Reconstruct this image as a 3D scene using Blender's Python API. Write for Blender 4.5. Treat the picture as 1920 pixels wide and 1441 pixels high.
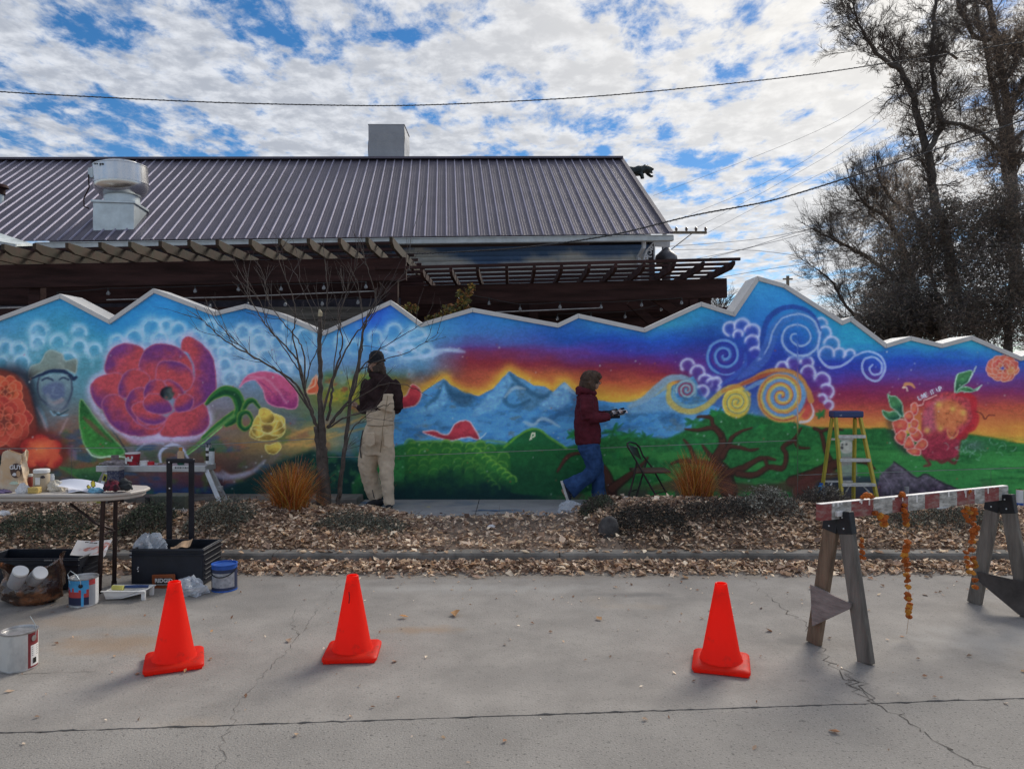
import bpy, bmesh, math, random
import numpy as np
from mathutils import Vector, Matrix, Quaternion
S = bpy.context.scene
for o in list(bpy.data.objects): bpy.data.objects.remove(o)
random.seed(7); NR = np.random.RandomState(7)
C = S.collection
# ---------------------------------------------------------------- camera, sky, sun, exposure
F, HY, EYE = 1387.0, 710.0, 1.56
cam_d = bpy.data.cameras.new('camera'); cam = bpy.data.objects.new('camera', cam_d); C.objects.link(cam)
cam.location = (0, 0, EYE); cam.rotation_euler = (math.radians(90), 0, 0)
cam_d.sensor_width = 36; cam_d.lens = 36*F/1920; cam_d.shift_y = -(720.5-HY)/1920; cam_d.clip_start = .05; cam_d.clip_end = 3000
S.camera = cam
S.render.resolution_x = 1024; S.render.resolution_y = 768
SUN_AZ, SUN_EL = math.radians(32), math.radians(34)          # azimuth from +Y towards +X
w = bpy.data.worlds.new("World"); S.world = w; w.use_nodes = True
nt = w.node_tree; nt.nodes.clear(); N = nt.nodes; L = nt.links
def nd(t, **k):
    n = N.new(t)
    for a, b in k.items(): setattr(n, a, b)
    return n
def mth(op, a, b=None, c=None, clamp=False):
    n = N.new('ShaderNodeMath'); n.operation = op; n.use_clamp = clamp
    for i, v in enumerate((a, b, c)):
        if v is None: continue
        if isinstance(v, (int, float)): n.inputs[i].default_value = v
        else: L.new(v, n.inputs[i])
    return n.outputs[0]
sky = nd('ShaderNodeTexSky', sky_type='NISHITA', sun_disc=False, sun_elevation=SUN_EL, sun_rotation=SUN_AZ, air_density=1.0, dust_density=.3, ozone_density=2.2, altitude=1500)
tc = nd('ShaderNodeTexCoord'); sep = nd('ShaderNodeSeparateXYZ'); L.new(tc.outputs['Generated'], sep.inputs[0])
den = mth('ADD', mth('MAXIMUM', sep.outputs[2], 0.0), .10)
px = mth('DIVIDE', sep.outputs[0], den); py = mth('DIVIDE', sep.outputs[1], den)
cmb = nd('ShaderNodeCombineXYZ'); L.new(px, cmb.inputs[0]); L.new(py, cmb.inputs[1])
def noise(scale, det, rough, off, dist=0., sc=(1, 1, 1), rot=0.):
    mp = nd('ShaderNodeMapping'); mp.inputs['Location'].default_value = off; mp.inputs['Scale'].default_value = sc; mp.inputs['Rotation'].default_value = (0, 0, rot)
    L.new(cmb.outputs[0], mp.inputs[0]); n = nd('ShaderNodeTexNoise'); n.inputs['Scale'].default_value = scale; n.inputs['Detail'].default_value = det
    n.inputs['Roughness'].default_value = rough; n.inputs['Distortion'].default_value = dist; L.new(mp.outputs[0], n.inputs['Vector']); return n.outputs['Fac']
nA = noise(1.3, 3, .5, (3.1, 7.7, 0)); nB = noise(5.6, 9, .62, (1.3, 2.9, 0), .25, (1, .7, 1), .5)
nC = noise(15.0, 7, .64, (5.3, .4, 0), .2, (1, .75, 1), .5); nD = noise(10.5, 7, .62, (8.1, 3.3, 0), .2)
dens = mth('ADD', mth('ADD', mth('MULTIPLY', nA, .42), mth('MULTIPLY', nB, .78)), mth('MULTIPLY', nC, .36))
sund = Vector((math.sin(SUN_AZ)*math.cos(SUN_EL), math.cos(SUN_AZ)*math.cos(SUN_EL), math.sin(SUN_EL)))
dt = nd('ShaderNodeVectorMath', operation='DOT_PRODUCT'); L.new(tc.outputs['Generated'], dt.inputs[0]); dt.inputs[1].default_value = sund
glo = mth('POWER', mth('MAXIMUM', dt.outputs['Value'], 0.0), 7.0)
dens2 = mth('ADD', dens, mth('MULTIPLY', glo, .075))
mr = nd('ShaderNodeMapRange', interpolation_type='SMOOTHSTEP'); L.new(dens2, mr.inputs['Value']); mr.inputs['From Min'].default_value = .672; mr.inputs['From Max'].default_value = .845
thick = nd('ShaderNodeMapRange', interpolation_type='SMOOTHSTEP'); L.new(mth('ADD', mth('MULTIPLY', nD, .65), mth('MULTIPLY', dens2, .42)), thick.inputs['Value']); thick.inputs['From Min'].default_value = .56; thick.inputs['From Max'].default_value = .78
ccol = nd('ShaderNodeMix', data_type='RGBA'); L.new(thick.outputs[0], ccol.inputs['Factor']); ccol.inputs['A'].default_value = (.54, .56, .60, 1); ccol.inputs['B'].default_value = (.31, .335, .385, 1)
warm = nd('ShaderNodeMix', data_type='RGBA'); L.new(mth('MULTIPLY', glo, .75), warm.inputs['Factor']); L.new(ccol.outputs['Result'], warm.inputs['A']); warm.inputs['B'].default_value = (.72, .68, .61, 1)
cb = nd('ShaderNodeBackground'); L.new(warm.outputs['Result'], cb.inputs['Color']); L.new(mth('ADD', mth('MULTIPLY', glo, .10), 1.0), cb.inputs['Strength'])
sb = nd('ShaderNodeBackground'); sb.inputs['Strength'].default_value = .074
hs = nd('ShaderNodeHueSaturation'); hs.inputs['Saturation'].default_value = 1.32; L.new(sky.outputs[0], hs.inputs['Color']); L.new(hs.outputs[0], sb.inputs['Color'])
mx = nd('ShaderNodeMixShader'); out = nd('ShaderNodeOutputWorld')
L.new(mth('MULTIPLY', mr.outputs[0], .97), mx.inputs[0]); L.new(sb.outputs[0], mx.inputs[1]); L.new(cb.outputs[0], mx.inputs[2]); L.new(mx.outputs[0], out.inputs[0])
sl_ = bpy.data.lights.new('sun', 'SUN'); sun = bpy.data.objects.new('sun', sl_); C.objects.link(sun)
sl_.energy = 2.3; sl_.angle = math.radians(24); sl_.color = (1, .94, .84)
sun.rotation_euler = (-sund).to_track_quat('-Z', 'Y').to_euler(); sun.location = (8, 12, 14)
S.view_settings.view_transform = 'Standard'; S.view_settings.look = 'None'; S.view_settings.gamma = 1; S.view_settings.exposure = 0.55
try: S.view_settings.use_curve_mapping = False
except Exception: pass
# ---------------------------------------------------------------- helpers
def P(px, py, d): return Vector(((px-960)/F*d, d, EYE-(py-HY)/F*d))
def GP(px, py, z=0.): d = F*(EYE-z)/(py-HY); return Vector(((px-960)/F*d, d, z))
def lin(c): return tuple((v/255/12.92 if v/255 <= .04045 else ((v/255+.055)/1.055)**2.4) for v in c)
MATS = {}
def mat(name, col, rough=.7, metal=0., var=.25, scale=8., bump=.15, bscale=None, col2=None, spec=.4, stretch=(1, 1, 1), alpha=1., trans=0., rand=0., t0=.35, t1=.65, det=6, ior=None, bdist=.01):
    if name in MATS: return MATS[name]
    m = bpy.data.materials.new(name); m.use_nodes = True; n = m.node_tree.nodes; l = m.node_tree.links; b = n['Principled BSDF']
    col = tuple(col)
    t = n.new('ShaderNodeTexCoord'); mp = n.new('ShaderNodeMapping'); mp.inputs['Scale'].default_value = stretch; l.new(t.outputs['Object'], mp.inputs[0])
    no = n.new('ShaderNodeTexNoise'); no.inputs['Scale'].default_value = scale; no.inputs['Detail'].default_value = det; no.inputs['Roughness'].default_value = .62; l.new(mp.outputs[0], no.inputs['Vector'])
    r = n.new('ShaderNodeMapRange'); r.inputs['From Min'].default_value = t0; r.inputs['From Max'].default_value = t1; l.new(no.outputs['Fac'], r.inputs['Value'])
    mi = n.new('ShaderNodeMix'); mi.data_type = 'RGBA'; l.new(r.outputs[0], mi.inputs['Factor'])
    c2 = col2 or tuple(v*(1+var) for v in col); c1 = col if col2 else tuple(v*(1-var) for v in col)
    mi.inputs['A'].default_value = (*c1, 1); mi.inputs['B'].default_value = (*[min(v, .95) for v in c2], 1); last = mi.outputs['Result']
    if rand:
        oi = n.new('ShaderNodeObjectInfo'); h = n.new('ShaderNodeHueSaturation'); mr_ = n.new('ShaderNodeMapRange'); l.new(oi.outputs['Random'], mr_.inputs['Value']); mr_.inputs['To Min'].default_value = 1-rand; mr_.inputs['To Max'].default_value = 1+rand
        l.new(mr_.outputs[0], h.inputs['Value']); l.new(last, h.inputs['Color']); last = h.outputs[0]
    l.new(last, b.inputs['Base Color'])
    b.inputs['Roughness'].default_value = rough; b.inputs['Metallic'].default_value = metal; b.inputs['Specular IOR Level'].default_value = spec
    if trans: b.inputs['Transmission Weight'].default_value = trans
    if ior: b.inputs['IOR'].default_value = ior
    if alpha < 1: b.inputs['Alpha'].default_value = alpha
    if bump:
        n2 = n.new('ShaderNodeTexNoise'); n2.inputs['Scale'].default_value = bscale or scale*4; n2.inputs['Detail'].default_value = 5; l.new(mp.outputs[0], n2.inputs['Vector'])
        bu = n.new('ShaderNodeBump'); bu.inputs['Strength'].default_value = bump; bu.inputs['Distance'].default_value = bdist; l.new(n2.outputs['Fac'], bu.inputs['Height']); l.new(bu.outputs[0], b.inputs['Normal'])
    MATS[name] = m; return m
def attr_mat(name, rough=.75, gain=1., var=.0, bump=.1, bscale=60, spec=.3, sub=0., sat=1.):
    m = bpy.data.materials.new(name); m.use_nodes = True; n = m.node_tree.nodes; l = m.node_tree.links; b = n['Principled BSDF']
    a = n.new('ShaderNodeAttribute'); a.attribute_name = 'Col'; last = a.outputs['Color']
    t = n.new('ShaderNodeTexCoord'); no = n.new('ShaderNodeTexNoise'); no.inputs['Scale'].default_value = bscale; no.inputs['Detail'].default_value = 6; l.new(t.outputs['Object'], no.inputs['Vector'])
    h = n.new('ShaderNodeHueSaturation'); h.inputs['Saturation'].default_value = sat; r = n.new('ShaderNodeMapRange'); r.inputs['To Min'].default_value = gain*(1-var); r.inputs['To Max'].default_value = gain*(1+var); r.inputs['From Min'].default_value = .3; r.inputs['From Max'].default_value = .7
    l.new(no.outputs['Fac'], r.inputs['Value']); l.new(r.outputs[0], h.inputs['Value']); l.new(last, h.inputs['Color']); l.new(h.outputs[0], b.inputs['Base Color'])
    b.inputs['Roughness'].default_value = rough; b.inputs['Specular IOR Level'].default_value = spec
    if bump:
        bu = n.new('ShaderNodeBump'); bu.inputs['Strength'].default_value = bump; bu.inputs['Distance'].default_value = .01; l.new(no.outputs['Fac'], bu.inputs['Height']); l.new(bu.outputs[0], b.inputs['Normal'])
    if sub:
        tb__ = n.new('ShaderNodeBsdfTranslucent'); l.new(h.outputs[0], tb__.inputs['Color']); ms = n.new('ShaderNodeMixShader'); ms.inputs[0].default_value = sub; l.new(b.outputs[0], ms.inputs[1]); l.new(tb__.outputs[0], ms.inputs[2]); l.new(ms.outputs[0], n['Material Output'].inputs[0])
    MATS[name] = m; return m
def tag(o, label=None, cat=None, group=None, kind=None):
    if label: o['label'] = label
    if cat: o['category'] = cat
    if group: o['group'] = group
    if kind: o['kind'] = kind
    return o
def root(name, loc, label, cat, group=None, kind=None):
    o = bpy.data.objects.new(name, None); C.objects.link(o); o.location = loc; o.empty_display_size = .1
    return tag(o, label, cat, group, kind)
def wloc(p):
    v = Vector((0, 0, 0))
    while p is not None: v += Vector(p.location); p = p.parent
    return v
def add_obj(name, me, parent=None, loc=None):
    o = bpy.data.objects.new(name, me); C.objects.link(o)
    if parent is not None: o.parent = parent
    if loc is not None: o.location = loc
    return o
class MB:
    def __init__(s): s.v = []; s.f = []; s.m = []; s.c = []; s.cur = 0
    def face(s, *idx): s.f.append(idx); s.m.append(s.cur)
    def box(s, c, sz, R=None, taper=1.):
        c = Vector(c); b = len(s.v)
        for z in (-.5, .5):
            k = taper if z > 0 else 1.
            for x, y in ((-.5, -.5), (.5, -.5), (.5, .5), (-.5, .5)):
                q = Vector((x*sz[0]*k, y*sz[1]*k, z*sz[2]))
                if R is not None: q = R @ q
                s.v.append(c+q)
        for q in ((3, 2, 1, 0), (4, 5, 6, 7), (0, 1, 5, 4), (1, 2, 6, 5), (2, 3, 7, 6), (3, 0, 4, 7)): s.face(*[b+i for i in q])
        return s
    def beam(s, a, b, w_, h_, up=(0, 0, 1)):      # rectangular bar from a to b, w across, h along up
        a = Vector(a); b = Vector(b); t = (b-a).normalized(); u = Vector(up); sd = t.cross(u)
        if sd.length < 1e-4: sd = t.cross(Vector((1, 0, 0)))
        sd.normalize(); u = sd.cross(t).normalized(); k = len(s.v)
        for p in (a, b):
            for x, y in ((-.5, -.5), (.5, -.5), (.5, .5), (-.5, .5)): s.v.append(p+sd*x*w_+u*y*h_)
        for q in ((0, 1, 2, 3), (7, 6, 5, 4), (4, 5, 1, 0), (5, 6, 2, 1), (6, 7, 3, 2), (7, 4, 0, 3)): s.face(*[k+i for i in q])
        return s
    def tube(s, pts, rs, n=8, cap=True, ry=None):
        pts = [Vector(p) for p in pts]
        if isinstance(rs, (int, float)): rs = [rs]*len(pts)
        k = len(s.v); prev = None
        for i, p in enumerate(pts):
            t = (pts[min(i+1, len(pts)-1)]-pts[max(i-1, 0)])
            t = t.normalized() if t.length > 1e-9 else Vector((0, 0, 1))
            if prev is None:
                a = t.cross(Vector((0, 1, 0))); 
                if a.length < .2: a = t.cross(Vector((1, 0, 0)))
            else: a = prev-t*prev.dot(t)
            a = a.normalized() if a.length > 1e-9 else Vector((1, 0, 0)); prev = a; b = t.cross(a)
            r1 = rs[i]; r2 = ry[i] if ry is not None else r1
            for j in range(n):
                th = 2*math.pi*j/n; s.v.append(p+a*(math.cos(th)*r1)+b*(math.sin(th)*r2))
        for i in range(len(pts)-1):
            for j in range(n): s.face(k+i*n+j, k+i*n+(j+1) % n, k+(i+1)*n+(j+1) % n, k+(i+1)*n+j)
        if cap and n > 2:
            s.face(*[k+j for j in reversed(range(n))]); s.face(*[k+(len(pts)-1)*n+j for j in range(n)])
        return s
    def lathe(s, prof, c, n=24, axis=None):
        c = Vector(c); k = len(s.v); R = axis.to_matrix() if isinstance(axis, Quaternion) else axis
        for r, z in prof:
            for j in range(n):
                th = 2*math.pi*j/n; q = Vector((r*math.cos(th), r*math.sin(th), z))
                if R is not None: q = R @ q
                s.v.append(c+q)
        for i in range(len(prof)-1):
            for j in range(n): s.face(k+i*n+j, k+i*n+(j+1) % n, k+(i+1)*n+(j+1) % n, k+(i+1)*n+j)
        if prof[0][0] > 1e-4: s.face(*[k+j for j in reversed(range(n))])
        if prof[-1][0] > 1e-4: s.face(*[k+(len(prof)-1)*n+j for j in range(n)])
        return s
    def poly(s, pts, ext):                         # flat outline pushed along ext
        k = len(s.v); n = len(pts); e = Vector(ext)
        for p in pts: s.v.append(Vector(p))
        for p in pts: s.v.append(Vector(p)+e)
        s.face(*range(k, k+n)); s.face(*[k+n+i for i in reversed(range(n))])
        for i in range(n): s.face(k+(i+1) % n, k+i, k+n+i, k+n+(i+1) % n)
        return s
    def grid(s, fn, nu, nv, closed=False):
        k = len(s.v)
        for j in range(nv+1):
            for i in range(nu+1): s.v.append(Vector(fn(i/nu, j/nv)))
        for j in range(nv):
            for i in range(nu): a = k+j*(nu+1)+i; s.face(a, a+1, a+nu+2, a+nu+1)
        return s
    def mesh(s, name, mats, origin=(0, 0, 0), smooth=False, bevel=0., fix=True):
        me = bpy.data.meshes.new(name); o = Vector(origin)
        me.from_pydata([tuple(v-o) for v in s.v], [], s.f)
        mats = mats if isinstance(mats, (list, tuple)) else [mats]
        for m in mats: me.materials.append(m)
        if len(mats) > 1: me.polygons.foreach_set('material_index', s.m)
        if fix or bevel:
            bm = bmesh.new(); bm.from_mesh(me)
            if fix: bmesh.ops.recalc_face_normals(bm, faces=bm.faces)
            if bevel: bmesh.ops.bevel(bm, geom=[e for e in bm.edges if e.calc_face_angle(0) > .6], offset=bevel, segments=1, affect='EDGES', clamp_overlap=True)
            bm.to_mesh(me); bm.free()
        if smooth:
            me.polygons.foreach_set('use_smooth', [True]*len(me.polygons))
            if smooth != 2: me.set_sharp_from_angle(angle=math.radians(38))
        me.update(); return me
    def build(s, name, mats, parent=None, smooth=False, bevel=0., **k):
        return add_obj(name, s.mesh(name, mats, wloc(parent), smooth, bevel, **k), parent)
def copy_tree(o, parent=None):
    c = o.copy(); C.objects.link(c); c.parent = parent
    for ch in [x for x in bpy.data.objects if x.parent == o]: copy_tree(ch, c)
    return c
def set_col(me, cols):                              # one colour per vertex, kept in attribute Col
    a = me.color_attributes.new('Col', 'FLOAT_COLOR', 'POINT'); a.data.foreach_set('color', np.ascontiguousarray(np.concatenate([cols, np.ones((len(cols), 1))], 1), dtype=np.float32).ravel())
def np_mesh(name, V, Fq, m, cols=None, smooth=False):
    V = np.asarray(V, np.float32); Fq = np.asarray(Fq, np.int32); me = bpy.data.meshes.new(name); k = Fq.shape[1]
    me.vertices.add(len(V)); me.vertices.foreach_set('co', V.ravel()); me.loops.add(Fq.size); me.loops.foreach_set('vertex_index', Fq.ravel())
    me.polygons.add(len(Fq)); me.polygons.foreach_set('loop_start', np.arange(0, Fq.size, k, dtype=np.int32)); me.polygons.foreach_set('loop_total', np.full(len(Fq), k, np.int32))
    if smooth: me.polygons.foreach_set('use_smooth', np.ones(len(Fq), bool))
    me.update(calc_edges=True)
    if cols is not None: set_col(me, cols)
    me.materials.append(m); return me
def text_obj(txt, loc, size, m, parent, rot=(math.pi/2, 0, 0), name='lettering', ext=.001, bold=0., shear=0., sx=1.):
    cu = bpy.data.curves.new('txt', 'FONT'); cu.body = txt; cu.size = size; cu.extrude = ext; cu.align_x = 'CENTER'; cu.align_y = 'CENTER'; cu.offset = bold; cu.shear = shear; cu.resolution_u = 3
    t = bpy.data.objects.new('txt', cu); C.objects.link(t); dg = bpy.context.evaluated_depsgraph_get(); me = bpy.data.meshes.new_from_object(t.evaluated_get(dg)); bpy.data.objects.remove(t)
    me.materials.clear(); me.materials.append(m); o = add_obj(name, me, parent); o.location = Vector(loc)-wloc(parent); o.rotation_euler = rot; o.scale = (sx, 1, 1); return o
# ---------------------------------------------------------------- mural paint (colours of the paint itself)
CX0, CX1, CY0, CY1, CS = -170.0, 2090.0, 512.0, 946.0, 1.6
CW = int((CX1-CX0)/CS)+1; CH = int((CY1-CY0)/CS)+1
gx = (CX0+np.arange(CW)*CS).astype(np.float32); gy = (CY0+np.arange(CH)*CS).astype(np.float32)
GX, GY = np.meshgrid(gx, gy)
def vnoise(x, y, seed):
    xi = np.floor(x).astype(np.int64); yi = np.floor(y).astype(np.int64)
    fx = x-xi; fy = y-yi; fx = fx*fx*(3-2*fx); fy = fy*fy*(3-2*fy)
    def h(a, b):
        n = (a*374761393 + b*668265263 + seed*1442695041) & 0xffffffff
        n = ((n ^ (n >> 13))*1274126177) & 0xffffffff
        return ((n ^ (n >> 16)) & 0xffff)/65535.0
    a = h(xi, yi); b = h(xi+1, yi); c = h(xi, yi+1); d = h(xi+1, yi+1)
    return (a*(1-fx)+b*fx)*(1-fy)+(c*(1-fx)+d*fx)*fy
def fbm(x, y, s, seed=1, o=4, sy=None):
    sy = sy or s; r = 0; a = .5; t = 0
    for k in range(o):
        r = r+a*vnoise(x/s, y/sy, seed+k*17); t += a; a *= .55; s = s/2.03; sy = sy/2.03
    return r/t
def sst(e0, e1, v):
    t = np.clip((v-e0)/(e1-e0), 0, 1); return t*t*(3-2*t)
IMG = np.zeros((CH, CW, 3), np.float32)
WX = GX+(fbm(GX, GY, 26, 91)-.5)*9; WY = GY+(fbm(GX, GY, 26, 57)-.5)*9     # the hand's wobble
DX = GX+(fbm(GX, GY, 9, 191)-.5)*2.4; DY = GY+(fbm(GX, GY, 9, 157)-.5)*2.4
def base_cols(keys):
    ks = sorted(keys, key=lambda k: k[0]); xs = [k[0] for k in ks]
    cols = np.stack([np.stack([np.interp(gy, [s[0] for s in k[1]], [s[1][c] for s in k[1]]) for c in range(3)], -1) for k in ks])
    xw = WX
    i = np.clip(np.searchsorted(xs, xw, side='right')-1, 0, len(xs)-2)
    xa = np.array(xs, np.float32)
    t = np.clip((xw-xa[i])/(xa[i+1]-xa[i]), 0, 1)[..., None]
    r = np.clip(((WY+(fbm(GX, GY, 60, 5, 4, 14)-.5)*16-CY0)/CS).astype(int), 0, CH-1)
    return cols[i, r]*(1-t)+cols[i+1, r]*t
IMG[:] = base_cols([
 (-170, [(540,(45,145,195)),(640,(60,140,180)),(700,(90,60,70)),(800,(70,60,50)),(940,(60,60,60))]),
 (0, [(560,(45,145,195)),(620,(70,145,185)),(700,(80,150,160)),(800,(50,50,45)),(860,(60,90,45)),(935,(60,60,55))]),
 (120,[(555,(35,145,200)),(640,(70,150,165)),(720,(90,140,155)),(790,(120,110,110)),(850,(105,85,60)),(900,(75,70,60)),(935,(70,70,75))]),
 (200,[(600,(30,140,200)),(660,(70,150,170)),(740,(90,145,150)),(790,(110,95,65)),(850,(90,95,50)),(900,(85,60,50)),(935,(60,60,85))]),
 (300,[(545,(25,140,210)),(620,(40,145,200)),(700,(90,150,180)),(815,(165,120,140)),(850,(75,90,75)),(895,(110,70,80)),(935,(20,60,120))]),
 (400,[(590,(35,130,185)),(650,(90,145,185)),(760,(130,120,130)),(830,(110,85,65)),(870,(95,65,55)),(905,(75,45,55)),(935,(15,30,60))]),
 (500,[(570,(20,100,170)),(640,(110,160,200)),(700,(120,165,205)),(780,(110,110,100)),(830,(150,120,70)),(870,(85,80,70)),(900,(20,50,50)),(935,(10,22,45))]),
 (600,[(610,(60,150,200)),(660,(110,165,205)),(700,(105,140,170)),(735,(110,115,50)),(780,(100,120,90)),(830,(180,150,85)),(862,(60,95,60)),(905,(12,50,42)),(935,(10,22,45))]),
 (700,[(585,(15,85,205)),(640,(60,145,205)),(685,(110,150,190)),(708,(100,130,55)),(750,(150,135,50)),(785,(120,120,90)),(800,(60,120,160)),(840,(40,100,145)),(870,(25,80,55)),(935,(10,25,40))]),
 (790,[(610,(60,150,195)),(670,(100,165,205)),(698,(90,120,140)),(712,(120,75,60)),(735,(190,120,45)),(760,(215,160,50)),(780,(60,140,190)),(935,(20,60,40))]),
 (880,[(590,(35,120,195)),(625,(60,120,185)),(650,(100,60,130)),(675,(140,40,55)),(715,(185,85,50)),(745,(220,155,45)),(935,(20,60,40))]),
 (960,[(600,(35,125,190)),(635,(70,100,175)),(655,(110,55,115)),(680,(145,40,50)),(700,(195,100,45)),(740,(225,155,45)),(935,(20,60,40))]),
 (1050,[(605,(25,100,175)),(630,(20,80,165)),(655,(95,65,150)),(682,(125,40,65)),(705,(180,85,45)),(725,(222,150,45)),(935,(20,60,40))]),
 (1150,[(600,(45,145,195)),(630,(10,75,175)),(660,(75,50,150)),(688,(130,38,55)),(715,(190,85,45)),(745,(222,160,45)),(935,(20,60,40))]),
 (1250,[(610,(50,155,190)),(640,(15,85,190)),(672,(90,45,135)),(700,(140,35,60)),(722,(195,90,45)),(745,(225,165,50)),(770,(110,160,180)),(935,(20,60,40))]),
 (1330,[(570,(30,150,200)),(605,(30,120,180)),(635,(20,60,150)),(680,(85,50,140)),(720,(60,60,150)),(760,(60,110,170)),(800,(110,150,170)),(935,(20,60,40))]),
 (1420,[(525,(50,160,215)),(600,(25,115,195)),(660,(30,60,160)),(720,(40,60,150)),(780,(80,130,170)),(935,(20,60,40))]),
 (1500,[(560,(30,140,205)),(620,(20,110,190)),(670,(35,60,160)),(720,(90,45,120)),(755,(165,55,60)),(790,(215,140,60)),(935,(20,60,40))]),
 (1580,[(590,(30,165,200)),(645,(30,150,195)),(680,(35,60,170)),(712,(95,50,140)),(740,(140,35,75)),(768,(185,75,55)),(795,(225,150,50)),(935,(20,60,40))]),
 (1700,[(640,(35,165,195)),(655,(30,130,190)),(672,(20,70,180)),(700,(85,65,155)),(728,(130,40,90)),(755,(160,50,55)),(780,(205,110,55)),(805,(225,160,50)),(935,(20,60,40))]),
 (1900,[(650,(45,155,190)),(675,(30,90,180)),(705,(85,65,150)),(735,(130,45,90)),(760,(180,75,55)),(800,(210,130,50)),(825,(225,165,45)),(935,(20,60,40))]),
 (2090,[(650,(45,155,190)),(675,(30,90,180)),(705,(85,65,150)),(735,(130,45,90)),(760,(180,75,55)),(800,(210,130,50)),(840,(225,165,45)),(935,(20,60,40))])])
def Zf(ox, oy, s): return lambda *p: [(ox+a/s, oy+b/s) for a, b in p]
Z1 = Zf(0,540,3.431); Z2 = Zf(380,540,3.431); Z3 = Zf(760,540,3.431); Z4 = Zf(1180,500,3.431); Z5 = Zf(1480,560,3.602)
Z7 = Zf(1640,640,6.004); Z8 = Zf(0,640,5.542)
def spl(p, closed=False, n=7):
    p = [np.array(q, float) for q in p]; N = len(p); out = []
    for i in range(N if closed else N-1):
        g = (lambda k: p[k % N]) if closed else (lambda k: p[min(max(k, 0), N-1)])
        a, b, c, d = g(i-1), g(i), g(i+1), g(i+2)
        for k in range(n):
            t = k/n
            out.append(.5*((2*b)+(-a+c)*t+(2*a-5*b+4*c-d)*t*t+(-a+3*b-3*c+d)*t**3))
    if not closed: out.append(p[-1])
    return np.array(out)
def bbox(p, m):
    x0, y0 = p.min(0)-m; x1, y1 = p.max(0)+m
    c0 = int(max((x0-CX0)/CS, 0)); c1 = int(min((x1-CX0)/CS+2, CW)); r0 = int(max((y0-CY0)/CS, 0)); r1 = int(min((y1-CY0)/CS+2, CH))
    return slice(r0, max(r1, r0)), slice(c0, max(c1, c0))
def segd(X, Y, P, Q, w=None):
    D = np.full(X.shape, 1e9, np.float32); Wd = None if w is None else np.zeros(X.shape, np.float32)
    for i in range(len(P)):
        a = P[i]; b = Q[i]; v = b-a; L = (v*v).sum()+1e-9
        t = np.clip(((X-a[0])*v[0]+(Y-a[1])*v[1])/L, 0, 1)
        d = np.hypot(X-a[0]-t*v[0], Y-a[1]-t*v[1])
        if w is not None:
            ww = w[i]*(1-t)+w[i+1]*t; d = d-ww; Wd = np.where(d < D, ww, Wd)
        D = np.minimum(D, d)
    return D
def put(sl, a, col):
    a = np.clip(a, 0, 1)[..., None]; IMG[sl] = IMG[sl]*(1-a)+np.asarray(col, np.float32)*a
def stroke(p, w, col, soft=1.2, al=1., smooth=True, closed=False, warp=True):
    p = spl(p, closed) if smooth else np.array(p, float)
    if closed: p = np.vstack([p, p[:1]])
    if np.isscalar(w): ws = np.full(len(p), w/2.)
    else: ws = np.interp(np.linspace(0, 1, len(p)), np.linspace(0, 1, len(w)), w)/2.
    sl = bbox(p, ws.max()+soft*2+3); X = (DX if warp else GX)[sl]; Y = (DY if warp else GY)[sl]
    if X.size == 0: return
    d = segd(X, Y, p[:-1], p[1:], ws)
    put(sl, al*sst(soft, -soft*.6, d), col)
def polysd(p, m=6, warp=True):
    sl = bbox(p, m); X = (DX if warp else GX)[sl]; Y = (DY if warp else GY)[sl]
    q = np.roll(p, -1, 0); D = segd(X, Y, p, q); ins = np.zeros(X.shape, bool)
    for a, b in zip(p, q):
        if a[1] == b[1]: continue
        c = ((a[1] > Y) != (b[1] > Y)) & (X < (b[0]-a[0])*(Y-a[1])/(b[1]-a[1])+a[0]); ins ^= c
    return sl, np.where(ins, D, -D), X, Y
def fill(p, col, soft=1.2, al=1., smooth=True, shade=None, dirv=(0, 1), bias=0., rim=None, rimw=1.2, streak=0., edge=0.):
    p = spl(p, True) if smooth else np.array(p, float)
    sl, sd, X, Y = polysd(p, soft*2+6)
    if X.size == 0: return
    c = np.broadcast_to(np.asarray(col, np.float32), X.shape+(3,)).copy()
    n = fbm(X, Y, 14, 7)-.5
    if shade is not None:
        ct = p.mean(0); r = np.abs(p-ct).max(0)+1e-6; dl = np.hypot(*dirv)
        k = ((X-ct[0])/r[0]*dirv[0]+(Y-ct[1])/r[1]*dirv[1])/dl
        k = sst(-.25+bias, .75+bias, k+n*.7+edge*np.exp(-np.maximum(sd, 0)/3.))[..., None]
        c = c*(1-k)+np.asarray(shade, np.float32)*k
    if streak: c = c*(1+(fbm(X, Y, 5, 33)-.5)[..., None]*streak)
    put(sl, al*sst(-soft, soft, sd), c)
    if rim is not None: put(sl, .85*al*np.exp(-((sd-.5)/rimw)**2), rim)
def glow(p, col, w, al=.8, closed=True, n0=.0):
    p = spl(p, closed); q = np.vstack([p, p[:1]]) if closed else p
    sl = bbox(p, w*2); X = WX[sl]*.4+GX[sl]*.6; Y = WY[sl]*.4+GY[sl]*.6; d = segd(X, Y, q[:-1], q[1:])
    put(sl, al*np.exp(-(d/w)**2)*(1-n0+n0*2*fbm(X, Y, 12, 3)), col)
def ring(cx, cy, r, w, col, al=.8, a0=None, a1=None, inner=None, ia=.25):
    p = np.array([(cx-r, cy-r), (cx+r, cy+r)]); sl = bbox(p, w*3); X = DX[sl]; Y = DY[sl]
    if X.size == 0: return
    d = np.hypot(X-cx, Y-cy); a = al*np.exp(-((d-r)/w)**2)
    if a0 is not None:
        th = (np.degrees(np.arctan2(-(Y-cy), X-cx))-a0) % 360; span = (a1-a0) % 360
        a = a*sst(-14, 10, th)*np.where(th < span, 1, np.exp(-((th-span)/14)**2))
    if inner is not None: put(sl, ia*sst(r+1, r-3, d), inner)
    put(sl, a, col)
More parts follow.
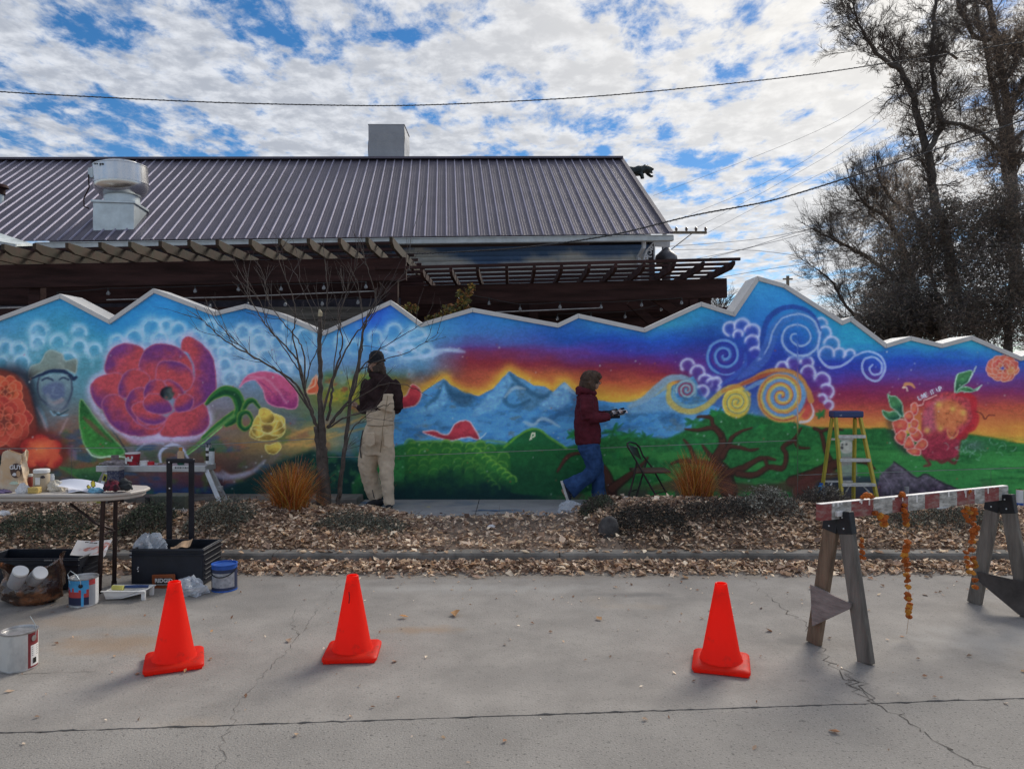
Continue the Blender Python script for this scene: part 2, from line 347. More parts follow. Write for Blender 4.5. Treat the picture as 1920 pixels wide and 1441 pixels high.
def spiral(cx, cy, r0, r1, turns, a_end, w, col, soft=1.6, al=.9, cw=1, sq=1.):
    n = int(26*turns)+8; t = np.linspace(0, 1, n); th = np.radians(a_end)+cw*2*np.pi*turns*(t-1); r = r0+(r1-r0)*t
    stroke(np.stack([cx+r*np.cos(th), cy-r*np.sin(th)*sq], 1), w, col, soft, al, smooth=False)
rg = np.random.RandomState(11)
WH = (200,220,240)
# murky underpainting on the left half
n1 = fbm(GX, GY, 40, 12, 4, 22); n2 = fbm(GX, GY, 55, 23, 4, 20); lm = sst(780, 560, GX)*sst(750, 820, GY)
for nn, c, t0 in ((n1, (150,85,60), .56), (n2, (25,75,125), .57), (fbm(GX, GY, 30, 41), (70,110,50), .6), (fbm(GX, GY, 34, 47), (150,120,145), .63)):
    put((slice(None), slice(None)), lm*sst(t0-.04, t0+.16, nn)*.5, c)
# soap-bubble clouds
for cx, cy, r in [(10,650,13),(35,655,14),(73,622,17),(148,622,13),(148,650,14),(176,656,13),(28,705,15),(5,680,12),(40,680,15),(110,640,14),(128,675,16),(70,640,12),
    (219,640,12),(253,634,17),(284,616,20),(312,610,12),(300,636,15),(334,620,15),(336,640,13),(368,630,12),(394,612,12),(396,640,11),(428,634,13),(405,660,12),(422,683,12),(418,660,9),
    (456,622,14),(483,624,13),(487,642,15),(458,648,12),(432,708,14),(450,690,12),(472,664,12),(500,668,14),(520,640,13),(572,634,18),(545,655,12),(560,690,14),(530,690,12),(468,690,11),(508,700,12),(440,655,10),(540,612,9),
    (738,622,15),(782,632,19),(704,632,12),(765,662,12),(735,655,10),(800,660,12),(640,640,12),(665,650,13)]:
    ring(cx, cy, r*1.1, r*.42, (165,205,225), .36); ring(cx, cy, r*.95, 4.4, (185,216,234), .42, a0=rg.uniform(-50, 10), a1=rg.uniform(170, 240), inner=(84,158,198), ia=.35)
    ring(cx+rg.uniform(-3, 3), cy+rg.uniform(-2, 3), r*.92, 1.6, (215,235,245), .34, a0=rg.uniform(-40, 20), a1=rg.uniform(120, 220))
m = sst(.5, .75, fbm(GX, GY, 34, 71))*sst(590, 630, GY)*sst(740, 700, GY)*sst(860, 760, GX); put((slice(None), slice(None)), m*.4, (190,215,235))
for q in (Z2((1140,400),(1250,420),(1330,380),(1430,440),(1560,400),(1640,400)), Z2((1150,330),(1200,360),(1290,340),(1380,330),(1440,300)), Z3((0,450),(120,440),(200,400),(330,400),(380,410))): stroke(q, [4,8,3,7,2], (190,215,240), 3.5, .55)
# ghost portrait with brimmed hat
fill(Z8((390,400),(420,600),(560,700),(700,680),(745,560),(730,370),(560,330)), (125,145,150), 3.5, .8, shade=(85,100,115), dirv=(.3,1))
fill(Z8((440,480),(470,560),(560,600),(660,570),(660,450),(560,420)), (84,94,130), 5, .75)
fill(Z8((300,380),(320,260),(420,220),(470,120),(540,90),(640,130),(680,200),(790,180),(800,260),(780,330),(700,300),(560,290),(420,330)), (138,146,132), 3, .85, shade=(115,112,95), dirv=(.3,1), rim=(170,180,170))
stroke(Z8((330,380),(420,350),(520,310),(650,310),(720,350),(760,385),(795,370)), [2,5,7,6,9,5], (34,50,78), 1.8)
stroke(Z8((410,370),(390,470),(420,590),(540,680),(640,700),(700,640),(745,520),(740,380)), 2.8, (60,72,92), 2, .75)
stroke(Z8((440,400),(490,380),(550,405)), 3, (42,56,82), 1.4, .9); stroke(Z8((615,395),(660,378),(710,400)), 3, (42,56,82), 1.4, .9)
stroke(Z8((470,360),(540,350)), 1.5, (150,180,190), 1.4, .6); stroke(Z8((640,350),(700,350)), 1.5, (150,180,190), 1.4, .6)
fill(Z8((500,610),(560,620),(640,590),(670,605),(640,640),(560,655)), (170,145,145), 3, .6); stroke(Z8((560,480),(545,540),(600,560)), 2, (120,135,150), 2.5, .6); stroke(Z8((500,560),(520,640),(600,690),(680,640)), [6,9,10,6], (150,155,160), 4, .45)
stroke(Z8((520,720),(560,770),(600,735),(640,770),(700,760)), 2, (130,165,180), 1.2); stroke(Z8((560,730),(620,760),(710,710)), 2, (40,70,80), 1.2)
stroke(Z8((220,200),(210,330),(330,580),(430,740),(480,880)), [2,5,6,5,4], (120,175,200), 5, .5)
stroke(Z8((380,690),(440,800),(490,930)), 2, (200,170,170), 3, .6); stroke(Z8((700,800),(650,900),(620,960)), 2, (190,160,160), 3, .5)
# orange marigolds far left
def flower(cx, cy, R, n, lay, c1, c2, rim, sq=1., seed=1, rimw=.9, ral=.8):
    r_ = np.random.RandomState(seed)
    for k in range(lay):
        rr = R*(1-k/lay*.85); m_ = max(int(n*(1-k/lay*.6)), 4); o = r_.uniform(0, 6.28)
        for i in range(m_):
            a = o+i*6.283/m_+r_.uniform(-.12, .12); pr = rr*.36; px = cx+math.cos(a)*rr*.68; py = cy+math.sin(a)*rr*.68*sq
            pts = [(px+math.cos(b)*pr*r_.uniform(.85, 1.15), py+math.sin(b)*pr*r_.uniform(.85, 1.15)) for b in np.linspace(0, 5.5, 7)]
            t = r_.uniform(0, 1); col = [c1[j]*t+c2[j]*(1-t) for j in range(3)]
            fill(pts, col, 1.5, .95, shade=[v*.68 for v in col], dirv=(-math.cos(a), -math.sin(a)), bias=-.1, rim=rim if rim else None, rimw=rimw)
glow([(-20,720),(40,700),(60,760),(50,850),(0,860)], (30,25,35), 16, .8)
fill([(-60,700),(30,702),(62,760),(58,830),(-60,850)], (120,50,40), 5)
flower(10, 735, 34, 8, 3, (215,95,50), (190,60,35), (225,130,90), .85, 3)
flower(8, 790, 50, 9, 4, (205,80,50), (175,50,40), (215,110,80), .95, 4)
flower(-110, 770, 60, 9, 4, (205,80,50), (175,50,40), (215,110,80), .95, 9)
glow([(30,845),(75,815),(120,845),(75,875)], (120,30,25), 14, .7)
for a, b in (((50,838),(58,830)),((40,850),(30,5))): pass
for cx, cy, rx, ry in ((57,836,19,15),(98,838,18,14),(75,828,18,14),(56,862,17,15),(100,862,17,15),(78,858,15,17)):
    fill([(cx+rx*math.cos(t), cy+ry*math.sin(t)) for t in np.linspace(0, 5.6, 8)], (222,85,45), 2.5, .95, shade=(170,35,30), dirv=(cx-76, cy-846), bias=.1)
put(*(lambda sl: (sl, .7*np.exp(-((GX[sl]-76)**2+(GY[sl]-842)**2*1.6)/160)))(bbox(np.array([(50, 820), (105, 870)]), 4)), (240,130,60))
# green leaves bottom-left
fill(Z8((850,600),(1000,800),(1150,980),(1250,1080),(1300,1150),(1200,1200),(1000,1180),(880,1080),(830,900),(820,700)), (60,135,55), 1.8, shade=(25,75,40), dirv=(.5,-.8), rim=(130,175,110), streak=.5)
fill(Z8((860,780),(950,830),(1120,1000),(1160,1040),(1050,980),(930,880)), (110,80,60), 3, .8)
stroke(Z8((900,1110),(960,1180),(1060,1205),(1150,1190),(1300,1200)), 2.2, (190,215,180), 1.2)
fill(Z8((620,1300),(800,1320),(1000,1300),(1100,1340),(1060,1440),(900,1460),(760,1400)), (60,110,60), 2.5, .9, shade=(35,80,50), dirv=(0,1), streak=.4)
stroke(Z8((620,1300),(760,1390),(860,1450)), 1.5, (90,120,60), 1.2, .8)
stroke([(197,790),(215,812),(233,838),(240,850)], 2.4, (50,60,60), 1.2)
stroke(Z1((1040,1140),(1030,1060),(1090,1010),(1160,1020),(1210,1090)), [3,5,5,4,3], (195,200,225), 2., .85); stroke(Z1((880,1040),(960,990),(1050,1000)), 3, (160,180,200), 2.5, .6)
stroke(Z1((700,840),(860,980),(1000,970),(1200,960),(1330,930)), [5,9,9,8,4], (200,150,185), 6, .75)
# big rose
rose_out = Z1((600,600),(680,545),(700,420),(800,350),(930,390),(1060,355),(1170,400),(1180,325),(1240,315),(1370,450),(1390,600),(1310,745),(1345,850),(1250,950),(1060,960),(880,950),(700,870),(590,720))
glow(rose_out, (200,190,220), 9, .75, n0=.4)
R1, R2, RM = (184,66,74), (112,54,116), (178,96,124)
for pts, dv, bs in (
 (Z1((680,545),(690,440),(740,375),(820,355),(900,375),(925,410),(905,480),(880,560),(780,570)), (-.9,-.6), -.05),
 (Z1((895,480),(930,400),(1000,360),(1100,365),(1170,400),(1230,480),(1240,600),(1190,660),(1060,600),(970,600),(905,540)), (-.3,-1), .1),
 (Z1((1030,940),(1060,850),(1130,790),(1230,770),(1310,745),(1345,830),(1330,900),(1260,945),(1110,955)), (.7,.5), .3),
 (Z1((1165,390),(1180,325),(1230,315),(1310,370),(1370,450),(1392,580),(1380,680),(1310,740),(1200,790),(1180,700),(1245,600),(1245,500),(1210,420)), (1,.1), -.05),
 (Z1((580,660),(600,600),(660,560),(770,545),(800,600),(770,690),(690,780),(620,750)), (-.6,.8), .15),
 (Z1((760,640),(790,560),(850,520),(930,540),(965,590),(900,680),(820,710),(770,695)), (-.9,-.1), .15),
 (Z1((655,740),(690,690),(770,690),(850,780),(950,870),(1060,850),(1020,930),(900,952),(790,930),(710,870),(670,800)), (-.8,.5), -.1),
 (Z1((1000,560),(1020,480),(1100,465),(1190,490),(1245,560),(1230,640),(1180,660),(1100,590),(1010,610)), (.3,-.8), .25),
 (Z1((805,740),(850,655),(930,640),(960,720),(880,830),(940,880),(1080,830),(1000,905),(900,880),(830,810)), (-.8,.1), .0),
 (Z1((845,770),(900,730),(960,740),(1010,800),(1070,840),(1000,880),(900,850)), (.0,.9), .2),
 (Z1((925,660),(960,600),(1040,590),(1070,640),(1030,700),(940,720)), (-.9,-.4), .1),
 (Z1((920,730),(960,680),(1040,690),(1112,780),(1030,812),(940,785)), (.2,.6), -.3),
 (Z1((1060,600),(1110,595),(1170,640),(1182,690),(1120,710),(1080,640)), (.6,-.6), .1),
 (Z1((1120,740),(1150,690),(1200,680),(1245,710),(1235,770),(1180,797),(1130,790)), (.3,.6), -.2)):
    fill(pts, R1, 1.1, 1, shade=R2, dirv=dv, bias=bs+.02, rim=RM, rimw=1.3, streak=.22, edge=.25)
fill([(314+13*math.cos(t)*(1+.2*math.sin(5*t)), 737+13*math.sin(t)) for t in np.linspace(0, 6, 9)], (70,80,75), 2, .95, shade=(20,25,35), dirv=(-.6,-.3), streak=1.)
# pink petal, curled green leaf, yellow rose
fill(Z2((235,640),(290,560),(400,535),(500,560),(580,620),(612,690),(600,770),(520,770),(420,740),(380,640),(330,590),(270,610)), (205,85,125), 1.5, 1, shade=(150,50,110), dirv=(.1,1), bias=.15, rim=(225,140,170), streak=.25)
stroke(Z2((370,600),(430,650),(470,700)), 2, (160,60,120), 2, .7); stroke(Z2((300,570),(400,580),(470,640),(540,740)), 2.5, (235,160,185), 3, .5)
for q, w in ((Z2((0,960),(60,910),(120,860),(200,800)), [3,6,8,7]), (Z2((20,745),(80,690),(150,660),(215,690),(240,770),(210,840),(150,880)), [3,12,18,20,18,13,6]), (Z2((260,780),(290,730),(330,725),(365,770)), [5,8,7,4]), (Z2((320,850),(290,800),(245,810),(235,870),(270,905),(310,880),(320,840)), [4,6,8,8,7,5,3])):
    stroke(q, [v+2.5 for v in w], (150,170,70), 1.2, .9); stroke(q, w, (45,110,50), 1.5)
    stroke([(a+1, b+2) for a, b in q], [v*.4 for v in w], (18,65,42), 2.5, .8)
stroke(Z1((1200,1060),(1320,960),(1420,880),(1500,820)), [2,3,5,6], (90,140,70), 2, .9); stroke(Z1((1210,1070),(1330,975),(1430,890)), 1.4, (130,200,110), 1)
yel = (200,165,60)
for pts, dv in ((Z2((300,940),(320,880),(350,820),(420,800),(520,830),(530,900),(510,950),(430,980),(350,975)), (0,1)), (Z2((310,900),(370,880),(400,930),(350,960)), (-1,.2)),
  (Z2((440,880),(500,850),(530,910),(480,950),(420,930)), (1,.2)), (Z2((370,850),(430,870),(480,850),(450,920),(390,930)), (0,.8)), (Z2((365,780),(400,770),(450,800),(465,840),(440,870),(390,870),(365,830)), (.4,.6)), (Z2((400,1010),(440,1005),(490,990),(503,1030),(470,1065),(420,1060)), (0,.7))):
    fill(pts, (212,180,70), 1.2, 1, shade=(140,110,45), dirv=dv, bias=.1, rim=(225,215,130), rimw=.9, streak=.3)
fill(Z2((385,885),(415,878),(450,888),(435,912),(400,908)), (110,82,52), 3, .8)
stroke(Z2((310,900),(370,915),(430,935),(500,900),(528,870)), 1.3, (228,215,140), 1, .8); stroke(Z2((345,960),(420,940),(490,950)), 1.2, (225,210,130), 1, .7); stroke(Z2((440,800),(500,830),(520,900)), 1.2, (228,215,140), 1, .7)
stroke(Z1((1430,1180),(1500,1210),(1600,1185)), 4, (170,165,190), 4, .5); stroke(Z2((60,1190),(170,1215),(300,1190),(400,1110)), [6,9,7,2], (165,165,190), 4.5, .6)
fill(Z2((-40,1370),(140,1290),(280,1230),(480,1120),(700,1040),(1060,1130),(1060,1380)), (14,48,46), 7, .95, smooth=False)
m = sst(.5, .7, fbm(GX, GY, 12, 83))*sst(560, 600, GX)*sst(745, 700, GX)*sst(838, 858, GY)*sst(925, 890, GY); put((slice(None), slice(None)), m*.7, (45,100,60))
# autumn woods behind the tree, orange butterfly wing
m = sst(588, 620, GX)*sst(770, 730, GX)*sst(690, 705, GY)*sst(790, 760, GY)
for sc, c, t in ((22,(75,110,55),.48), (20,(175,160,50),.56), (17,(150,80,50),.6)): put((slice(None), slice(None)), m*sst(t, t+.16, fbm(GX, GY, sc, int(sc)*7))*.75, c)
fill(Z2((670,670),(690,620),(730,560),(745,600),(755,660),(715,680)), (210,90,50), 1.2, rim=(230,190,150)); stroke(Z2((670,650),(720,625),(730,570)), 1.3, (235,200,160))
for q in (Z2((540,960),(700,900),(900,880),(1040,830)), Z2((530,1000),(700,1010),(820,960),(1040,900)), Z2((560,1020),(720,960),(860,930))): stroke(q, [3,7,4,2], (195,150,75), 3, .6)
# blue mountains under the sunset
mt = [(700,812),(742,770),(788,738),(812,722),(832,710),(846,722),(868,735),(898,742),(925,728),(942,708),(956,696),(972,706),(985,712),(1000,722),(1020,724),(1037,735),(1048,724),(1058,716),(1072,730),(1090,742),(1120,750),(1150,754),(1190,753),(1230,742),(1262,722),(1300,705),(1330,760),(1520,800),(1520,850),(742,850),(735,835),(715,822)]
glow(mt[:25], (232,178,45), 13, .85, closed=False, n0=.3)
fill(mt, (78,152,202), 1.6, smooth=False); 
slm = bbox(np.array(mt, float), 0); sl, sd, X, Y = polysd(np.array(mt, float)); ins = sst(-1, 2, sd)
for sx, sy, c, t, al, sk in ((50,26,(45,95,140),.50,.65,.6), (40,22,(120,160,190),.58,.5,-.6), (26,16,(35,80,125),.57,.45,.6), (30,14,(95,115,125),.6,.6,-.5), (18,9,(50,130,195),.55,.5,.2)):
    put(sl, ins*al*sst(t, t+.2, fbm(X+Y*sk*2, Y-X*sk*.35, sx, int(sx*3), 4, sy)), c)
for pts, c in ((Z3((250,590),(210,680),(120,760),(60,800),(180,800),(270,720)), (120,180,215)), (Z3((665,540),(620,610),(520,700),(440,800),(560,790),(640,700),(690,620)), (125,180,212)), (Z3((1020,605),(960,660),(860,760),(980,780),(1060,720),(1060,650)), (130,180,212)), (Z3((260,600),(330,650),(440,690),(400,760),(300,720)), (55,95,120)), (Z3((690,560),(790,640),(920,690),(800,790),(720,700)), (75,115,140)), (Z3((1050,640),(1120,700),(1200,770),(1100,780)), (70,110,150))): fill(pts, c, 5, .6, streak=.6)
for q in (Z3((250,600),(300,680),(420,700)), Z3((670,550),(760,640),(880,700),(940,660)), Z3((690,620),(640,720),(700,760),(800,720)), Z3((240,610),(200,700),(130,760))): stroke(q, [3,7,6,3], (35,80,110), 4, .6)
for q in (Z3((640,700),(700,640),(770,650)), Z3((1010,625),(1040,640),(1090,680)), Z3((850,850),(900,840),(990,890)), Z3((760,860),(820,880),(860,850))): stroke(q, [2,6,5,2], (185,205,215), 3, .6)
fill(Z4((0,870),(100,840),(220,760),(260,730),(240,850),(330,930),(200,930),(0,940)), (120,165,195), 5, .7)
# red paprika-like petals
fill(Z3((-80,760),(-75,700),(0,690),(40,620),(90,640),(105,690),(70,750),(0,770)), (190,50,60), 1.2, shade=(150,30,50), rim=(225,190,170), rimw=1., streak=.2)
fill(Z3((110,925),(180,915),(270,940),(320,870),(370,850),(420,865),(480,970),(400,960),(300,980),(220,965)), (185,50,65), 1.2, shade=(150,35,55), rim=(225,215,215), rimw=1.1, streak=.2)
stroke(Z3((480,970),(520,930)), 1.2, (190,210,225)); stroke(Z3((480,965),(488,990)), 1, (200,215,225))
# green country
gl = [(660,905),(700,858),(745,834),(800,826),(900,830),(960,832),(1060,838),(1100,828),(1150,815),(1250,822),(1300,800),(1340,770),(1400,775),(1480,790),(1520,800),(1600,803),(1660,802),(1700,812),(1790,810),(1850,818),(1920,832),(2090,850),(2090,960),(660,960)]
fill(gl, (38,106,52), 3.5, smooth=False, streak=.5)
put((slice(None), slice(None)), sst(760, 800, GX)*sst(832, 850, GY)*sst(.45, .62, fbm(GX, GY, 60, 301, 4, 12))*.6, (62,142,62))
put((slice(None), slice(None)), sst(1480, 1560, GX)*sst(812, 835, GY)*sst(.42, .6, fbm(GX, GY, 90, 309, 4, 10))*.65, (60,142,66))
put((slice(None), slice(None)), sst(640, 700, GX)*sst(1100, 980, GX)*sst(885, 925, GY)*.9, (10,32,40))
put((slice(None), slice(None)), sst(1010, 1080, GX)*sst(890, 930, GY)*sst(.42, .6, fbm(GX, GY, 40, 311))*.8, (75,62,58))
fill(Z3((640,1020),(740,940),(810,905),(870,915),(930,960),(1040,1030),(1200,1060),(1200,1300),(640,1300)), (28,98,48), 1.5, .95, shade=(20,70,42), dirv=(0,1), streak=.3)
stroke(Z3((640,1020),(740,940),(810,905),(870,915),(930,960),(1040,1030)), 3, (100,160,45), 2, .9)
stroke(Z3((805,970),(815,930),(832,934),(828,952),(810,955)), 2.2, (225,225,190), .8, smooth=False); stroke(Z3((800,972),(812,968)), 1.4, (225,225,190), .8, smooth=False)
for q, m_ in (((1075,815),16), ((1150,808),24), ((1180,815),20), ((1210,822),18), ((1105,825),14), ((1160,850),16), ((1300,790),20), ((1345,775),20), ((1310,830),24), ((1275,835),18), ((1540,775),13), ((1480,800),15), ((1420,800),18)):
    for k in range(13):
        a = rg.uniform(0, 6.28); L = m_*rg.uniform(.5, 1.1); stroke([q, (q[0]+math.cos(a)*L*.6, q[1]+math.sin(a)*L*.4), (q[0]+math.cos(a)*L, q[1]+math.sin(a)*L*.8)], [3,5,1], (36,rg.randint(95,135),58), 1.4, .6)
# rounded hedges
for k in range(9):
    cx = 772+k*21.5; top = 826+(k % 3)*3+max(0, k-6)*9
    fill([(cx-12,935),(cx-13,860),(cx-9,top+4),(cx,top-2),(cx+9,top+4),(cx+13,860),(cx+12,935)], (40,105,42), 2, .8, shade=(10,42,42), dirv=(0,1), bias=.02)
    for j in range(4):
        ring(cx+rg.uniform(-4, 4), top+8+j*15+rg.uniform(-3, 3), 10+rg.uniform(-2, 2), 1.3, (120,170,60), .62-.11*j, 0, 170, inner=(52,118,46), ia=.5-.1*j)
for k in range(8):
    ring(893+k*9.5, 848+k*7.5, 9, 1.4, (125,180,60), .7, -20, 150, inner=(46,120,48), ia=.5)
    ring(880+k*7, 862+k*7.5, 8, 1.4, (90,150,55), .4, -20, 150)
stroke([(770,829),(820,826),(880,830),(920,826),(950,830)], 3, (110,160,60), 2, .6)
# brown twisting tree
BR, BR2 = (82,48,38), (50,34,30)
for q, w in ((Z4((640,1441),(610,1330),(560,1250),(600,1150),(590,1080),(540,1020),(520,970),(440,965)), [34,30,22,17,13,9,7,4]),
  (Z4((590,1090),(540,1040),(440,1050),(360,1045)), [10,8,7,3]), (Z4((640,1160),(660,1100),(720,1060),(790,1035)), [9,7,5,2]), (Z4((600,1220),(640,1160),(700,1160),(780,1180),(830,1170)), [13,9,8,6,3]),
  (Z4((620,1330),(720,1300),(790,1260),(860,1230),(940,1240)), [16,14,11,9,4]), (Z4((700,1330),(800,1340),(900,1290),(990,1290),(1010,1210),(990,1160),(1060,1110),(1105,1040)), [14,12,11,10,9,9,7,3]),
  (Z4((560,1250),(500,1190),(470,1150)), [11,8,4]), (Z4((590,1300),(480,1260),(330,1250),(270,1270)), [13,10,7,3]), (Z4((420,1230),(390,1160),(350,1110)), [9,7,3]), (Z4((870,1230),(900,1290),(980,1310)), [7,6,3]), (Z4((1060,1110),(1090,1160),(1160,1165)), [6,6,3]),
  (Z4((1190,1040),(1230,1060),(1250,1130),(1270,1200),(1310,1280)), [5,7,8,10,14]), (Z4((1240,1060),(1290,1040),(1370,1050)), [6,5,3]), (Z4((1040,1380),(1180,1340),(1280,1290),(1380,1250),(1500,1250),(1580,1300)), [20,24,22,16,9,3]),
  (Z3((1250,1441),(1320,1340),(1290,1180),(1230,1110)), [40,26,14,4]), (Z3((1330,1290),(1420,1220),(1500,1160),(1560,1090)), [20,14,9,3]), (Z3((1150,1060),(1050,1080),(980,1180)), [5,8,3])):
    stroke(q, w, BR2, 2., .85); stroke([(a-.6, b-.8) for a, b in q], [v*.62 for v in w], BR, 2., .9)
fill(Z4((180,1441),(240,1380),(420,1350),(700,1390),(900,1400),(1100,1360),(1180,1441)), (85,55,45), 5, .7)
fill([(1495,935),(1500,900),(1530,888),(1560,880),(1600,900),(1640,905),(1640,935)], (95,50,45), 4, .8)
# sky spirals
def puff(pts, ins, col=(200,205,238)):
    for cx, cy, r, a in pts: ring(cx, cy, r*.93, 4.2, col, .35, a-25, a+205, inner=ins, ia=.55); ring(cx, cy, r, 2.1, col, .85, a-10, a+190)
def Zc(Z, l): return [(*Z((a, b))[0], r/3.431, d) for a, b, r, d in l]
puff(Zc(Z4, [(650,400,45,60),(725,385,50,0),(790,420,50,-30),(790,490,48,-30),(810,560,42,-60),(700,440,30,0)]), (60,60,165))
puff(Zc(Z4, [(375,635,42,20),(440,680,45,-10),(490,740,48,-40),(540,760,45,-50),(470,800,38,-60),(560,740,30,-60)]), (80,60,150))
puff(Zc(Z4, [(985,650,40,40),(1060,620,45,20),(1140,615,42,-20),(1150,680,45,-20),(1240,730,50,-30),(1270,800,45,-60),(1240,850,30,-60),(1280,890,30,-60)]), (110,60,150))
puff(Zc(Z4, [(1235,365,35,0),(1255,425,42,-30),(1300,500,50,-30),(1270,560,48,-10),(1350,560,36,-30),(1420,560,30,0)]), (50,110,185))
stroke(Z4((850,580),(860,430),(900,330),(980,270),(1080,260),(1180,310),(1225,400)), [4,9,10,9,8,6,4], (30,70,155), 2.5, .9)
stroke(Z4((700,720),(800,650),(870,570),(910,470),(950,380),(1020,330),(1100,310),(1180,350),(1222,430),(1225,470),(1180,550),(1100,580),(1030,560),(990,480),(1010,410),(1070,375),(1130,390),(1165,440),(1140,500),(1090,500),(1060,460)), [4,18,22,20,18,16,14,13,12,12,11,10,9,8,7,7,6,6,5,4,3], (70,110,180), 2.5, .55)
stroke(Z4((870,560),(905,480),(930,400),(990,330),(1090,305),(1180,340),(1222,430),(1215,500),(1160,560),(1080,570),(1010,530),(985,470),(1005,400),(1070,372),(1135,390),(1165,450),(1140,500),(1080,505),(1040,470),(1045,435),(1075,430)), [1,2.5,2.5,2,3,3,3,3,3.5,3.5,3.5,3.5,3,3,2.5,2.5,3,3,3,3,2], (165,190,225), 1.2, .8)
stroke(Z4((1228,420),(1212,520),(1230,600),(1290,645),(1380,630),(1460,570),(1540,545),(1620,580),(1645,660),(1600,730),(1540,720),(1500,670),(1510,600),(1570,580),(1620,620),(1620,680),(1570,690),(1545,655),(1565,630)), [3,3,4,4.5,4,3,3,3.5,4,4,4,3.5,3.5,3,3.5,3.5,3,3,2], (170,190,232), 1.4, .85)
for c, col, w in (((612,570),(35,45,150),14), ((612,570),(70,120,190),9)):
    (cx, cy), = Z4(c); spiral(cx, cy, 3 if w > 10 else 5, 33 if w > 10 else 35, 2.1, 250, w*.55, col, 2, .9)
(cx, cy), = Z4((612,570)); spiral(cx, cy, 2, 37, 2.35, 300, 2.2, (120,165,215), 1.6, .7)
stroke(Z4((590,760),(680,700),(740,640),(745,560)), [3,9,8,4], (50,90,175), 2.5, .7)
# warm spirals
for q, w, c in ((Z4((0,900),(100,850),(180,780),(260,720),(360,715),(420,770),(420,830)), [5,12,14,12,8,6,4], (130,165,185)), (Z4((260,760),(255,850),(310,910),(400,930),(500,890),(600,800),(690,770),(770,820)), [6,10,11,10,10,9,7,5], (200,175,85)), (Z4((290,770),(290,840),(350,890),(430,890)), [3,5,5,4], (120,165,175))):
    stroke(q, w, c, 2.6, .9)
(cx, cy), = Z4((368,790)); spiral(cx, cy, 2, 18, 1.9, 190, 6, (110,160,180), 1.8); spiral(cx, cy, 3, 15, 1.8, 230, 3, (150,60,90), 1.4); spiral(cx, cy, 2, 20, 2., 200, 1.6, (190,195,190), 1.2, .7)
(cx, cy), = Z4((690,870))
fill([(cx+26*math.cos(t), cy+30*math.sin(t)) for t in np.linspace(0, 5.7, 9)], (205,175,60), 3)
spiral(cx, cy, 2, 24, 2.3, 60, 3, (125,150,120), 1.8, .8); spiral(cx, cy, 3, 27, 2.4, 240, 2.5, (235,205,90), 1.4, .8)
stroke(Z4((600,800),(760,740),(860,690),(960,670),(1060,690),(1130,770),(1170,860)), [4,8,10,11,12,12,10], (195,130,60), 2.6, .95)
stroke(Z4((720,760),(830,710),(950,690),(1050,720),(1110,790)), [3,7,8,8,7], (165,70,50), 2, .85)
(cx, cy), = Z4((980,830))
fill([(cx+46*math.cos(t), cy+44*math.sin(t)) for t in np.linspace(0, 5.7, 9)], (100,145,185), 3)
stroke(Z4((750,790),(850,740),(950,730),(1050,780),(1090,860)), [5,8,9,10,10], (110,150,190), 2.4, .85)
spiral(cx, cy, 2, 47, 2.9, 300, 5.2, (170,68,50), 2., .95); spiral(cx, cy, 4, 43, 2.7, 300, 4, (205,180,80), 2., .9); spiral(cx, cy, 2, 51, 2.9, 330, 2.4, (215,165,70), 2, .8)
stroke(Z4((1100,1000),(1150,990),(1185,940),(1170,880)), [5,4,3,1], (215,215,225), 2, .8); fill(Z4((1110,960),(1150,890),(1165,930),(1140,980)), (200,70,60), 3, .8)
# bear and rocks, right
fill([(1577,824),(1590,818),(1602,824),(1604,860),(1606,905),(1578,905),(1577,850)], (150,150,145), 3, .8); fill([(1574,832),(1582,826),(1596,828),(1600,842),(1590,850),(1577,846)], (180,178,165), 1.6)
for x, y, r in ((1579,839,2.4),(1579.5,833,1.2),(1587,832.5,1.4)): ring(x, y, .5, r, (20,20,25), 1)
fill([(1530,908),(1560,896),(1620,892),(1650,900),(1640,930),(1540,930)], (45,55,70), 4, .8)
fill([(1640,930),(1650,890),(1676,866),(1700,880),(1720,895),(1735,888),(1760,900),(1800,918),(1800,940),(1640,940)], (98,80,98), 2.5, .9, smooth=False, streak=.9, shade=(60,45,62), dirv=(.2,1))
stroke([(1676,865),(1700,882),(1718,896),(1736,888),(1765,904),(1800,918)], 2.2, (45,35,45), 1.4, .8); stroke([(1648,880),(1668,908),(1672,930)], 1, (150,140,150), 1, .6)
# right flowers
glow(Z7((300,850),(180,900),(240,1100),(360,1230)), (60,50,55), 9, .6, closed=False)
fill(Z7((860,570),(1060,600),(1130,700),(1150,850),(1100,980),(1000,1060),(960,1150),(920,1300),(720,1340),(560,1300),(500,1200),(520,1000),(540,800),(600,680),(740,590)), (180,62,70), 4, 1, shade=(150,40,60), dirv=(0,1), streak=.5)
fill(Z7((620,720),(700,640),(800,640),(760,800),(700,980),(580,1010),(540,900),(560,780)), (180,90,110), 6, .7, streak=.3)
fill(Z7((700,700),(860,660),(1000,740),(1040,880),(940,960),(900,1060),(840,1080),(820,980),(700,960),(680,820)), (205,120,60), 7, .85, streak=.6)
for a, b, s_ in ((590,1000,60), (740,980,60), (720,710,60), (880,760,50), (1000,800,60)): (cx, cy), = Z7((a, b)); put(*(lambda sl: (sl, .75*np.exp(-((GX[sl]-cx)**2+(GY[sl]-cy)**2)/(s_*.6))))(bbox(np.array([(cx-16, cy-14), (cx+16, cy+14)]), 2)), (225,185,80))
stroke(Z7((920,600),(1040,600),(1110,660),(1120,780),(1140,860),(1100,960),(1040,1000),(1000,1060),(930,1080)), [3,9,12,9,12,14,10,12,5], (180,20,35), 3, .75)
stroke(Z7((820,980),(830,1060),(880,1090),(920,1060),(940,1000)), 1.6, (225,150,90), 1.4, .8)
